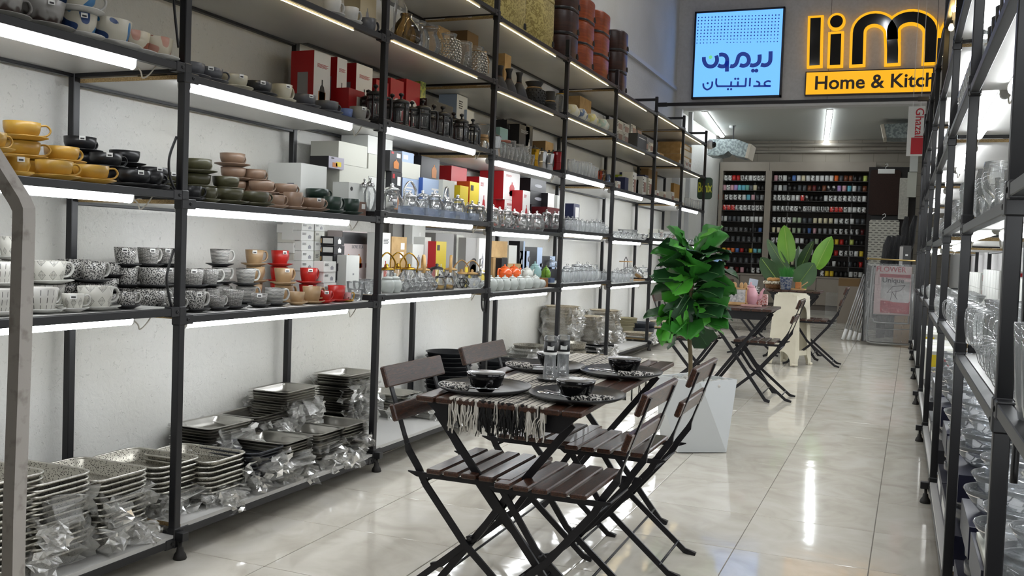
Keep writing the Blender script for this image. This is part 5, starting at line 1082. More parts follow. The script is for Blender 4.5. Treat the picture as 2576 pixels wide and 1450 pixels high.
PRESS = [('a', .25, .78, .12, .62, INKK, 'pot'), ('a', .3, .72, .2, .45, AMB), ('a', .2, .85, .78, .84, REDB, 'lines'), ('n', .3, .75, .35, .7, GREYPR)]
# bay 1 fourth shelf : red press boxes
for p0, p1, pt in ((787, 829, 132), (845, 870, 146), (893, 934, 164)): pbox('product_box', 'tall red and white coffee press box', 1, 3, p0, p1, pt, -.32, .14, WPR, prints=PRESS, side=REDB)
pbox('product_box', 'small red box in front of the press boxes', 1, 3, 876, 916, 226, -.24, .08, REDB, prints=[('a', .5, .95, .2, .8, WPR)])
# bay 1 third shelf : white boxes and glass-set box
W_ = [(745, 768, 412, -.46, None), (770, 824, 413, -.34, None)]
b1 = pbox('white_carton', 'white carton with small stickers', 1, 2, 757, 822, 415, -.33, .20, WBOX, prints=[('a', .55, .75, .35, .42, INKK, 'lines'), ('n', .6, .8, .5, .6, GREYPR)])
b2 = pbox('white_carton', 'plain off-white carton at the back', 1, 2, 852, 925, 418, -.36, .18, WBOX2)
b3 = pbox('white_carton', 'plain off-white carton on top at the back', 1, 2, 852, 924, 362, -.36, .18, WBOX2, base=topz(b2))
b4 = pbox('white_carton', 'off-white carton beside the second post', 1, 2, 926, 985, 448, -.37, .18, WBOX); b5 = pbox('white_carton', 'middle off-white carton beside the second post', 1, 2, 927, 985, 392, -.37, .18, WBOX2, base=topz(b4)); pbox('white_carton', 'topmost white carton beside the second post', 1, 2, 926, 988, 347, -.37, .18, WBOX, base=topz(b5))
pbox('product_box', 'black and grey glassware box tilted on a white carton', 1, 2, 812, 852, 393, -.35, .12, mat('mauve_card', '#9a96a3', .5), base=topz(b1)-.105+.106, prints=[('a', .25, .55, .1, .5, AMB), ('a', .45, .8, .2, .6, YELB), ('a', .15, .35, .8, .92, INKK, 'oval')], side=BLKB)
pbox('product_box', 'white glassware box low beside the cartons', 1, 2, 858, 897, 458, -.22, .1, WBOX, prints=[('a', .1, .25, .7, .85, INKK, 'oval')]); pbox('small_box', 'small brown box at the shelf front', 1, 2, 893, 922, 508, -.08, .05, mat('brown_card', '#6f5548', .5), prints=[('a', .6, .9, .5, .85, LABELW)])
# bay 1 second shelf : small box stacks
def column(bay, lv, px0, px1, pys, xf, depth, mats, lab, prints=(), side=None, jit=.01):
    base = None
    for i, py in enumerate(pys):
        mt = mats[i % len(mats)]; b = pbox('small_box', lab, bay, lv, px0+HB.uniform(-1, 1), px1+HB.uniform(-1, 1), py, xf+HB.uniform(-jit, 0), depth, mt, base=base, prints=prints, side=side); base = topz(b)
P1 = [('a', .1, .4, .55, .8, INKK, 'lines'), ('a', .5, .85, .2, .6, GREYPR, 'pot')]
column(1, 1, 738, 757, [712, 688, 663, 638, 612, 588, 566], -.43, .10, [WBOX, WBOX2], 'small white printed box in the leaning stack', P1)
column(1, 1, 759, 790, [706, 682, 657, 632, 606, 581, 562], -.38, .12, [WBOX, WBOX], 'small white printed box in the tall stack', P1); column(1, 1, 792, 816, [703, 670, 632, 607, 582, 562], -.42, .10, [WBOX2, WBOX], 'small white printed box behind the tall stack', P1)
P2 = [('n', .1, .45, .25, .75, KRAFT), ('n', .5, .95, .2, .8, LABELW), ('a', .3, .75, .2, .8, LABELW, 'pot')]
column(1, 1, 841, 868, [706, 683, 663, 641, 619, 596], -.33, .14, [BLKB], 'small black printed box in a stack', P2); column(1, 1, 815, 846, [712, 685, 658], -.20, .06, [WBOX], 'small white kettle box in a low stack', P1)
pbox('white_carton', 'white carton leaning beside the black boxes', 1, 1, 870, 903, 643, -.28, .08, WBOX, prints=[('a', .5, .6, .45, .5, GREYPR)])
lt_ = pbox('product_box', 'large white tea set box with black LOVE TEA band', 1, 1, 858, 944, 583, -.47, .10, mat('pale_pink_card', '#b9adab', .5), prints=[('a', .0, .9, .78, .98, BLKB)]+[('a', .08+.3*k, .3+.3*k, .35, .6, AMB, 'pot') for k in range(3)]+[('a', .09+.3*k, .29+.3*k, .36, .44, DRED) for k in range(3)])
me = text_mesh('LOVE TEA', .028, .0005, GREYPR); ob('lettering', me, lt_, (.0535, -.09, .235), rot=(pi/2, 0, pi/2))
# bay 2
for p0, p1, pt in ((944, 975, 204), (980, 1013, 200), (1019, 1054, 203)): pbox('product_box', 'red coffee press box with white circle', 2, 3, p0, p1, pt, -.34, .14, REDB, prints=[('a', .15, .85, .3, .68, WPR, 'oval'), ('a', .38, .62, .36, .62, INKK, 'pot')], side=REDB)
pbox('product_box', 'yellow-green fruit printed box beside the red boxes', 2, 3, 1054, 1068, 205, -.36, .12, pat_blotch('fruit_print', '#9aa23a', '#5a6a2a', 40))
pbox('product_box', 'white and blue jug box at the back', 2, 3, 1146, 1173, 240, -.38, .14, WBOX, prints=[('a', .2, .55, .78, .92, INKK, 'lines'), ('a', .25, .75, .12, .4, LBLUE, 'pot')], side=LBLUE); pbox('product_box', 'smaller white jug box in front', 2, 3, 1172, 1190, 278, -.36, .1, WBOX, prints=[('a', .25, .75, .2, .5, GREYPR, 'pot')], side=LBLUE)
pbox('product_box', 'flat dark box behind the coffee presses', 2, 3, 1085, 1150, 262, -.30, .06, BLKB, prints=[('a', .5, .9, .2, .6, mat('dark_green_print', '#39432f', .5))])
pbox('product_box', 'pale blue slim box beside the third post', 3, 3, 1256, 1276, 322, -.30, .08, mat('mint_card', '#7fa3a3', .5), prints=[('a', .3, .7, .1, .6, INKK, 'pot')])
KF = [('a', .2, .5, .55, .8, LABELW)]
pbox('kraft_box', 'kraft box with white stickers beside the third post', 2, 3, 1213, 1238, 343, -.20, .10, KRAFT, prints=[('a', .1, .4, .5, .85, LABELW), ('a', .55, .85, .4, .75, LABELW)])
# bay 2 third shelf
TEA = [('a', .2, .85, .15, .6, AMB, 'pot'), ('a', .1, .3, .85, .95, REDB), ('a', .55, .85, .7, .9, LABELW)]
q1 = pbox('product_box', 'dark tea jug box', 2, 2, 983, 1010, 433, -.33, .12, BLKB, prints=TEA); pbox('product_box', 'dark tea jug box stacked on top', 2, 2, 981, 1012, 381, -.33, .12, BLKB, base=topz(q1), prints=TEA)
q2 = pbox('product_box', 'blue and white glass box', 2, 2, 1011, 1055, 450, -.33, .14, LBLUE, prints=[('a', .2, .6, .5, .8, WPR, 'lines')], side=BLUEB); q3 = pbox('white_carton', 'plain white carton on the blue boxes', 2, 2, 1012, 1058, 411, -.33, .14, WBOX2, base=topz(q2)); pbox('product_box', 'pale blue glass box at the back', 2, 2, 1012, 1042, 384, -.35, .14, LBLUE, base=topz(q3), prints=[('a', .1, .5, .3, .7, WPR)])
q2 = pbox('product_box', 'long blue and white glass box', 2, 2, 1062, 1123, 452, -.30, .18, LBLUE, prints=[('a', .35, .9, .4, .8, WPR, 'lines')], side=BLUEB); pbox('product_box', 'wide black box with red dot', 2, 2, 1060, 1106, 397, -.34, .16, BLKB, base=topz(q2), prints=[('a', .5, .9, .1, .7, AMB, 'pot'), ('n', .1, .5, .5, .9, REDB, 'oval')])
pbox('white_carton', 'white carton among the glass boxes', 2, 2, 1124, 1153, 456, -.27, .12, WBOX2); pbox('product_box', 'red and white kettle box', 2, 2, 1132, 1171, 420, -.40, .14, WPR, prints=[('a', .2, .8, .1, .55, GREYPR, 'pot'), ('a', 0, 1, .75, 1, REDB)], side=REDB)
pbox('product_box', 'yellow kettle box', 2, 2, 1180, 1203, 458, -.26, .10, YELB, prints=[('a', .25, .8, .1, .5, WPR, 'pot'), ('a', .1, .4, .8, .92, INKK)], side=mat('orange_card', '#c24a16', .45)); pbox('product_box', 'smaller yellow kettle box', 2, 2, 1156, 1177, 468, -.25, .10, YELB, prints=[('a', .3, .8, .2, .6, WPR, 'pot')])
RW = [('a', .3, .75, .15, .65, REDB, 'pot'), ('a', .36, .68, .15, .35, INKK, 'oval'), ('a', .15, .5, .82, .9, REDB, 'lines')]
pbox('product_box', 'red and white grinder box beside the third post', 2, 2, 1203, 1227, 446, -.38, .16, WPR, prints=RW, side=REDB)
r1 = pbox('product_box', 'red and white grinder box', 3, 2, 1268, 1306, 505, -.33, .2, WPR, prints=RW, side=REDB); r2 = pbox('product_box', 'red and white grinder box stacked', 3, 2, 1266, 1307, 434, -.33, .2, WPR, base=topz(r1), prints=RW, side=REDB)
pbox('product_box', 'short red and white grinder box', 3, 2, 1313, 1332, 480, -.24, .09, WPR, prints=RW, side=REDB); pbox('product_box', 'red card box left of the grinder boxes', 3, 2, 1243, 1268, 440, -.40, .1, REDB, prints=[('a', .2, .8, .3, .5, DRED)])
DK = [('a', .25, .75, .35, .6, GREYPR, 'oval')]
d1 = pbox('product_box', 'black box with grey emblem', 3, 2, 1335, 1374, 517, -.34, .16, BLKB, prints=DK); d2 = pbox('product_box', 'black box with grey emblem in the middle', 3, 2, 1335, 1374, 484, -.34, .16, BLKB, base=topz(d1), prints=DK); pbox('product_box', 'black box with grey emblem on top', 3, 2, 1335, 1374, 452, -.34, .16, BLKB, base=topz(d2), prints=DK); pbox('product_box', 'black box behind the emblem boxes', 3, 2, 1310, 1336, 452, -.42, .12, BLKB, prints=DK)
pbox('product_box', 'white and black slim box', 3, 2, 1376, 1392, 487, -.28, .1, WPR, side=BLKB, prints=[('a', .3, .7, .2, .6, GREYPR, 'pot')]); pbox('product_box', 'dark red flat box', 3, 2, 1376, 1408, 523, -.20, .14, DRED, prints=[('a', .1, .3, .5, .8, WPR, 'crown')]); pbox('product_box', 'small black and white box beside the fourth post', 4, 2, 1440, 1455, 513, -.4, .09, NAVY, prints=[('a', .3, .9, .1, .9, WPR)]); pbox('white_carton', 'white carton behind the fourth post', 4, 2, 1400, 1420, 493, -.42, .12, WBOX)
# bay 2 second shelf
pbox('board_box', 'tall grey board at the wall', 2, 1, 985, 1034, 561, -.52, .03, GREYC); pbox('white_carton', 'tall plain white carton', 2, 1, 1034, 1067, 563, -.44, .06, WBOX, prints=[('a', .5, .65, .8, .86, LABELW)]); pbox('product_box', 'white and red tea jug box beside the second post', 2, 1, 958, 980, 586, -.33, .10, WBOX, prints=[('a', .2, .8, .15, .5, mat('red_tea', '#a83a20', .5), 'pot'), ('a', .2, .8, .8, .9, INKK, 'lines')])
pbox('kraft_box', 'upright kraft box with white stickers', 2, 1, 983, 1021, 596, -.38, .12, KRAFT, prints=[('a', .6, .85, .75, .88, LABELW), ('a', .55, .8, .58, .7, LABELW)]); pbox('white_carton', 'white tea box with line drawing', 2, 1, 1036, 1064, 615, -.36, .08, WBOX, prints=[('a', .3, .8, .5, .75, GREYPR, 'pot')]); pbox('product_box', 'white slim tea jug box', 2, 1, 1066, 1082, 597, -.36, .08, WBOX, prints=[('a', .2, .8, .2, .45, AMB, 'pot')])
pbox('product_box', 'wide grey box behind the yellow box', 2, 1, 1084, 1138, 587, -.42, .10, GREYC); pbox('product_box', 'yellow and red kettle box', 2, 1, 1095, 1121, 608, -.30, .10, YELB, side=REDB, prints=[('a', .25, .8, .1, .5, WPR, 'pot'), ('a', .1, .35, .8, .92, INKK)]); pbox('white_carton', 'plain white carton beside the grey box', 2, 1, 1139, 1163, 592, -.42, .08, WBOX2)
pbox('product_box', 'white and yellow box with black curve', 2, 1, 1170, 1202, 599, -.36, .14, GREYC, prints=[('a', 0, .9, 0, .42, YELB), ('a', .3, 1, .2, .6, INKK, 'oval'), ('a', .35, .95, .1, .48, YELB, 'oval')]); pbox('product_box', 'slim white and yellow box beside the third post', 2, 1, 1203, 1222, 600, -.34, .12, WPR, prints=[('a', .1, .9, 0, .35, YELB), ('a', .3, .7, .4, .7, GREYPR, 'pot')])
# bay 3 second shelf
k1 = pbox('kraft_box', 'plain kraft carton', 3, 1, 1240, 1262, 648, -.38, .14, KRAFT); pbox('kraft_box', 'plain kraft carton on top', 3, 1, 1236, 1277, 607, -.38, .14, KRAFT, base=topz(k1)); pbox('white_carton', 'white carton beside the kraft cartons', 3, 1, 1284, 1304, 618, -.38, .16, WBOX, side=WBOX2)
for p0, p1, pt, bs in ((1305, 1318, 607, .10), (1306, 1330, 632, 0), (1318, 1362, 622, .05), (1350, 1395, 645, .0)): pbox('product_box', 'black glassware box with printed end', 3, 1, p0, p1, pt, -.40, .1, BLKB, base=shelf_z(3, 1), prints=[('a', .7, 1, 0, 1, LBLUE), ('a', .15, .3, .6, .75, GREYPR, 'oval')])
pbox('product_box', 'dark printed tumbler box behind the orange teapots', 3, 1, 1261, 1276, 650, -.33, .08, BLKB, prints=[('a', .1, .9, .2, .7, GREYPR)]); pbox('kraft_box', 'low kraft box behind the orange teapots', 3, 1, 1290, 1330, 664, -.34, .1, KRAFT); pbox('small_box', 'small brown box with black print at the front', 3, 1, 1368, 1384, 700, -.10, .07, mat('caramel_card', '#8a5a26', .5), prints=[('a', .2, .7, .2, .8, INKK, 'pot')]); pbox('small_box', 'small navy patterned box at the front', 3, 1, 1385, 1396, 700, -.12, .06, mat('navy_print', '#3c4f6e', .5))
# bay 3 fourth shelf
CO = [('a', .15, .85, .82, .9, GREYPR, 'lines'), ('a', .3, .7, .35, .55, GREYPR, 'crown')]
pbox('product_box', 'tall black coffee machine box', 3, 3, 1272, 1308, 306, -.36, .10, BLKB, prints=CO); pbox('product_box', 'tall black coffee machine box with crown', 3, 3, 1304, 1330, 315, -.28, .12, BLKB, prints=CO); pbox('product_box', 'tall black coffee box with white print', 3, 3, 1331, 1348, 318, -.28, .12, BLKB, prints=[('a', .3, .7, .3, .7, WPR, 'pot')]); pbox('kraft_box', 'kraft box behind the moka pots', 3, 3, 1370, 1390, 357, -.36, .12, KRAFT, side=KRAFT2)
# bay 2 fifth shelf, bay 3 fifth shelf
pbox('kraft_box', 'large brown carton behind the glass vases', 2, 4, 1172, 1200, 48, -.36, .18, KRAFT2, side=KRAFT2); pbox('kraft_box', 'small kraft carton behind the glass vases', 2, 4, 1115, 1142, 76, -.34, .12, KRAFT); pbox('kraft_box', 'kraft box behind the black pleated bottles', 3, 4, 1267, 1283, 136, -.3, .1, KRAFT)
# bay 4.. boxes
pbox('kraft_box', 'kraft carton behind the pale vases', 4, 4, 1453, 1482, 245, -.38, .12, KRAFT); KP = [('a', .3, .9, .15, .7, mat('tea_cups_print', '#8d6a60', .5)), ('a', .08, .25, .3, .9, INKK, 'lines')]
for k in range(3):
    c1 = pbox('product_box', 'white cup set box', 4, 4, 1478+k*21, 1498+k*21, 318+k*8, -.40, .1, WBOX, prints=KP); pbox('product_box', 'white cup set box on top', 4, 4, 1478+k*21, 1498+k*21, 280+k*14, -.40, .1, WBOX, base=topz(c1), prints=KP)
for k in range(6):
    px = 1552+k*16; base = None
    for r in range(3):
        if k > 3 and r == 2: continue
        c1 = pbox('product_box', 'white cup set box', 5, 4, px, px+15.5, 0, -.30+.0*r, .2, WBOX if (k+r) % 5 else BLKB, base=base, prints=KP, h=.105); base = topz(c1)
b_ = pbox('product_box', 'dark grey flat box at the front', 5, 4, 1604, 1627, 340, -.06, .1, mat('charcoal_flat', '#37383a', .5), prints=[('a', .15, .85, .75, .8, WPR)])
for bay, lv, px0, px1, n, hs, mats in ((6, 4, 1650, 1712, 6, (.07, .1, .05, .09, .06, .08), [WBOX, KRAFT, WBOX, WBOX2]), (5, 3, 1552, 1640, 9, (.1, .12, .16, .2, .24, .16, .2, .24, .2), [WBOX, WBOX, NAVY, WBOX2, WBOX]), (6, 3, 1650, 1710, 7, (.09, .08, .1, .08, .16, .07, .1), [WBOX, WBOX, WBOX2, KRAFT]), (7, 3, 1724, 1765, 6, (.07, .08, .06, .08, .07, .06), [WBOX, KRAFT, WBOX2]), (6, 2, 1655, 1700, 3, (.12, .1, .14), [WBOX2, LBLUE, WBOX])):
    for k in range(n):
        a = px0+(px1-px0)*k/n; pbox('product_box', '%s product box' % {WBOX: 'white printed', KRAFT: 'kraft', WBOX2: 'off-white printed', NAVY: 'navy', LBLUE: 'pale blue'}[mats[k % len(mats)]], bay, lv, a+.5, px0+(px1-px0)*(k+1)/n-.5, 0, -.14-.05*(k % 2), .12, mats[k % len(mats)], prints=KP if mats[k % len(mats)] in (WBOX, WBOX2) else (), h=hs[k % len(hs)])
pbox('product_box', 'lime green box above the small boxes', 5, 3, 1562, 1584, 441, -.36, .12, LIME); g1 = pbox('product_box', 'navy box with white end', 5, 3, 1586, 1604, 436, -.40, .14, NAVY, side=NAVY); pbox('kraft_box', 'tall brown carton at the back', 5, 3, 1622, 1645, 420, -.44, .1, KRAFT2); pbox('kraft_box', 'upright gold-brown folder box', 6, 3, 1694, 1709, 463, -.22, .04, mat('gold_card', '#8a6a35', .5))
for k in range(5):
    c1 = None
    for r in range(5): c1 = pbox('product_box', 'white and kraft drawer box', 7, 4, 1738, 1764, 0, -.20, .3, KRAFT if r % 2 == 0 else WBOX, base=None if c1 is None else topz(c1), side=KRAFT, h=.078, prints=[('a', .1, .8, .2, .8, WPR)]) if k == 0 else c1
for r, k in ((0, 0), (1, 0), (0, 1), (1, 1)): pbox('product_box', 'small white jar box', 7, 4, 1724+8*k, 1731+8*k, 0, -.10, .08, WBOX, base=shelf_z(7, 4)+r*.07, h=.068, prints=KP)
# ================================================================ glassware and other goods
def thing(name, desc, cat, bay, lv, px, row, parts, rz=0, grp=None, z=None, wh=None, rot=None, sc=1):
    zz = (shelf_z(bay, lv) if z is None else z)+.0015; y = yat(px, row, zz+.05); bay = bayof(y); y = min(max(y, PY[bay]+.07), PY[bay+1]-.07)
    if z is None: zz = shelf_z(bay, lv)+.0015
    t = empty(name, (row, y, zz), rz, rot); tag(t, desc, cat, wh if wh is not None else where(bay, lv), grp)
    if sc != 1: t.scale = (sc, sc, sc)
    for nm, me in parts: ob(nm, me, t)
    return t
def single(name, me, desc, cat, bay, lv, px, row, rz=0, grp=None, z=None, sc=1):
    zz = (shelf_z(bay, lv) if z is None else z)+.0015; y = yat(px, row, zz+.05); bay = bayof(y); y = min(max(y, PY[bay]+.06*sc), PY[bay+1]-.06*sc); zz = shelf_z(bay, lv)+.0015 if z is None else zz; o = ob(name, me, None, (row, y, zz), rz)
    if sc != 1: o.scale = (sc, sc, sc)
    tag(o, desc, cat, where(bay, lv), grp); return o
def vessel(prof, th=.0025, n=22, mt=GLASS, nm='glass_body', wob=None):
    r1, z1 = prof[-1]; pr = [(1e-5, prof[0][1])]+list(prof)+[(r1-th*.4, z1+th*.5), (r1-th, z1), (r1-th, z1-th*2)]
    return MB().lathe(pr, n, wob=wob).mesh(nm, mt)
def hnd(r0, z0, r1, z1, out, mt, th=.005, n=7): return MB().tube(xbez([(r0, 0, z0), (r0+out, 0, z0+.004), (r0+out*1.15, 0, (z0+z1)/2), (r1+out*.8, 0, z1-.004), (r1, 0, z1)], 4), th, n).mesh('handle', mt)
# french press
fp_glass = vessel([(.04, .012), (.041, .13)], .002)
b = MB().lathe([(1e-5, 0), (.044, 0), (.046, .014), (.043, .02), (.043, .012), (1e-5, .011)], 20)
for k in range(4): a = pi/4+k*pi/2; b.cbox((.044*cos(a), .044*sin(a), .07), (.005, .012, .115), .001, M=None)
b.lathe([(.0425, .10), (.0445, .10), (.0445, .112), (.0425, .112)], 20); fp_frame = b.mesh('frame', BLK2)
fp_lid = MB().lathe([(.044, .128), (.046, .132), (.044, .142), (.02, .152), (.006, .155), (.006, .168), (.013, .172), (.014, .182), (1e-5, .188)], 20).mesh('lid', BLK2); fp_plunger = MB().lathe([(1e-5, .03), (.038, .03), (.038, .036), (1e-5, .036)], 18).tube([(0, 0, .03), (0, 0, .15)], .0025, 6).mesh('plunger', CHROME); fp_h = MB().tube(xbez([(.043, 0, .125), (.085, 0, .125), (.088, 0, .07), (.083, 0, .02), (.044, 0, .02)], 4), .0085, 7, flat=(1.3, .8)).mesh('handle', BLK2)
PRS = [('glass_body', fp_glass), ('frame', fp_frame), ('lid', fp_lid), ('plunger', fp_plunger), ('handle', fp_h)]
for px, row in ((925, -.2), (943, -.12), (985, -.16), (1008, -.10), (1035, -.14), (1062, -.09), (1090, -.14), (1112, -.09), (1140, -.15), (1160, -.09), (1188, -.09), (1118, -.25)): thing('french_press', 'black framed glass coffee press', 'coffee press', 1 if px < 955 else 2, 3, px, row, PRS, HB.uniform(.9, 2.0), 'coffee presses', sc=HB.uniform(.95, 1.12))
# chemex
chem = [('glass_body', vessel([(.055, 0), (.06, .02), (.022, .12), (.06, .21)], .002)), ('wood_collar', MB().lathe([(.03, .10), (.036, .10), (.032, .12), (.036, .14), (.03, .14)], 18).mesh('wood_collar', LW)), ('tie', MB().lathe([(.034, .116), (.037, .118), (.037, .122), (.034, .124)], 14).mesh('tie', KRAFT2))]
thing('coffee_dripper', 'hourglass glass coffee maker with wooden collar', 'coffee maker', 2, 3, 1214, -.12, chem)
# vases
ROPE = noisy('jute_rope', '#8a6f4a', '#a98c62', .9, 90)
def vase(prof, **k): return vessel(prof, .003, 26, **k)
bead = GLASS
v1 = vase([(.05, 0), (.07, .03), (.075, .07), (.06, .11), (.05, .13), (.055, .16), (.06, .17)]); v2 = vase([(.05, 0), (.066, .02), (.07, .1), (.05, .15), (.042, .165), (.05, .185)], wob=lambda a, z: 1+.02*sin(18*a)); v3 = vase([(.055, 0), (.055, .19)]); v4 = vase([(.06, 0), (.085, .04), (.085, .09), (.04, .15), (.03, .16), (.035, .18)], mt=AMBER, nm='glass_body')
vb = MB()
for i in range(9):
    for k in range(20):
        a = 2*pi*(k+.5*(i % 2))/20; z = .015+i*.016; r = .062+.014*sin(pi*(z/.16)**.8); vb.sphere((r*cos(a), r*sin(a), z), .007, 6, 4)
beads = vb.mesh('beads', mat('silvery_beads', '#b9b4a8', .12, .8))
rope = MB().lathe([(.05, .152), (.056, .155), (.05, .158)], 16).tube(xbez([(.055, 0, .155), (.075, -.01, .12), (.085, -.012, .06), (.084, -.01, .02)], 4), .003, 5).tube(xbez([(.055, .012, .155), (.076, .016, .13), (.09, .02, .09)], 4), .003, 5).sphere((.06, .005, .156), .01, 7, 5).mesh('rope_tie', ROPE)
for px, row, parts, d in ((978, -.12, [('glass_body', vase([(.04, 0), (.03, .04), (.045, .2), (.05, .26)]))], 'tall flared clear glass vase'), (1005, -.16, [('glass_body', vase([(.035, 0), (.04, .22), (.018, .26), (.02, .3)]))], 'tall clear glass bottle vase'), (1020, -.11, [('glass_body', v4)], 'round amber glass bottle vase'), (1050, -.14, [('glass_body', v2)], 'ribbed clear glass vase'), (1076, -.10, [('glass_body', v1), ('rope_tie', rope)], 'clear glass vase tied with rope'), (1128, -.10, [('glass_body', v2), ('beads', beads)], 'textured beaded glass vase'), (1165, -.12, [('glass_body', v3)], 'plain clear cylinder vase'), (1196, -.09, [('glass_body', v2), ('beads', beads), ('rope_tie', rope)], 'beaded glass vase with rope bow')):
    thing('vase', d, 'vase', 1 if px < 970 else 2, 4, px, row, parts, .4)
for px, d in ((880, 'white cup with round dark badge'), (835, 'white patterned cup')):
    s = single('saucer', cup_me('mug', 'white')[2], 'white saucer', 'saucer', 1, 4, px, -.07); o = single('cup', cup_me('mug', 'white')[0], d, 'cup', 1, 4, px, -.07, 1.2, z=shelf_z(1, 4)+.0085); ob('handle', cup_me('mug', 'white')[1], o)
o = single('cup', cup_me('mug', 'grey')[0], 'slate grey cup', 'cup', 1, 4, 925, -.08, 1.2); ob('handle', cup_me('mug', 'grey')[1], o); pbox('product_box', 'cream box with bottle drawing', 1, 4, 905, 945, 0, -.2, .1, mat('cream_card', '#bdb296', .5), h=.22, prints=[('a', .3, .6, .2, .7, GREYPR, 'pot')])
# black vases
MB_ = noisy('black_matte', '#171615', '#201f1e', .7, 30); PLEAT = noisy('pleated_black', '#2a2a2c', '#343436', .7, 10)
bottle = [('body', MB().lathe([(1e-5, 0), (.06, 0), (.065, .01), (.045, .07), (.02, .115), (1e-5, .115)], 40, wob=lambda a, z: 1+.05*sin(20*a)).mesh('body', PLEAT)), ('neck', MB().lathe([(.019, .113), (.017, .14), (.018, .16), (.027, .185), (.024, .185), (.014, .16), (1e-5, .15)], 20).mesh('neck', MB_)), ('cord', MB().lathe([(.019, .11), (.0225, .113), (.019, .117)], 16).mesh('cord', mat('brown_cord', '#5a3a30', .8)))]
for px, row in ((1256, -.14), (1279, -.12), (1305, -.10)): thing('vase', 'black pleated bottle vase with flared neck', 'vase', 3, 4, px, row, bottle, sc=1.05)
rv = MB().lathe([(1e-5, 0), (.05, 0), (.075, .03), (.085, .075), (.07, .12), (.052, .135), (.05, .15), (.068, .18), (.064, .18), (.045, .15), (1e-5, .14)], 30)
for i in range(6):
    for k in range(16): a = 2*pi*(k+.5*(i % 2))/16; z = .025+i*.018; r = .066+.02*sin(pi*min(1, z/.14)); rv.sphere((r*cos(a), r*sin(a), z), .006, 5, 4)
thing('vase', 'round black vase with raised dots and jute band', 'vase', 3, 4, 1343, -.12, [('body', rv.mesh('body', MB_)), ('band', MB().lathe([(.053, .132), (.058, .136), (.053, .142)], 20).mesh('band', ROPE))], sc=1.05)
thing('vase', 'black vase with ringed base and jute band', 'vase', 3, 4, 1383, -.10, [('body', MB().lathe([(1e-5, 0), (.04, 0), (.05, .012), (.042, .025), (.05, .038), (.042, .05), (.05, .062), (.04, .078), (.037, .08), (.037, .16), (.033, .16), (1e-5, .15)], 22).mesh('body', MB_)), ('band', MB().lathe([(.037, .082), (.043, .086), (.037, .092)], 18).mesh('band', ROPE))], sc=1.05)
thing('vase', 'clear ribbed glass vase with gold rim', 'vase', 3, 4, 1409, -.12, [('glass_body', vase([(.05, 0), (.07, .05), (.066, .12), (.04, .16), (.042, .17)], wob=lambda a, z: 1+.03*sin(20*a))), ('rim', MB().lathe([(.04, .165), (.044, .168), (.04, .172)], 18).mesh('rim', mat('gold', '#c09a3c', .2, 1)))])
for px, c, d in ((1436, '#c4bd97', 'cream floral round vase'), (1457, '#4f617f', 'blue and white round vase'), (1484, '#bdb46f', 'pale yellow lettered bowl vase'), (1512, '#9fb3a4', 'pale green lettered bowl vase')):
    single('vase', MB().lathe([(1e-5, 0), (.045, 0), (.075, .04), (.078, .07), (.05, .11), (.045, .118), (.04, .118), (1e-5, .1)], 22).mesh('vase', noisy('vase_'+c[1:], c, '#c9c7b8', .3, 26, detail=1, lo=.45, hi=.6)), d, 'vase', 4, 4, px, -.11)
# storage towers on top shelf
CREAMW = noisy('cream_rattan', '#8f7d3e', '#c0ae6a', .6, 22, detail=2, dist=3.0, lo=.44, hi=.56); CREAMP = mat('cream_plastic', '#b5a468', .5); WOODD = noisy('dark_wood_print', '#2c1711', '#3f241a', .35, 5, st=(1, 1, 12)); WOODO = noisy('orange_wood_print', '#7c3415', '#a24a1e', .35, 6, st=(1, 1, 14)); HOLE = mat('handle_hole', '#0d0a08', .8)
def tower(bay, px0, px1, xf, mt, trim, n, hd, lab, first_h=0):
    z = shelf_z(bay, 5)+.0015; y0, y1 = yat(px0, xf, z+.2), yat(px1, xf, z+.2); w = (y1-y0)*.98; d = .3
    for k in range(n):
        t = empty('storage_drum', (xf-d/2, (y0+y1)/2, z)); tag(t, lab, 'storage bin', where(bay, 5), 'stacked storage bins')
        rings = [[(x, y, zz) for x, y in rrect(d*s, w*s, w*.33*s, 6)] for zz, s in ((0, .97), (.012, 1.0), (hd-.012, 1.0), (hd, .97))]
        b = MB(); loft(b, rings, 0, True, True); ob('body', b.mesh('body', mt), t)
        b = MB(); loft(b, [[(x, y, zz) for x, y in rrect(d*s, w*s, w*.33*s, 6)] for zz, s in ((.004, 1.0), (.006, 1.012), (.022, 1.012), (.024, 1.0))], 0, False, False); ob('trim_band', b.mesh('trim_band', trim), t)
        hl = MB().prism([(.025*cos(a), .03*sin(a)) for a in [pi*q/8 for q in range(9)]]+[(-.025, -.015), (.025, -.015)], .004, M=Matrix.Translation((d/2-.001, w*.22, .05)) @ Matrix.Rotation(pi/2, 4, 'Z') @ Matrix.Rotation(pi/2, 4, 'X')); ob('handle_hole', hl.mesh('handle_hole', HOLE), t)
        z += hd+.0015
tower(3, 1268, 1342, -.05, CREAMW, CREAMP, 2, .36, 'cream rattan-look storage bin, left stack'); tower(3, 1352, 1408, -.05, CREAMW, CREAMP, 2, .36, 'cream rattan-look storage bin, right stack')
tower(4, 1430, 1463, -.05, WOODD, BLK2, 3, .20, 'dark brown wood-look storage bin, first stack'); tower(4, 1466, 1503, -.05, WOODO, BLK2, 3, .20, 'orange brown wood-look storage bin, second stack'); tower(4, 1506, 1541, -.05, WOODO, BLK2, 3, .20, 'orange brown wood-look storage bin, third stack'); tower(5, 1560, 1583, -.05, WOODD, BLK2, 3, .20, 'dark brown wood-look storage bin, last stack')
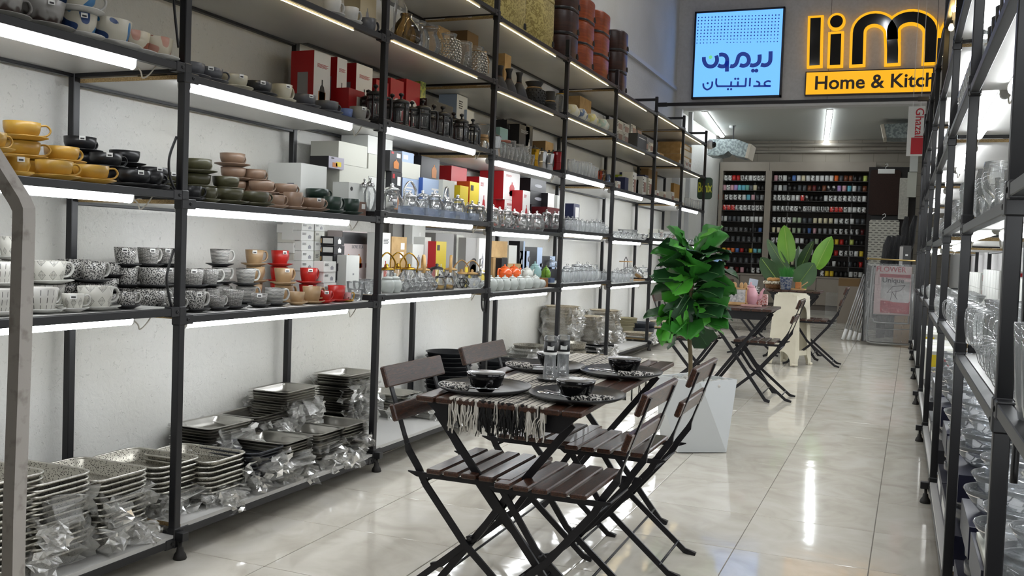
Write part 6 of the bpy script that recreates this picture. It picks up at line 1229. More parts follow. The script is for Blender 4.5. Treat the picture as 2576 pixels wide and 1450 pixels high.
# moka pots
def moka(mt):
    o8 = lambda r: [(r*cos(2*pi*k/8), r*sin(2*pi*k/8)) for k in range(8)]
    b = MB(); loft(b, [[(x, y, z) for x, y in o8(r)] for z, r in ((0, .04), (.005, .042), (.06, .033), (.065, .036), (.07, .034), (.14, .046), (.145, .044))], 0, True, True, False); body = b.mesh('body', mt)
    return [('body', body), ('spout', MB().prism([(0, -.01), (.02, 0), (0, .01)], .02, M=Matrix.Translation((.042, 0, .12))).mesh('spout', mt)), ('lid', MB().lathe([(.044, .145), (.03, .155), (.006, .16), (.009, .172), (1e-5, .176)], 12).mesh('lid', BLK2)), ('handle', MB().tube(xbez([(-.04, 0, .135), (-.075, 0, .135), (-.085, 0, .09), (-.08, 0, .05)], 4), .008, 6).mesh('handle', BLK2))]
MS = moka(mat('polished_aluminium', '#b9bbbd', .25, .9)); MR = moka(mat('red_enamel', '#a3121a', .25)); MG = moka(mat('gold_metal', '#b38c2e', .25, 1))
for k, px in enumerate((1343, 1352, 1362, 1371, 1380, 1390)): thing('moka_pot', 'silver octagonal moka pot' if k else 'gold moka pot', 'moka pot', 3, 3, px, -.10-.06*(k % 2), MS if k else MG, HB.uniform(-2.2, -1.0), 'moka pots')
thing('moka_pot', 'red octagonal moka pot', 'moka pot', 3, 3, 1399, -.09, MR, -1.5)
thing('moka_pot', 'moka pot with wooden handle beside the third post', 'moka pot', 3, 3, 1244, -.09, MS[:3]+[('handle', MB().tube(xbez([(.04, 0, .12), (.09, 0, .125), (.15, 0, .125)], 4), [.007]*5+[.011]*4, 7).mesh('handle', mat('red_wood', '#7a3d28', .4)))], 1.2)
# tumblers, jars, kettles
tumb = vessel([(.028, 0), (.034, .10)], .002); ttall = vessel([(.03, 0), (.033, .14)], .002); ETCH = glass('etched_glass', (.96, .97, .97), (.8, .82, .83), .9, .1, ('#eef2f4', .26)); tetch = vessel([(.032, 0), (.036, .13)], .003, mt=ETCH, nm='glass_body')
CLINE = [glass('tint_'+n, t, e) for n, t, e in (('red', (.9, .4, .3), (.6, .15, .1)), ('orange', (.95, .7, .35), (.7, .35, .1)), ('bluegl', (.6, .7, .9), (.2, .3, .6)))]
def glasses(bay, lv, px0, px1, n, row, me, desc, rows=1, cat='glass', sc=(.9, 1.1), dx=.09):
    for r in range(rows):
        for k in range(n):
            single('glass_tumbler', me if not isinstance(me, (list, tuple)) else me[(k+r) % len(me)], desc, cat, bay, lv, px0+(px1-px0)*(k+.5)/n, row-dx*r, HB.uniform(0, 6), sc=HB.uniform(*sc), grp='glasses on the left rack')
glasses(3, 3, 1250, 1340, 9, -.09, [tumb, ttall], 'clear drinking glass', 2); glasses(4, 3, 1432, 1500, 8, -.10, tetch, 'etched glass tumbler', 2); glasses(4, 3, 1505, 1532, 3, -.10, [vessel([(.03, 0), (.034, .11)], .002, mt=c) for c in CLINE], 'coloured printed glass'); glasses(7, 3, 1724, 1768, 8, -.05, [vessel([(.03, 0), (.03, .12)], .002, mt=ETCH)], 'clear spice jar')
WLID = mat('bamboo', '#b8935c', .55); GOLD = mat('gold_handle', '#a8822f', .28, 1)
jar_b = vessel([(.04, 0), (.042, .01), (.042, .09), (.03, .10)], .002); jar_lid = MB().lathe([(.03, .10), (.036, .103), (.034, .112), (.008, .12), (.012, .132), (1e-5, .138)], 18).mesh('lid', GLASS); JAR = [('glass_body', jar_b), ('lid', jar_lid)]
def kettle(r, h, hm, lm, arch=True, spm=GLASS, bm=GLASS):
    body = vessel([(r*.8, 0), (r, h*.25), (r*.95, h*.6), (r*.6, h*.9), (r*.58, h)], .002, mt=bm); sp = MB().tube(xbez([(r*.85, 0, h*.35), (r*1.25, 0, h*.55), (r*1.6, 0, h*.95)], 4), [r*.16]*4+[r*.11]*5, 8).mesh('spout', spm)
    hd = MB().tube(xbez([(-r*.62, 0, h*.88), (-r*.75, 0, h*1.4), (0, 0, h*1.85), (r*.75, 0, h*1.4), (r*.62, 0, h*.88)], 5), r*.085, 7, flat=(1.6, .7)).mesh('handle', hm) if arch else MB().tube(xbez([(-r*.62, 0, h*.95), (-r*1.35, 0, h*.98), (-r*1.45, 0, h*.5), (-r*1.3, 0, h*.25)], 4), r*.11, 7).mesh('handle', hm)
    ld = MB().lathe([(r*.6, h), (r*.64, h*1.03), (r*.5, h*1.1), (r*.12, h*1.16), (r*.16, h*1.26), (1e-5, h*1.32)], 18).mesh('lid', lm); return [('glass_body', body), ('spout', sp), ('handle', hd), ('lid', ld)]
KG = kettle(.06, .10, GOLD, GOLD); KB = kettle(.06, .095, WLID, WLID); KC = kettle(.062, .10, CHROME, CHROME); KS = kettle(.062, .12, GLASS, CHROME, False); KD = kettle(.058, .11, mat('dark_brown_handle', '#3a1f17', .4), CHROME, False); KBK = kettle(.06, .10, BLK2, BLK2, False)
INF = MB().lathe([(1e-5, .03), (.03, .03), (.03, .105), (.026, .105)], 14).mesh('infuser', CHROME)
for px, row, K, d in ((985, -.10, KS, 'glass teapot with steel lid'), (1030, -.13, KC, 'round glass kettle with steel handle'), (1062, -.20, KS, 'glass teapot with steel lid'), (1092, -.14, KS, 'glass teapot with steel lid'), (1122, -.12, KC, 'round glass kettle with steel handle'), (1150, -.16, KS, 'glass teapot with steel lid'), (1176, -.12, KS, 'glass teapot with steel lid'), (1203, -.10, KS, 'glass teapot with steel lid')): thing('glass_teapot', d, 'teapot', 2, 2, px, row-.06, K+[('infuser', INF)], HB.uniform(.9, 2.2), 'glass teapots', sc=1.1)
for k in range(5):
    px = 1030+k*38; b = MB(); b.box((0, 0, .022), (.08, .12, .044)); single('clear_box', b.mesh('clear_box', glass('blister_plastic', (.86, .9, .96), (.5, .55, .65), .9, .1, ('#a9b3c4', .25))), 'clear plastic packed glass tray at the front', 'package', 2, 2, px, -.055)
for k, px in enumerate((1240, 1256, 1274, 1293, 1312, 1330, 1350, 1372, 1392, 1404)): thing('glass_teapot', 'glass teapot with chrome lid' if k not in (4, 8) else 'glass teapot with dark brown handle', 'teapot', 3, 2, px, -.10 if k % 2 == 0 else -.17, (KD if k in (4, 8) else KS)+[('infuser', INF)], .2 if k in (4, 8) else HB.uniform(.8, 2.4), 'glass teapots')
# bay 1 second shelf right end: glass cups, gold cup
gc = vessel([(.03, 0), (.036, .03), (.04, .06)], .002); gch = hnd(.038, .05, .034, .015, .022, GLASS, .003)
for px, row in ((880, -.20), (905, -.22), (925, -.20), (892, -.34), (915, -.36), (935, -.32), (900, -.1), (925, -.1)): thing('glass_cup', 'clear glass cup', 'cup', 1, 1, px, row, [('glass_body', gc), ('handle', gch)], HB.uniform(.8, 2), 'glass cups')
thing('gold_cup', 'pink and gold espresso cup', 'cup', 1, 1, 872, -.09, [('body', MB().lathe([(1e-5, 0), (.02, 0), (.024, .045), (.021, .045), (1e-5, .01)], 18).mesh('body', pat_blotch('pink_gold', '#b98a8a', '#3a2a1a', 80, .6, .63))), ('handle', hnd(.023, .04, .021, .012, .016, GOLD, .003)), ('saucer', MB().lathe([(1e-5, 0), (.03, 0), (.04, .006), (.038, .007), (1e-5, .003)], 20).mesh('saucer', GOLD))], 1.0)
for px, row, d in ((930, -.12, 'tall silver-lidded glass bottle'), (915, -.20, 'tall silver-lidded glass bottle')): thing('glass_bottle', d, 'bottle', 1, 2, px, row, [('glass_body', vessel([(.03, 0), (.034, .1), (.02, .13)], .002)), ('lid', MB().lathe([(.02, .13), (.024, .135), (.02, .15), (.005, .16), (.008, .175), (1e-5, .18)], 14).mesh('lid', CHROME))])
# bay 2 second shelf: gold kettles, bamboo kettles, white jars, terrarium
for px, row, K, d in ((972, -.22, KG, 'gold handled glass kettle'), (1000, -.30, KG, 'gold handled glass kettle'), (1028, -.22, KG, 'gold handled glass kettle'), (1064, -.20, KB, 'bamboo handled glass kettle'), (1098, -.24, KBK, 'black lidded glass teapot'), (1133, -.20, KB, 'bamboo handled glass kettle'), (1160, -.26, KB, 'bamboo handled glass kettle'), (1187, -.20, KB, 'bamboo handled glass kettle'), (1208, -.16, KC, 'steel handled glass kettle')): thing('glass_teapot', d, 'teapot', 2, 1, px, row, K, HB.uniform(.6, 2.2), 'glass teapots', sc=1.18)
WCER = mat('white_ceramic', '#b5bab5', .25)
sj = [('body', MB().lathe([(1e-5, 0), (.03, 0), (.042, .03), (.04, .055), (.03, .075), (1e-5, .07)], 20).mesh('body', WCER)), ('lid', MB().lathe([(.032, .075), (.026, .086), (.006, .092), (.009, .104), (1e-5, .108)], 16).mesh('lid', WCER))]
for px in (975, 993): thing('sugar_pot', 'white ceramic sugar pot with knob lid', 'sugar pot', 2, 1, px, -.085, sj)
GSP = [('glass_body', vessel([(.03, 0), (.048, .025), (.046, .045), (.03, .06)], .002)), ('lid', MB().lathe([(.032, .06), (.028, .072), (.005, .08), (.009, .092), (1e-5, .096)], 16).mesh('lid', GLASS))]
for px in (1015, 1030, 1047, 1064, 1082): thing('glass_sugar_pot', 'small clear glass sugar pot', 'sugar pot', 2, 1, px, -.09, GSP, grp='glass sugar pots', sc=1.0)
for px in (1105, 1128): thing('glass_teapot', 'squat glass pot with gold inset', 'teapot', 2, 1, px, -.085, kettle(.045, .075, GLASS, BLK2, False)+[('inset', MB().lathe([(1e-5, .003), (.032, .003), (.036, .03), (1e-5, .031)], 16).mesh('inset', GOLD))], 1.0)
b = MB(); P6 = [(.0, .035*cos(2*pi*k/6), .035+.035*sin(2*pi*k/6)) for k in range(6)]
for k in range(6): a, c_ = P6[k], P6[(k+1) % 6]; b.tube([a, c_], .0025, 5); b.tube([(-.06, a[1], a[2]), (-.06, c_[1], c_[2])], .0025, 5); b.tube([a, (-.06, a[1], a[2])], .0025, 5); b.tube([a, (.04, .0, .035)], .0025, 5)
o = single('wire_terrarium', b.mesh('wire_terrarium', BLK2), 'black geometric wire holder', 'holder', 2, 1, 1168, -.08, pi/2); 
for px in (1195, 1213): single('glass_bowl', vessel([(.02, 0), (.04, .02), (.05, .06)], .003, mt=ETCH), 'frosted glass bowl', 'bowl', 2, 1, px, -.09)
# bay 3 second shelf: teapots
WT = teapot_mesh(.048, .095, WCER); 
for k, px in enumerate((1235, 1252, 1270, 1289, 1308, 1327, 1346)): teapot('teapot', WT, (-.09, yat(px, -.09, shelf_z(3, 1)+.05), shelf_z(3, 1)+.0015), HB.uniform(1.2, 2.0), 'small white ceramic teapot', where='%s front' % where(3, 1), group='white teapots')
ORG = mat('orange_ceramic', '#c8521a', .25); zz = shelf_z(3, 1)+.0015
for px in (1268, 1291): teapot('teapot', teapot_mesh(.058, .10, ORG), (-.24, yat(px, -.24, zz), zz+.062), 1.4, 'round orange ceramic teapot on a riser', where=where(3, 1), group='orange teapots')
pbox('riser_box', 'low white riser under the orange teapots', 3, 1, 1250, 1310, 0, -.17, .15, WBOX, h=.058)
for px, c, d, r, h in ((1344, '#8fb4b5', 'tall pale blue ceramic teapot', .055, .13), (1372, '#6f9a2c', 'lime green ceramic teapot', .042, .10), (1325, '#bcbfb8', 'white fluted ceramic teapot', .05, .10)): teapot('teapot', teapot_mesh(r, h, mat('ceramic_'+c[1:], c, .25)), (-.20, yat(px, -.20, zz), zz+.052), -1.2 if 'pale' in d or 'lime' in d else 1.3, d, where=where(3, 1))
pbox('riser_box', 'low white riser under the pastel teapots', 3, 1, 1316, 1382, 0, -.14, .13, WBOX, h=.048)
thing('teapot', 'stack of white ceramic cups lying sideways', 'cups', 3, 1, 1360, -.07, [('cups', MB().lathe([(1e-5, 0), (.03, 0), (.033, .01), (.033, .02), (.03, .022), (.033, .032), (.033, .042), (.03, .044), (.033, .055), (1e-5, .06)], 18, M=Matrix.Translation((0, -.02, .034)) @ Matrix.Rotation(-pi/2, 4, 'X')).mesh('cups', WCER))])
cake = [('glass_dome', vessel([(.075, .05), (.075, .085), (.06, .10), (.012, .108)], .003, 28, wob=lambda a, z: 1+.015*sin(28*a))), ('glass_plate', MB().lathe([(1e-5, .045), (.085, .045), (.09, .05), (.085, .05), (1e-5, .048)], 26).mesh('glass_plate', GLASS)), ('foot', MB().lathe([(.04, 0), (.012, .008), (.012, .045)], 18).mesh('foot', GLASS)), ('knob', MB().sphere((0, 0, .122), .013, 8, 6).mesh('knob', GLASS))]
thing('cake_stand', 'clear glass cake stand with domed lid', 'cake stand', 3, 1, 1385, -.38, cake, z=shelf_z(3, 1)+.10)
pbox('riser_box', 'dark riser box under the glass cake stand', 3, 1, 1366, 1404, 0, -.31, .14, BLKB, h=.098)
# generic glass rows in far bays
bowl1 = vessel([(.03, 0), (.05, .02), (.07, .06)], .003, wob=lambda a, z: 1+.03*sin(16*a)); goblet = vessel([(.03, 0), (.006, .006), (.006, .05), (.035, .07), (.038, .11)], .002); LJ = [('glass_body', vessel([(.036, 0), (.038, .08), (.03, .09)], .002, mt=ETCH)), ('lid', MB().lathe([(.034, .09), (.03, .1), (.006, .108), (.01, .12), (1e-5, .124)], 14).mesh('lid', GLASS))]
def jars(bay, lv, px0, px1, n, row, parts, d, nm='glass_jar', cat='jar', sc=(.9, 1.1)):
    for k in range(n): thing(nm, d, cat, bay, lv, px0+(px1-px0)*(k+.5)/n, row+HB.uniform(-.01, .01), parts, HB.uniform(0, 6), 'glass jars', sc=HB.uniform(*sc))
jars(4, 1, 1416, 1530, 10, -.09, LJ, 'glass sugar jar with lid'); jars(4, 1, 1420, 1500, 6, -.22, LJ, 'glass sugar jar with lid at the back', sc=(1.1, 1.4)); jars(4, 2, 1422, 1532, 9, -.10, LJ, 'lidded glass jar'); jars(4, 2, 1424, 1520, 6, -.22, GSP, 'round glass pot at the back', sc=(1.2, 1.5))
jars(5, 1, 1542, 1590, 5, -.09, LJ, 'glass sugar jar with lid'); jars(5, 1, 1545, 1625, 5, -.3, cake, 'glass cake stand with domed lid', 'cake_stand', 'cake stand', (.8, 1)); jars(6, 1, 1650, 1695, 5, -.12, LJ, 'glass sugar jar with lid')
for k in range(6): single('glass_bowl', bowl1, 'pressed glass bowl', 'bowl', 5, 2, 1548+k*14, -.10, sc=1.05)
for k in range(4): single('glass_bowl', bowl1, 'large pressed glass bowl at the back', 'bowl', 5, 2, 1550+k*11, -.32, sc=1.4)
for k in range(5): single('glass_bowl', bowl1, 'pressed glass bowl', 'bowl', 6, 2, 1648+k*11, -.10, sc=1.1)
for k in range(6): single('glass_bowl', bowl1, 'pressed glass bowl', 'bowl', 7, 2, 1722+k*8, -.10, sc=1.0)
for k in range(3): single('glass_goblet', goblet, 'clear stemmed glass at the back', 'glass', 4, 1, 1450+k*20, -.36, sc=1.5)
for px, row, d in ((1600, -.14, 'wooden board with dish'), (1655, -.10, 'wooden serving board'), (1680, -.14, 'long wooden serving board')):
    bay = 5 if px < 1640 else 6; single('serving_board', MB().prism(rrect(.16, .22, .03), .014).mesh('serving_board', LW), d, 'serving board', bay, 1, px, row)
o = thing('serving_bowl', 'tilted polished steel bowl', 'bowl', 5, 1, 1596, -.16, [('bowl', MB().lathe([(1e-5, 0), (.03, .002), (.07, .03), (.085, .07), (.083, .07), (.066, .032), (1e-5, .006)], 24).mesh('bowl', CHROME))], rot=(0, .9, .3), z=shelf_z(5, 1)+.06)
t = thing('table_lantern', 'wire framed display stand with wooden top', 'stand', 5, 1, 1573, -.38, [('top', MB().prism(rrect(.12, .16, .02), .012, z=.16).mesh('top', LW)), ('frame', MB().tube([(0, -.07, 0), (0, -.07, .16)], .004, 6).tube([(0, .07, 0), (0, .07, .16)], .004, 6).tube(xbez([(0, -.07, .17), (0, 0, .22), (0, .07, .17)], 4), .004, 6).mesh('frame', BLK2))])
# ================================================================ bottom shelf: trays, baskets and film
PERF = mat('perforated_steel', '#9a968c', .35, .85)
c_ = coord(PERF, 'Object', (1, 1, 1)); vt = N(PERF, 'ShaderNodeTexVoronoi', Scale=150); L(PERF, c_, vt.inputs['Vector']); rp = ramp(PERF, vt.outputs['Distance'], [(.25, '#3f3d38'), (.4, '#aaa69b')]); L(PERF, rp.outputs[0], bsdf(PERF).inputs['Base Color'])
PAN = noisy('stainless_pan', '#9d9b95', '#c2c0ba', .28, 5, 1); DARKW = mat('dark_coated_wire', '#33353a', .4, .4)
def tray_me(w, d, h, mt, rimm, lip=.014, r=.05):
    b = MB(); rr = lambda s, e: [(x, y) for x, y in rrect(d*s+e, w*s+e, r*s, 5)]
    R_ = [[(x, y, z) for x, y in rr(s, e)] for z, s, e in ((.0, .80, 0), (.006, .86, 0), (h-.004, .97, 0), (h, .98, 0))]
    I_ = [[(x, y, z) for x, y in rr(s, e-.004)] for z, s, e in ((h, .98, 0), (h-.004, .97, 0), (.008, .86, 0), (.003, .80, 0))]
    loft(b, R_+I_, 0, True, True)
    if rimm is not None:
        P = [(x, y, h) for x, y in rr(1.0, 0)]
        b.tube(P+[P[0]], .0045, 6, 1, cap=False)
    else:
        loft(b, [[(x, y, h) for x, y in rr(.97, 0)], [(x, y, h+.003) for x, y in rr(.98, .012)], [(x, y, h+.001) for x, y in rr(.98, .03)]], 0, False, False)
    return b.mesh('tray', [mt, rimm or mt])
TB = tray_me(.26, .36, .055, PERF, STEEL); TBD = tray_me(.24, .34, .05, DARKW, DARKW); TP_ = tray_me(.27, .36, .065, PAN, None, r=.035); TPs = tray_me(.22, .30, .045, PAN, None, r=.03)
def film(c, w, d, z0, z1, seed, lab, bay, lv=0, amp=.03, parent=None, n=34, m_=9):
    r = random.Random(seed); rings = []
    for i in range(m_+1):
        u = i/m_; z = z0+(z1-z0)*u; s = 1.0+.06*sin(u*7+seed); ring = []
        for x, y in rrect(d*s, w*s, min(w, d)*.3, n//4-1):
            k = 1+r.uniform(-1, 1)*amp/(w*.5); ring.append((x*k+r.uniform(-.006, .006), y*k+r.uniform(-.006, .006), z+r.uniform(-.012, .012)))
        rings.append(ring)
    b = MB(); loft(b, rings, 0, False, False, False)
    for q in range(5):   # loose crumpled flaps
        a = r.uniform(-1.3, 1.3); bx, by = d*.55*cos(a), w*.58*sin(a) if abs(sin(a)) > .3 else w*.5*r.uniform(-1, 1); zz = r.uniform(z0+.2*(z1-z0), z1); vs = []
        for i in range(6):
            for j in range(6): vs.append((bx+r.uniform(-.01, .035)+.006*i, by+(i-2.5)*.018+r.uniform(-.012, .012), zz-(j*.017)+r.uniform(-.01, .01)))
        b.add(vs, [(i*6+j, (i+1)*6+j, (i+1)*6+j+1, i*6+j+1) for i in range(5) for j in range(5)])
    o = b.build('plastic_film', FILM2, None, c); o['kind'] = 'thing'; del o['kind']; tag(o, lab, 'plastic film', where(bay, lv), 'crumpled film around the tray stacks'); return o
FILM2 = glass('crumpled_film', (.95, .95, .94), (.75, .75, .74), .95, .16, ('#dcdbd6', .24))
def trays(bay, px, py, x, me, step, lab, w=.26, d=.36, fl=None, h=.055, rz=0, cat='tray', name='steel_tray', seed=1, maxn=24, flab='crumpled clear film wrapped around stacked trays'):
    p = hx(px, py, x); bay = bayof(p.y); p.y = min(max(p.y, PY[bay]+w/2+.02), PY[bay+1]-w/2-.02); z0 = shelf_z(bay, 0)+.0015; top = p.z; n = max(1, min(maxn, int(round((top-h-z0)/step))+1)); st = (top-h-z0)/max(1, n-1) if n > 1 else 0
    for k in range(n):
        o = ob(name, me, None, (x+HB.uniform(-.006, .006), p.y+HB.uniform(-.006, .006), z0+k*st), rz+HB.uniform(-.03, .03)); tag(o, lab, cat, where(bay, 0), 'trays on the bottom shelf')
    if fl: film((x, p.y, 0), w*1.06, d*1.06, z0+.01, z0+(top-z0)*fl, seed, flab, bay)
BK, PN_ = 'perforated steel basket', 'steel gastronorm pan'
trays(0, 65, 1190, -.24, TB, .020, BK+', first stack', fl=.85, seed=1); trays(0, 222, 1180, -.24, TB, .020, BK+', second stack', fl=.8, seed=2); trays(0, 318, 1165, -.30, TB, .020, BK+', third stack', fl=.5, seed=3); trays(0, -60, 1190, -.25, TB, .02, BK+', hidden end stack')
trays(1, 490, 1140, -.24, TB, .020, BK+', front stack', fl=.35, seed=5); trays(1, 602, 1122, -.20, TBD, .016, 'dark rimmed wire basket', w=.24, d=.34, fl=.9, seed=6, h=.05); trays(1, 535, 1062, -.44, TPs, .013, PN_+', back left stack', w=.22, d=.3, fl=.95, seed=7, h=.045, rz=pi/2)
trays(1, 645, 1036, -.44, TPs, .013, PN_+', back middle stack', w=.22, d=.3, fl=.9, seed=8, h=.045, rz=pi/2); trays(1, 715, 975, -.44, TPs, .013, PN_+', back tall stack', w=.22, d=.3, fl=.85, seed=9, h=.045, rz=pi/2, maxn=26)
trays(1, 683, 1100, -.18, TPs, .014, PN_+', front left stack', w=.22, d=.30, fl=.7, seed=10, h=.045); trays(1, 770, 1078, -.19, TPs, .014, PN_+', front middle stack', w=.22, d=.3, fl=.75, seed=11, h=.045); trays(1, 850, 1055, -.19, TPs, .014, PN_+', front right stack', w=.22, d=.3, fl=.7, seed=12, h=.045); trays(1, 868, 936, -.44, TPs, .014, PN_+', tallest stack', w=.22, d=.3, fl=.92, seed=13, h=.045, maxn=28, rz=pi/2)
trays(2, 985, 985, -.40, TPs, .016, PN_+', wrapped tall stack', w=.22, d=.3, fl=.97, seed=14, h=.045, maxn=18); trays(2, 1075, 1000, -.2, TPs, .016, PN_+', stack behind the near chair', w=.22, d=.3, fl=.6, seed=15, h=.045)
def rnd(r, h, mt, rim=None, nm='pan'):
    b = MB().lathe([(1e-5, 0), (r*.85, 0), (r*.92, .006), (r, h), (r*1.05, h+.003), (r*1.05, h), (r*.97, h-.002), (r*.88, .01), (1e-5, .006)], 30); return b.mesh(nm, mt)
BP = rnd(.16, .045, mat('black_nonstick', '#1b1c1f', .35)); TR = rnd(.15, .02, PLB, nm='tray')
trays(2, 1130, 885, -.40, BP, .03, 'round black non-stick pan', h=.045, fl=None, name='round_pan', cat='pan', maxn=14); trays(3, 1255, 905, -.36, BP, .035, 'round black pan beside the far left chair', h=.045, name='round_pan', cat='pan', maxn=9); trays(3, 1330, 905, -.22, TR, .012, 'round grey serving tray', h=.02, name='round_tray', maxn=10, fl=.7, w=.3, d=.3, seed=21)
RB = tray_me(.24, .3, .05, noisy('cream_wicker', '#a89c86', '#c4b9a4', .7, 90, bs=.4), None, r=.09)
trays(3, 1330, 868, -.40, rnd(.13, .05, PERF), .05, 'round steel rack basket', h=.05, name='round_basket', cat='basket', fl=.9, w=.28, d=.28, seed=22); trays(4, 1440, 862, -.12, rnd(.12, .06, PERF), .055, 'round wire basket at the front', h=.06, name='round_basket', cat='basket', maxn=3)
trays(4, 1415, 770, -.42, RB, .03, 'wrapped cream tray, left pile', h=.05, fl=.98, seed=23, w=.25, d=.3, maxn=16); trays(4, 1475, 795, -.30, RB, .03, 'wrapped cream tray, middle pile', h=.05, fl=1.0, seed=24, w=.26, d=.32, maxn=14); trays(4, 1520, 780, -.40, RB, .03, 'wrapped cream tray, right pile', h=.05, fl=.98, seed=25, w=.25, d=.3, maxn=14); trays(4, 1505, 865, -.15, TR, .012, 'dark round plate at the front', h=.02, name='round_plate', cat='plate', maxn=8, fl=.9, w=.3, d=.3, seed=26)
CLD = rnd(.13, .09, mat('beige_enamel', '#a29b7e', .4)); trays(5, 1575, 800, -.40, CLD, .035, 'beige enamel colander', h=.09, name='colander', cat='colander', maxn=7); trays(5, 1612, 812, -.25, rnd(.17, .07, mat('slate_pan', '#3c4046', .4)), .07, 'large slate grey pan', h=.07, name='round_pan', cat='pan', maxn=2); trays(5, 1600, 845, -.16, RB, .03, 'wrapped cream tray in front', h=.05, fl=1.0, seed=27, w=.28, d=.3, maxn=5)
trays(6, 1665, 830, -.25, RB, .03, 'wrapped cream tray behind the fig', h=.05, fl=1.0, seed=28, w=.28, d=.34, maxn=4)
# ================================================================ right rack goods
XI = XR+.10
def rz_(bay, lv): return (fz((PY[bay]+PY[bay+1])/2)+.094 if lv == 0 else (ZH if bay % 2 == 0 else ZLo)[lv]-BT+.001)+BT+.0015
def rw(bay, lv): return '%s, %s' % (SHN[lv], bayn(bay, 'right'))
def rput(name, desc, cat, bay, lv, x, y, parts, rz=0, z=0, sc=1, grp='glassware on the right rack'):
    if len(parts) == 1: t = ob(name, parts[0][1], None, (x, y, rz_(bay, lv)+z), rz)
    else:
        t = empty(name, (x, y, rz_(bay, lv)+z), rz)
        for nm, me in parts: ob(nm, me, t)
    if sc != 1: t.scale = (sc, sc, sc)
    tag(t, desc, cat, rw(bay, lv), grp); return t
def rbox(desc, bay, lv, x0, x1, y0, y1, h, mt, z=0, prints=(), name='product_box'):
    t = empty(name, ((x0+x1)/2, (y0+y1)/2, rz_(bay, lv)+z)); tag(t, desc, 'box', rw(bay, lv)); w, d = x1-x0, y1-y0
    ob('carton', MB().cbox((0, 0, h/2), (w, d, h), .001).mesh('carton', mt), t)
    for face, u0, u1, v0, v1, pm, *shp in prints:
        b = MB(); c = (-w/2+w*(u0+u1)/2, -d/2-.0008, h*(v0+v1)/2) if face == 'n' else (-w/2-.0008, -d/2+d*(u0+u1)/2, h*(v0+v1)/2)
        dd_ = (w*(u1-u0), .0012, h*(v1-v0)) if face == 'n' else (.0012, d*(u1-u0), h*(v1-v0))
        if shp and shp[0] == 'bars':
            for k in range(11): b.box((c[0]-dd_[0]/2+dd_[0]*(k+.5)/11, c[1], c[2]), (dd_[0]/11*(.3+.25*((k*5) % 3)), dd_[1], dd_[2]))
        else: b.box(c, dd_)
        ob('print', b.mesh('print', pm), t)
    return t
RG = random.Random(11)
mugg = [('glass_body', vessel([(.038, 0), (.042, .01), (.043, .11)], .004)), ('handle', hnd(.043, .095, .042, .025, .034, GLASS, .0055))]
pitch_ = [('glass_body', vessel([(.05, 0), (.058, .02), (.058, .12), (.052, .16), (.06, .19)], .004)), ('handle', hnd(.056, .16, .058, .05, .045, GLASS, .007))]
tall = vessel([(.033, 0), (.04, .04), (.046, .13), (.048, .17)], .0025, 24, wob=lambda a, z: 1+.02*sin(14*a)); shot = vessel([(.026, 0), (.03, .11)], .0025); hi = vessel([(.03, 0), (.036, .15)], .0025); gob = vessel([(.035, 0), (.006, .008), (.006, .07), (.04, .1), (.046, .15), (.04, .18)], .002)
bw = vessel([(.04, 0), (.075, .03), (.1, .075)], .005, 28, wob=lambda a, z: 1+.02*sin(20*a)); dish = vessel([(.085, 0), (.105, .02), (.105, .05)], .006, 32, wob=lambda a, z: 1+.008*sin(40*a)); casse = vessel([(.1, 0), (.115, .02), (.118, .08)], .005, 30)
LB_ = mat('red_label', '#b3202a', .5)
# near bay (1): big tumblers at the front, second shelf
for k in range(4):
    for j in range(4): rput('glass_tumbler', 'tall fluted clear glass tumbler', 'glass', 0, 1, XR+.048+.105*j, 1.90-.105*k, [('g', tall)])
for k in range(6):
    for j in range(3): rput('glass_mug', 'clear glass mug with ring handle', 'mug', 1, 1, XR+.10+.13*j, 2.34+.125*k, mugg, pi+RG.uniform(-.5, .5))
for k in range(3): 
    for j in range(2): rput('glass_pitcher', 'clear glass pitcher with handle', 'pitcher', 1, 1, XR+.13+.16*j, 3.14+.16*k, pitch_, pi+RG.uniform(-.4, .4))
for k in range(6):
    for j in range(2): rbox('white and red glassware box in a stack', 1, 1, XR+.40, XR+.56, 2.40+.20*k, 2.58+.20*k, .13, WBOX, z=.132*j, prints=[('n', .1, .9, .55, .85, LB_), ('n', .2, .8, .1, .4, GREYPR, 'bars')])
rbox('navy glassware box beside the nearest right post', 0, 1, XR+.28, XR+.5, 2.0, 2.12, .30, NAVY, prints=[('n', .2, .8, .1+.0, .8, LBLUE, 'bars')])
for bay in (2, 3, 4, 5):
    y0, y1 = PYR[bay], PYR[bay+1]
    for k in range(7): rput('glass_mug', 'clear glass mug with ring handle', 'mug', bay, 1, XR+.09, y0+.14+.18*k, mugg, pi+RG.uniform(-.6, .6))
    for k in range(6): rput('glass_bowl', 'pressed clear glass bowl', 'bowl', bay, 1, XR+.24, y0+.2+.2*k, [('g', bw)])
    for k in range(6):
        for j in range(2): rbox('white and red glassware box in a stack', bay, 1, XR+.40, XR+.56, y0+.1+.21*k, y0+.29+.21*k, .12, WBOX, z=.122*j, prints=[('n', .1, .9, .5, .9, LB_)])
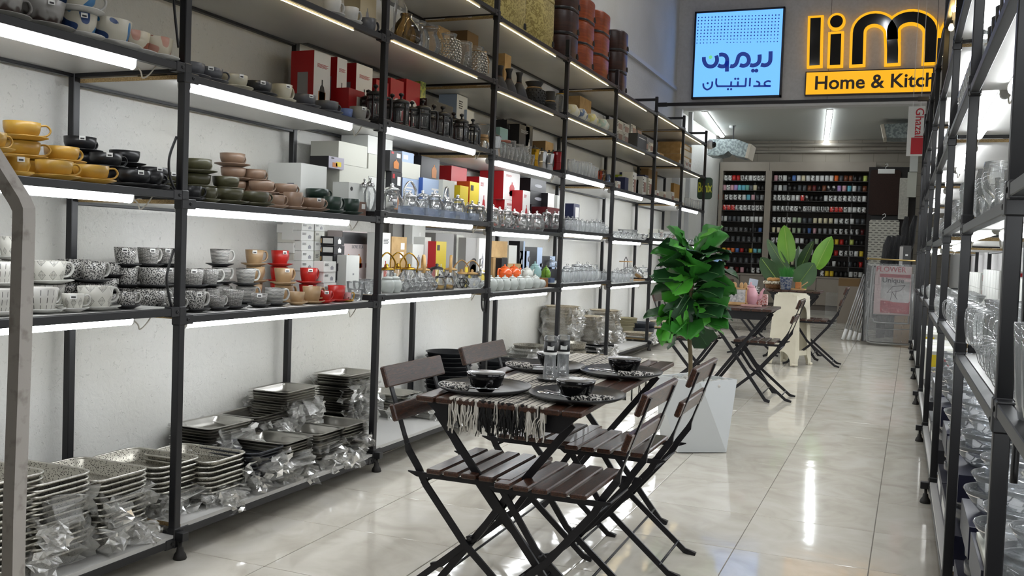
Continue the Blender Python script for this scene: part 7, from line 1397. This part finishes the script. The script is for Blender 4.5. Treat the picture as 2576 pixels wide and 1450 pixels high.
# third shelf tumblers
for bay in range(1, 7):
    y0, y1 = PYR[bay], PYR[bay+1]; n = 11
    for k in range(n):
        me = (shot, hi, shot, gob)[(bay+k//4) % 4]; rput('glass_tumbler', {id(shot): 'small clear glass tumbler', id(hi): 'tall clear glass tumbler', id(gob): 'clear stemmed glass'}[id(me)], 'glass', bay, 2, XR+.075+.015*(k % 2), y0+.10+(y1-y0-.2)*k/(n-1), [('g', me)])
        if bay < 4: rput('glass_tumbler', 'small clear glass tumbler behind', 'glass', bay, 2, XR+.175, y0+.10+(y1-y0-.2)*k/(n-1), [('g', hi)])
for k in range(3): rbox('white carton with barcode label', 2, 2, XR+.27, XR+.45, PYR[2]+.15+.36*k, PYR[2]+.48+.36*k, .17, WBOX, z=.062, prints=[('n', .25, .9, .45, .75, INKK, 'bars'), ('n', .3, .85, .15, .3, INKK)]); rbox('flat black box under the barcode cartons', 2, 2, XR+.26, XR+.46, PYR[2]+.15+.36*k, PYR[2]+.48+.36*k, .06, BLKB)
rbox('cream and gold tall box beside the glasses', 1, 2, XR+.25, XR+.36, 3.1, 3.35, .26, mat('cream_gold', '#b8a884', .5)); rput('glass_tumbler', 'small tumbler with red label', 'glass', 2, 2, XR+.06, 3.80, [('g', shot)])
for k in range(4): rbox('grey carton at the back', 3+k//2, 2, XR+.36, XR+.54, PYR[3]+.2+.8*k, PYR[3]+.9+.8*k-.05, .2, GREYC)
# fourth and fifth shelf glass
LAV = glass('lavender_glass', (.8, .8, .95), (.4, .4, .7))
hl = vessel([(.028, 0), (.033, .17)], .0025, mt=LAV); 
for bay in range(1, 7):
    y0, y1 = PYR[bay], PYR[bay+1]
    for k in range(10):
        rput('glass_tumbler', 'tall lavender tinted tumbler' if bay == 1 else 'clear glass goblet', 'glass', bay, 3, XR+.07, y0+.12+(y1-y0-.24)*k/9, [('g', hl if bay == 1 else gob)])
        if bay in (2, 3, 4, 5): rput('glass_tumbler', 'tall clear glass tumbler', 'glass', bay, 4, XR+.07, y0+.12+(y1-y0-.24)*k/9, [('g', hi)])
# bottom shelf: bowls on dark boxes
CUTG = glass('cut_glass', (.95, .96, .97), (.7, .72, .74), 1.0, .02, ('#eef2f4', .06))
cb = vessel([(.06, 0), (.085, .03), (.11, .07)], .007, 36, mt=CUTG, wob=lambda a, z: 1+.03*sin(18*a)); dsh = vessel([(.085, 0), (.105, .02), (.105, .05)], .006, 32, mt=CUTG, wob=lambda a, z: 1+.01*sin(40*a))
NAVB = mat('midnight_box', '#15162a', .4)
for bay in (1, 2, 3, 4):
    y0, y1 = PYR[bay], PYR[bay+1]; nb = 3; L_ = (y1-y0-.16)/nb
    for k in range(nb):
        ya = y0+.08+k*L_; z = 0
        rbox('dark navy glassware box' if bay < 3 else 'dark grey glassware box', bay, 0, XR+.03, XR+.36, ya, ya+L_-.02, .11, NAVB if bay < 3 else mat('graphite_box', '#2b2b2f', .45), prints=[('n', .55, .85, .12, .22, GREYPR), ('s', .2, .8, .3, .7, LABELW)]); z = .112
        rput('glass_dish', 'round ribbed clear glass dish', 'dish', bay, 0, XR+.15, ya+L_/2, [('g', dsh)], z=z); rput('glass_dish', 'round ribbed clear glass dish stacked', 'dish', bay, 0, XR+.15, ya+L_/2, [('g', dsh)], z=z+.056)
        if bay < 4:
            rbox('flat navy box between the glass bowls', bay, 0, XR+.04, XR+.34, ya+.02, ya+L_-.04, .10, NAVB, z=.225, prints=[('n', .5, .8, .3, .5, GREYPR)])
            for j in range(2): rput('glass_bowl', 'cut crystal glass bowl', 'bowl', bay, 0, XR+.14+.02*j, ya+L_/2, [('g', cb)], z=.33+.05*j)
            rput('glass_bowl', 'cut crystal glass bowl on top', 'bowl', bay, 0, XR+.16, ya+L_/2, [('g', cb)], z=.45, sc=.8)
for k in range(2): rput('casserole', 'round clear glass casserole', 'casserole', 1, 0, XR+.16, 2.42+.26*k, [('g', casse)], z=.36)
rbox('barcode carton under the casseroles', 1, 0, XR+.05, XR+.3, 2.6, 3.0, .12, WBOX2, z=.225, prints=[('n', .1, .9, .3, .8, INKK, 'bars')])
for k in range(3): rbox('flat grey-brown glass box in a stack', 0, 0, XR+.12, XR+.45, 1.3, 2.05, .09, mat('taupe_box', '#6d655d', .5), z=.092*k, prints=[('n', .5, .9, .2, .6, GREYPR)])
for k in range(2): rbox('black and white glassware box stacked', 0, 0, XR+.10, XR+.43, 1.35, 2.05, .07, BLKB, z=.28+.072*k, prints=[('n', .05, .5, .1, .9, WPR)])
for bay in (5, 6):
    for k in range(4): rbox('white and yellow product box', bay, 0, XR+.05, XR+.3, PYR[bay]+.1+.33*k, PYR[bay]+.40+.33*k, .28, WBOX if k % 2 else WBOX2, prints=[('n', .1, .4, .1, .9, YELB), ('n', .5, .9, .6, .8, LB_)])
# bare warm bulbs on a hanging cord beside the right rack top
BULB = mat('lit_bulb', '#fff0c0', .4, emit=30, ecol=(1, .85, .55))
for k, (px, py) in enumerate([(2400, 18), (2393, 66), (2372, 132), (2350, 210)]):
    p = hx(px, py, XR+.03); t = empty('string_bulb', p); tag(t, 'small warm glowing bulb on a hanging cord', 'light bulb', 'above the right rack', 'string bulbs')
    ob('bulb', MB().lathe([(1e-5, -.03), (.012, -.024), (.016, -.008), (.009, .01), (.007, .016)], 12).mesh('bulb', BULB), t); ob('socket', MB().lathe([(.008, .014), (.009, .034), (1e-5, .036)], 10).mesh('socket', BLK2), t)
    ob('cord', MB().tube([(0, 0, .034), (0, 0, max(.05, ZC-p.z-.002))], .0025, 5).mesh('cord', BLK2), t)
cable([(XR+.05, 2.21, 2.3), (XR+.055, 2.22, 1.9), (XR+.05, 2.23, 1.42), (XR+.055, 2.235, 1.1), (XR+.05, 2.22, .8)], .008, BLK2, 'black cable running down beside the nearest right post')
# ================================================================ labels
grp = {}
for e in PEND:
    grp.setdefault((e[1], e[2]), []).append(e)
def wc(s): return len(s.split())
bpy.context.view_layer.update()
for (desc, where), L_ in grp.items():
    L_.sort(key=lambda e: project(e[0].matrix_world.translation)[0])
    for i, e in enumerate(L_):
        o = e[0]; s = desc
        if len(L_) > 1:
            od = ORD[i] if i < 20 else '%dth' % (i+1)
            s = '%s, %s from left' % (desc, od)
        if where: s = s+(', ' if len(L_) > 1 else ' ')+where
        o['label'] = s
        if e[3]: o['group'] = e[3]
        elif len(L_) > 1: o['group'] = (desc+' '+where).strip()
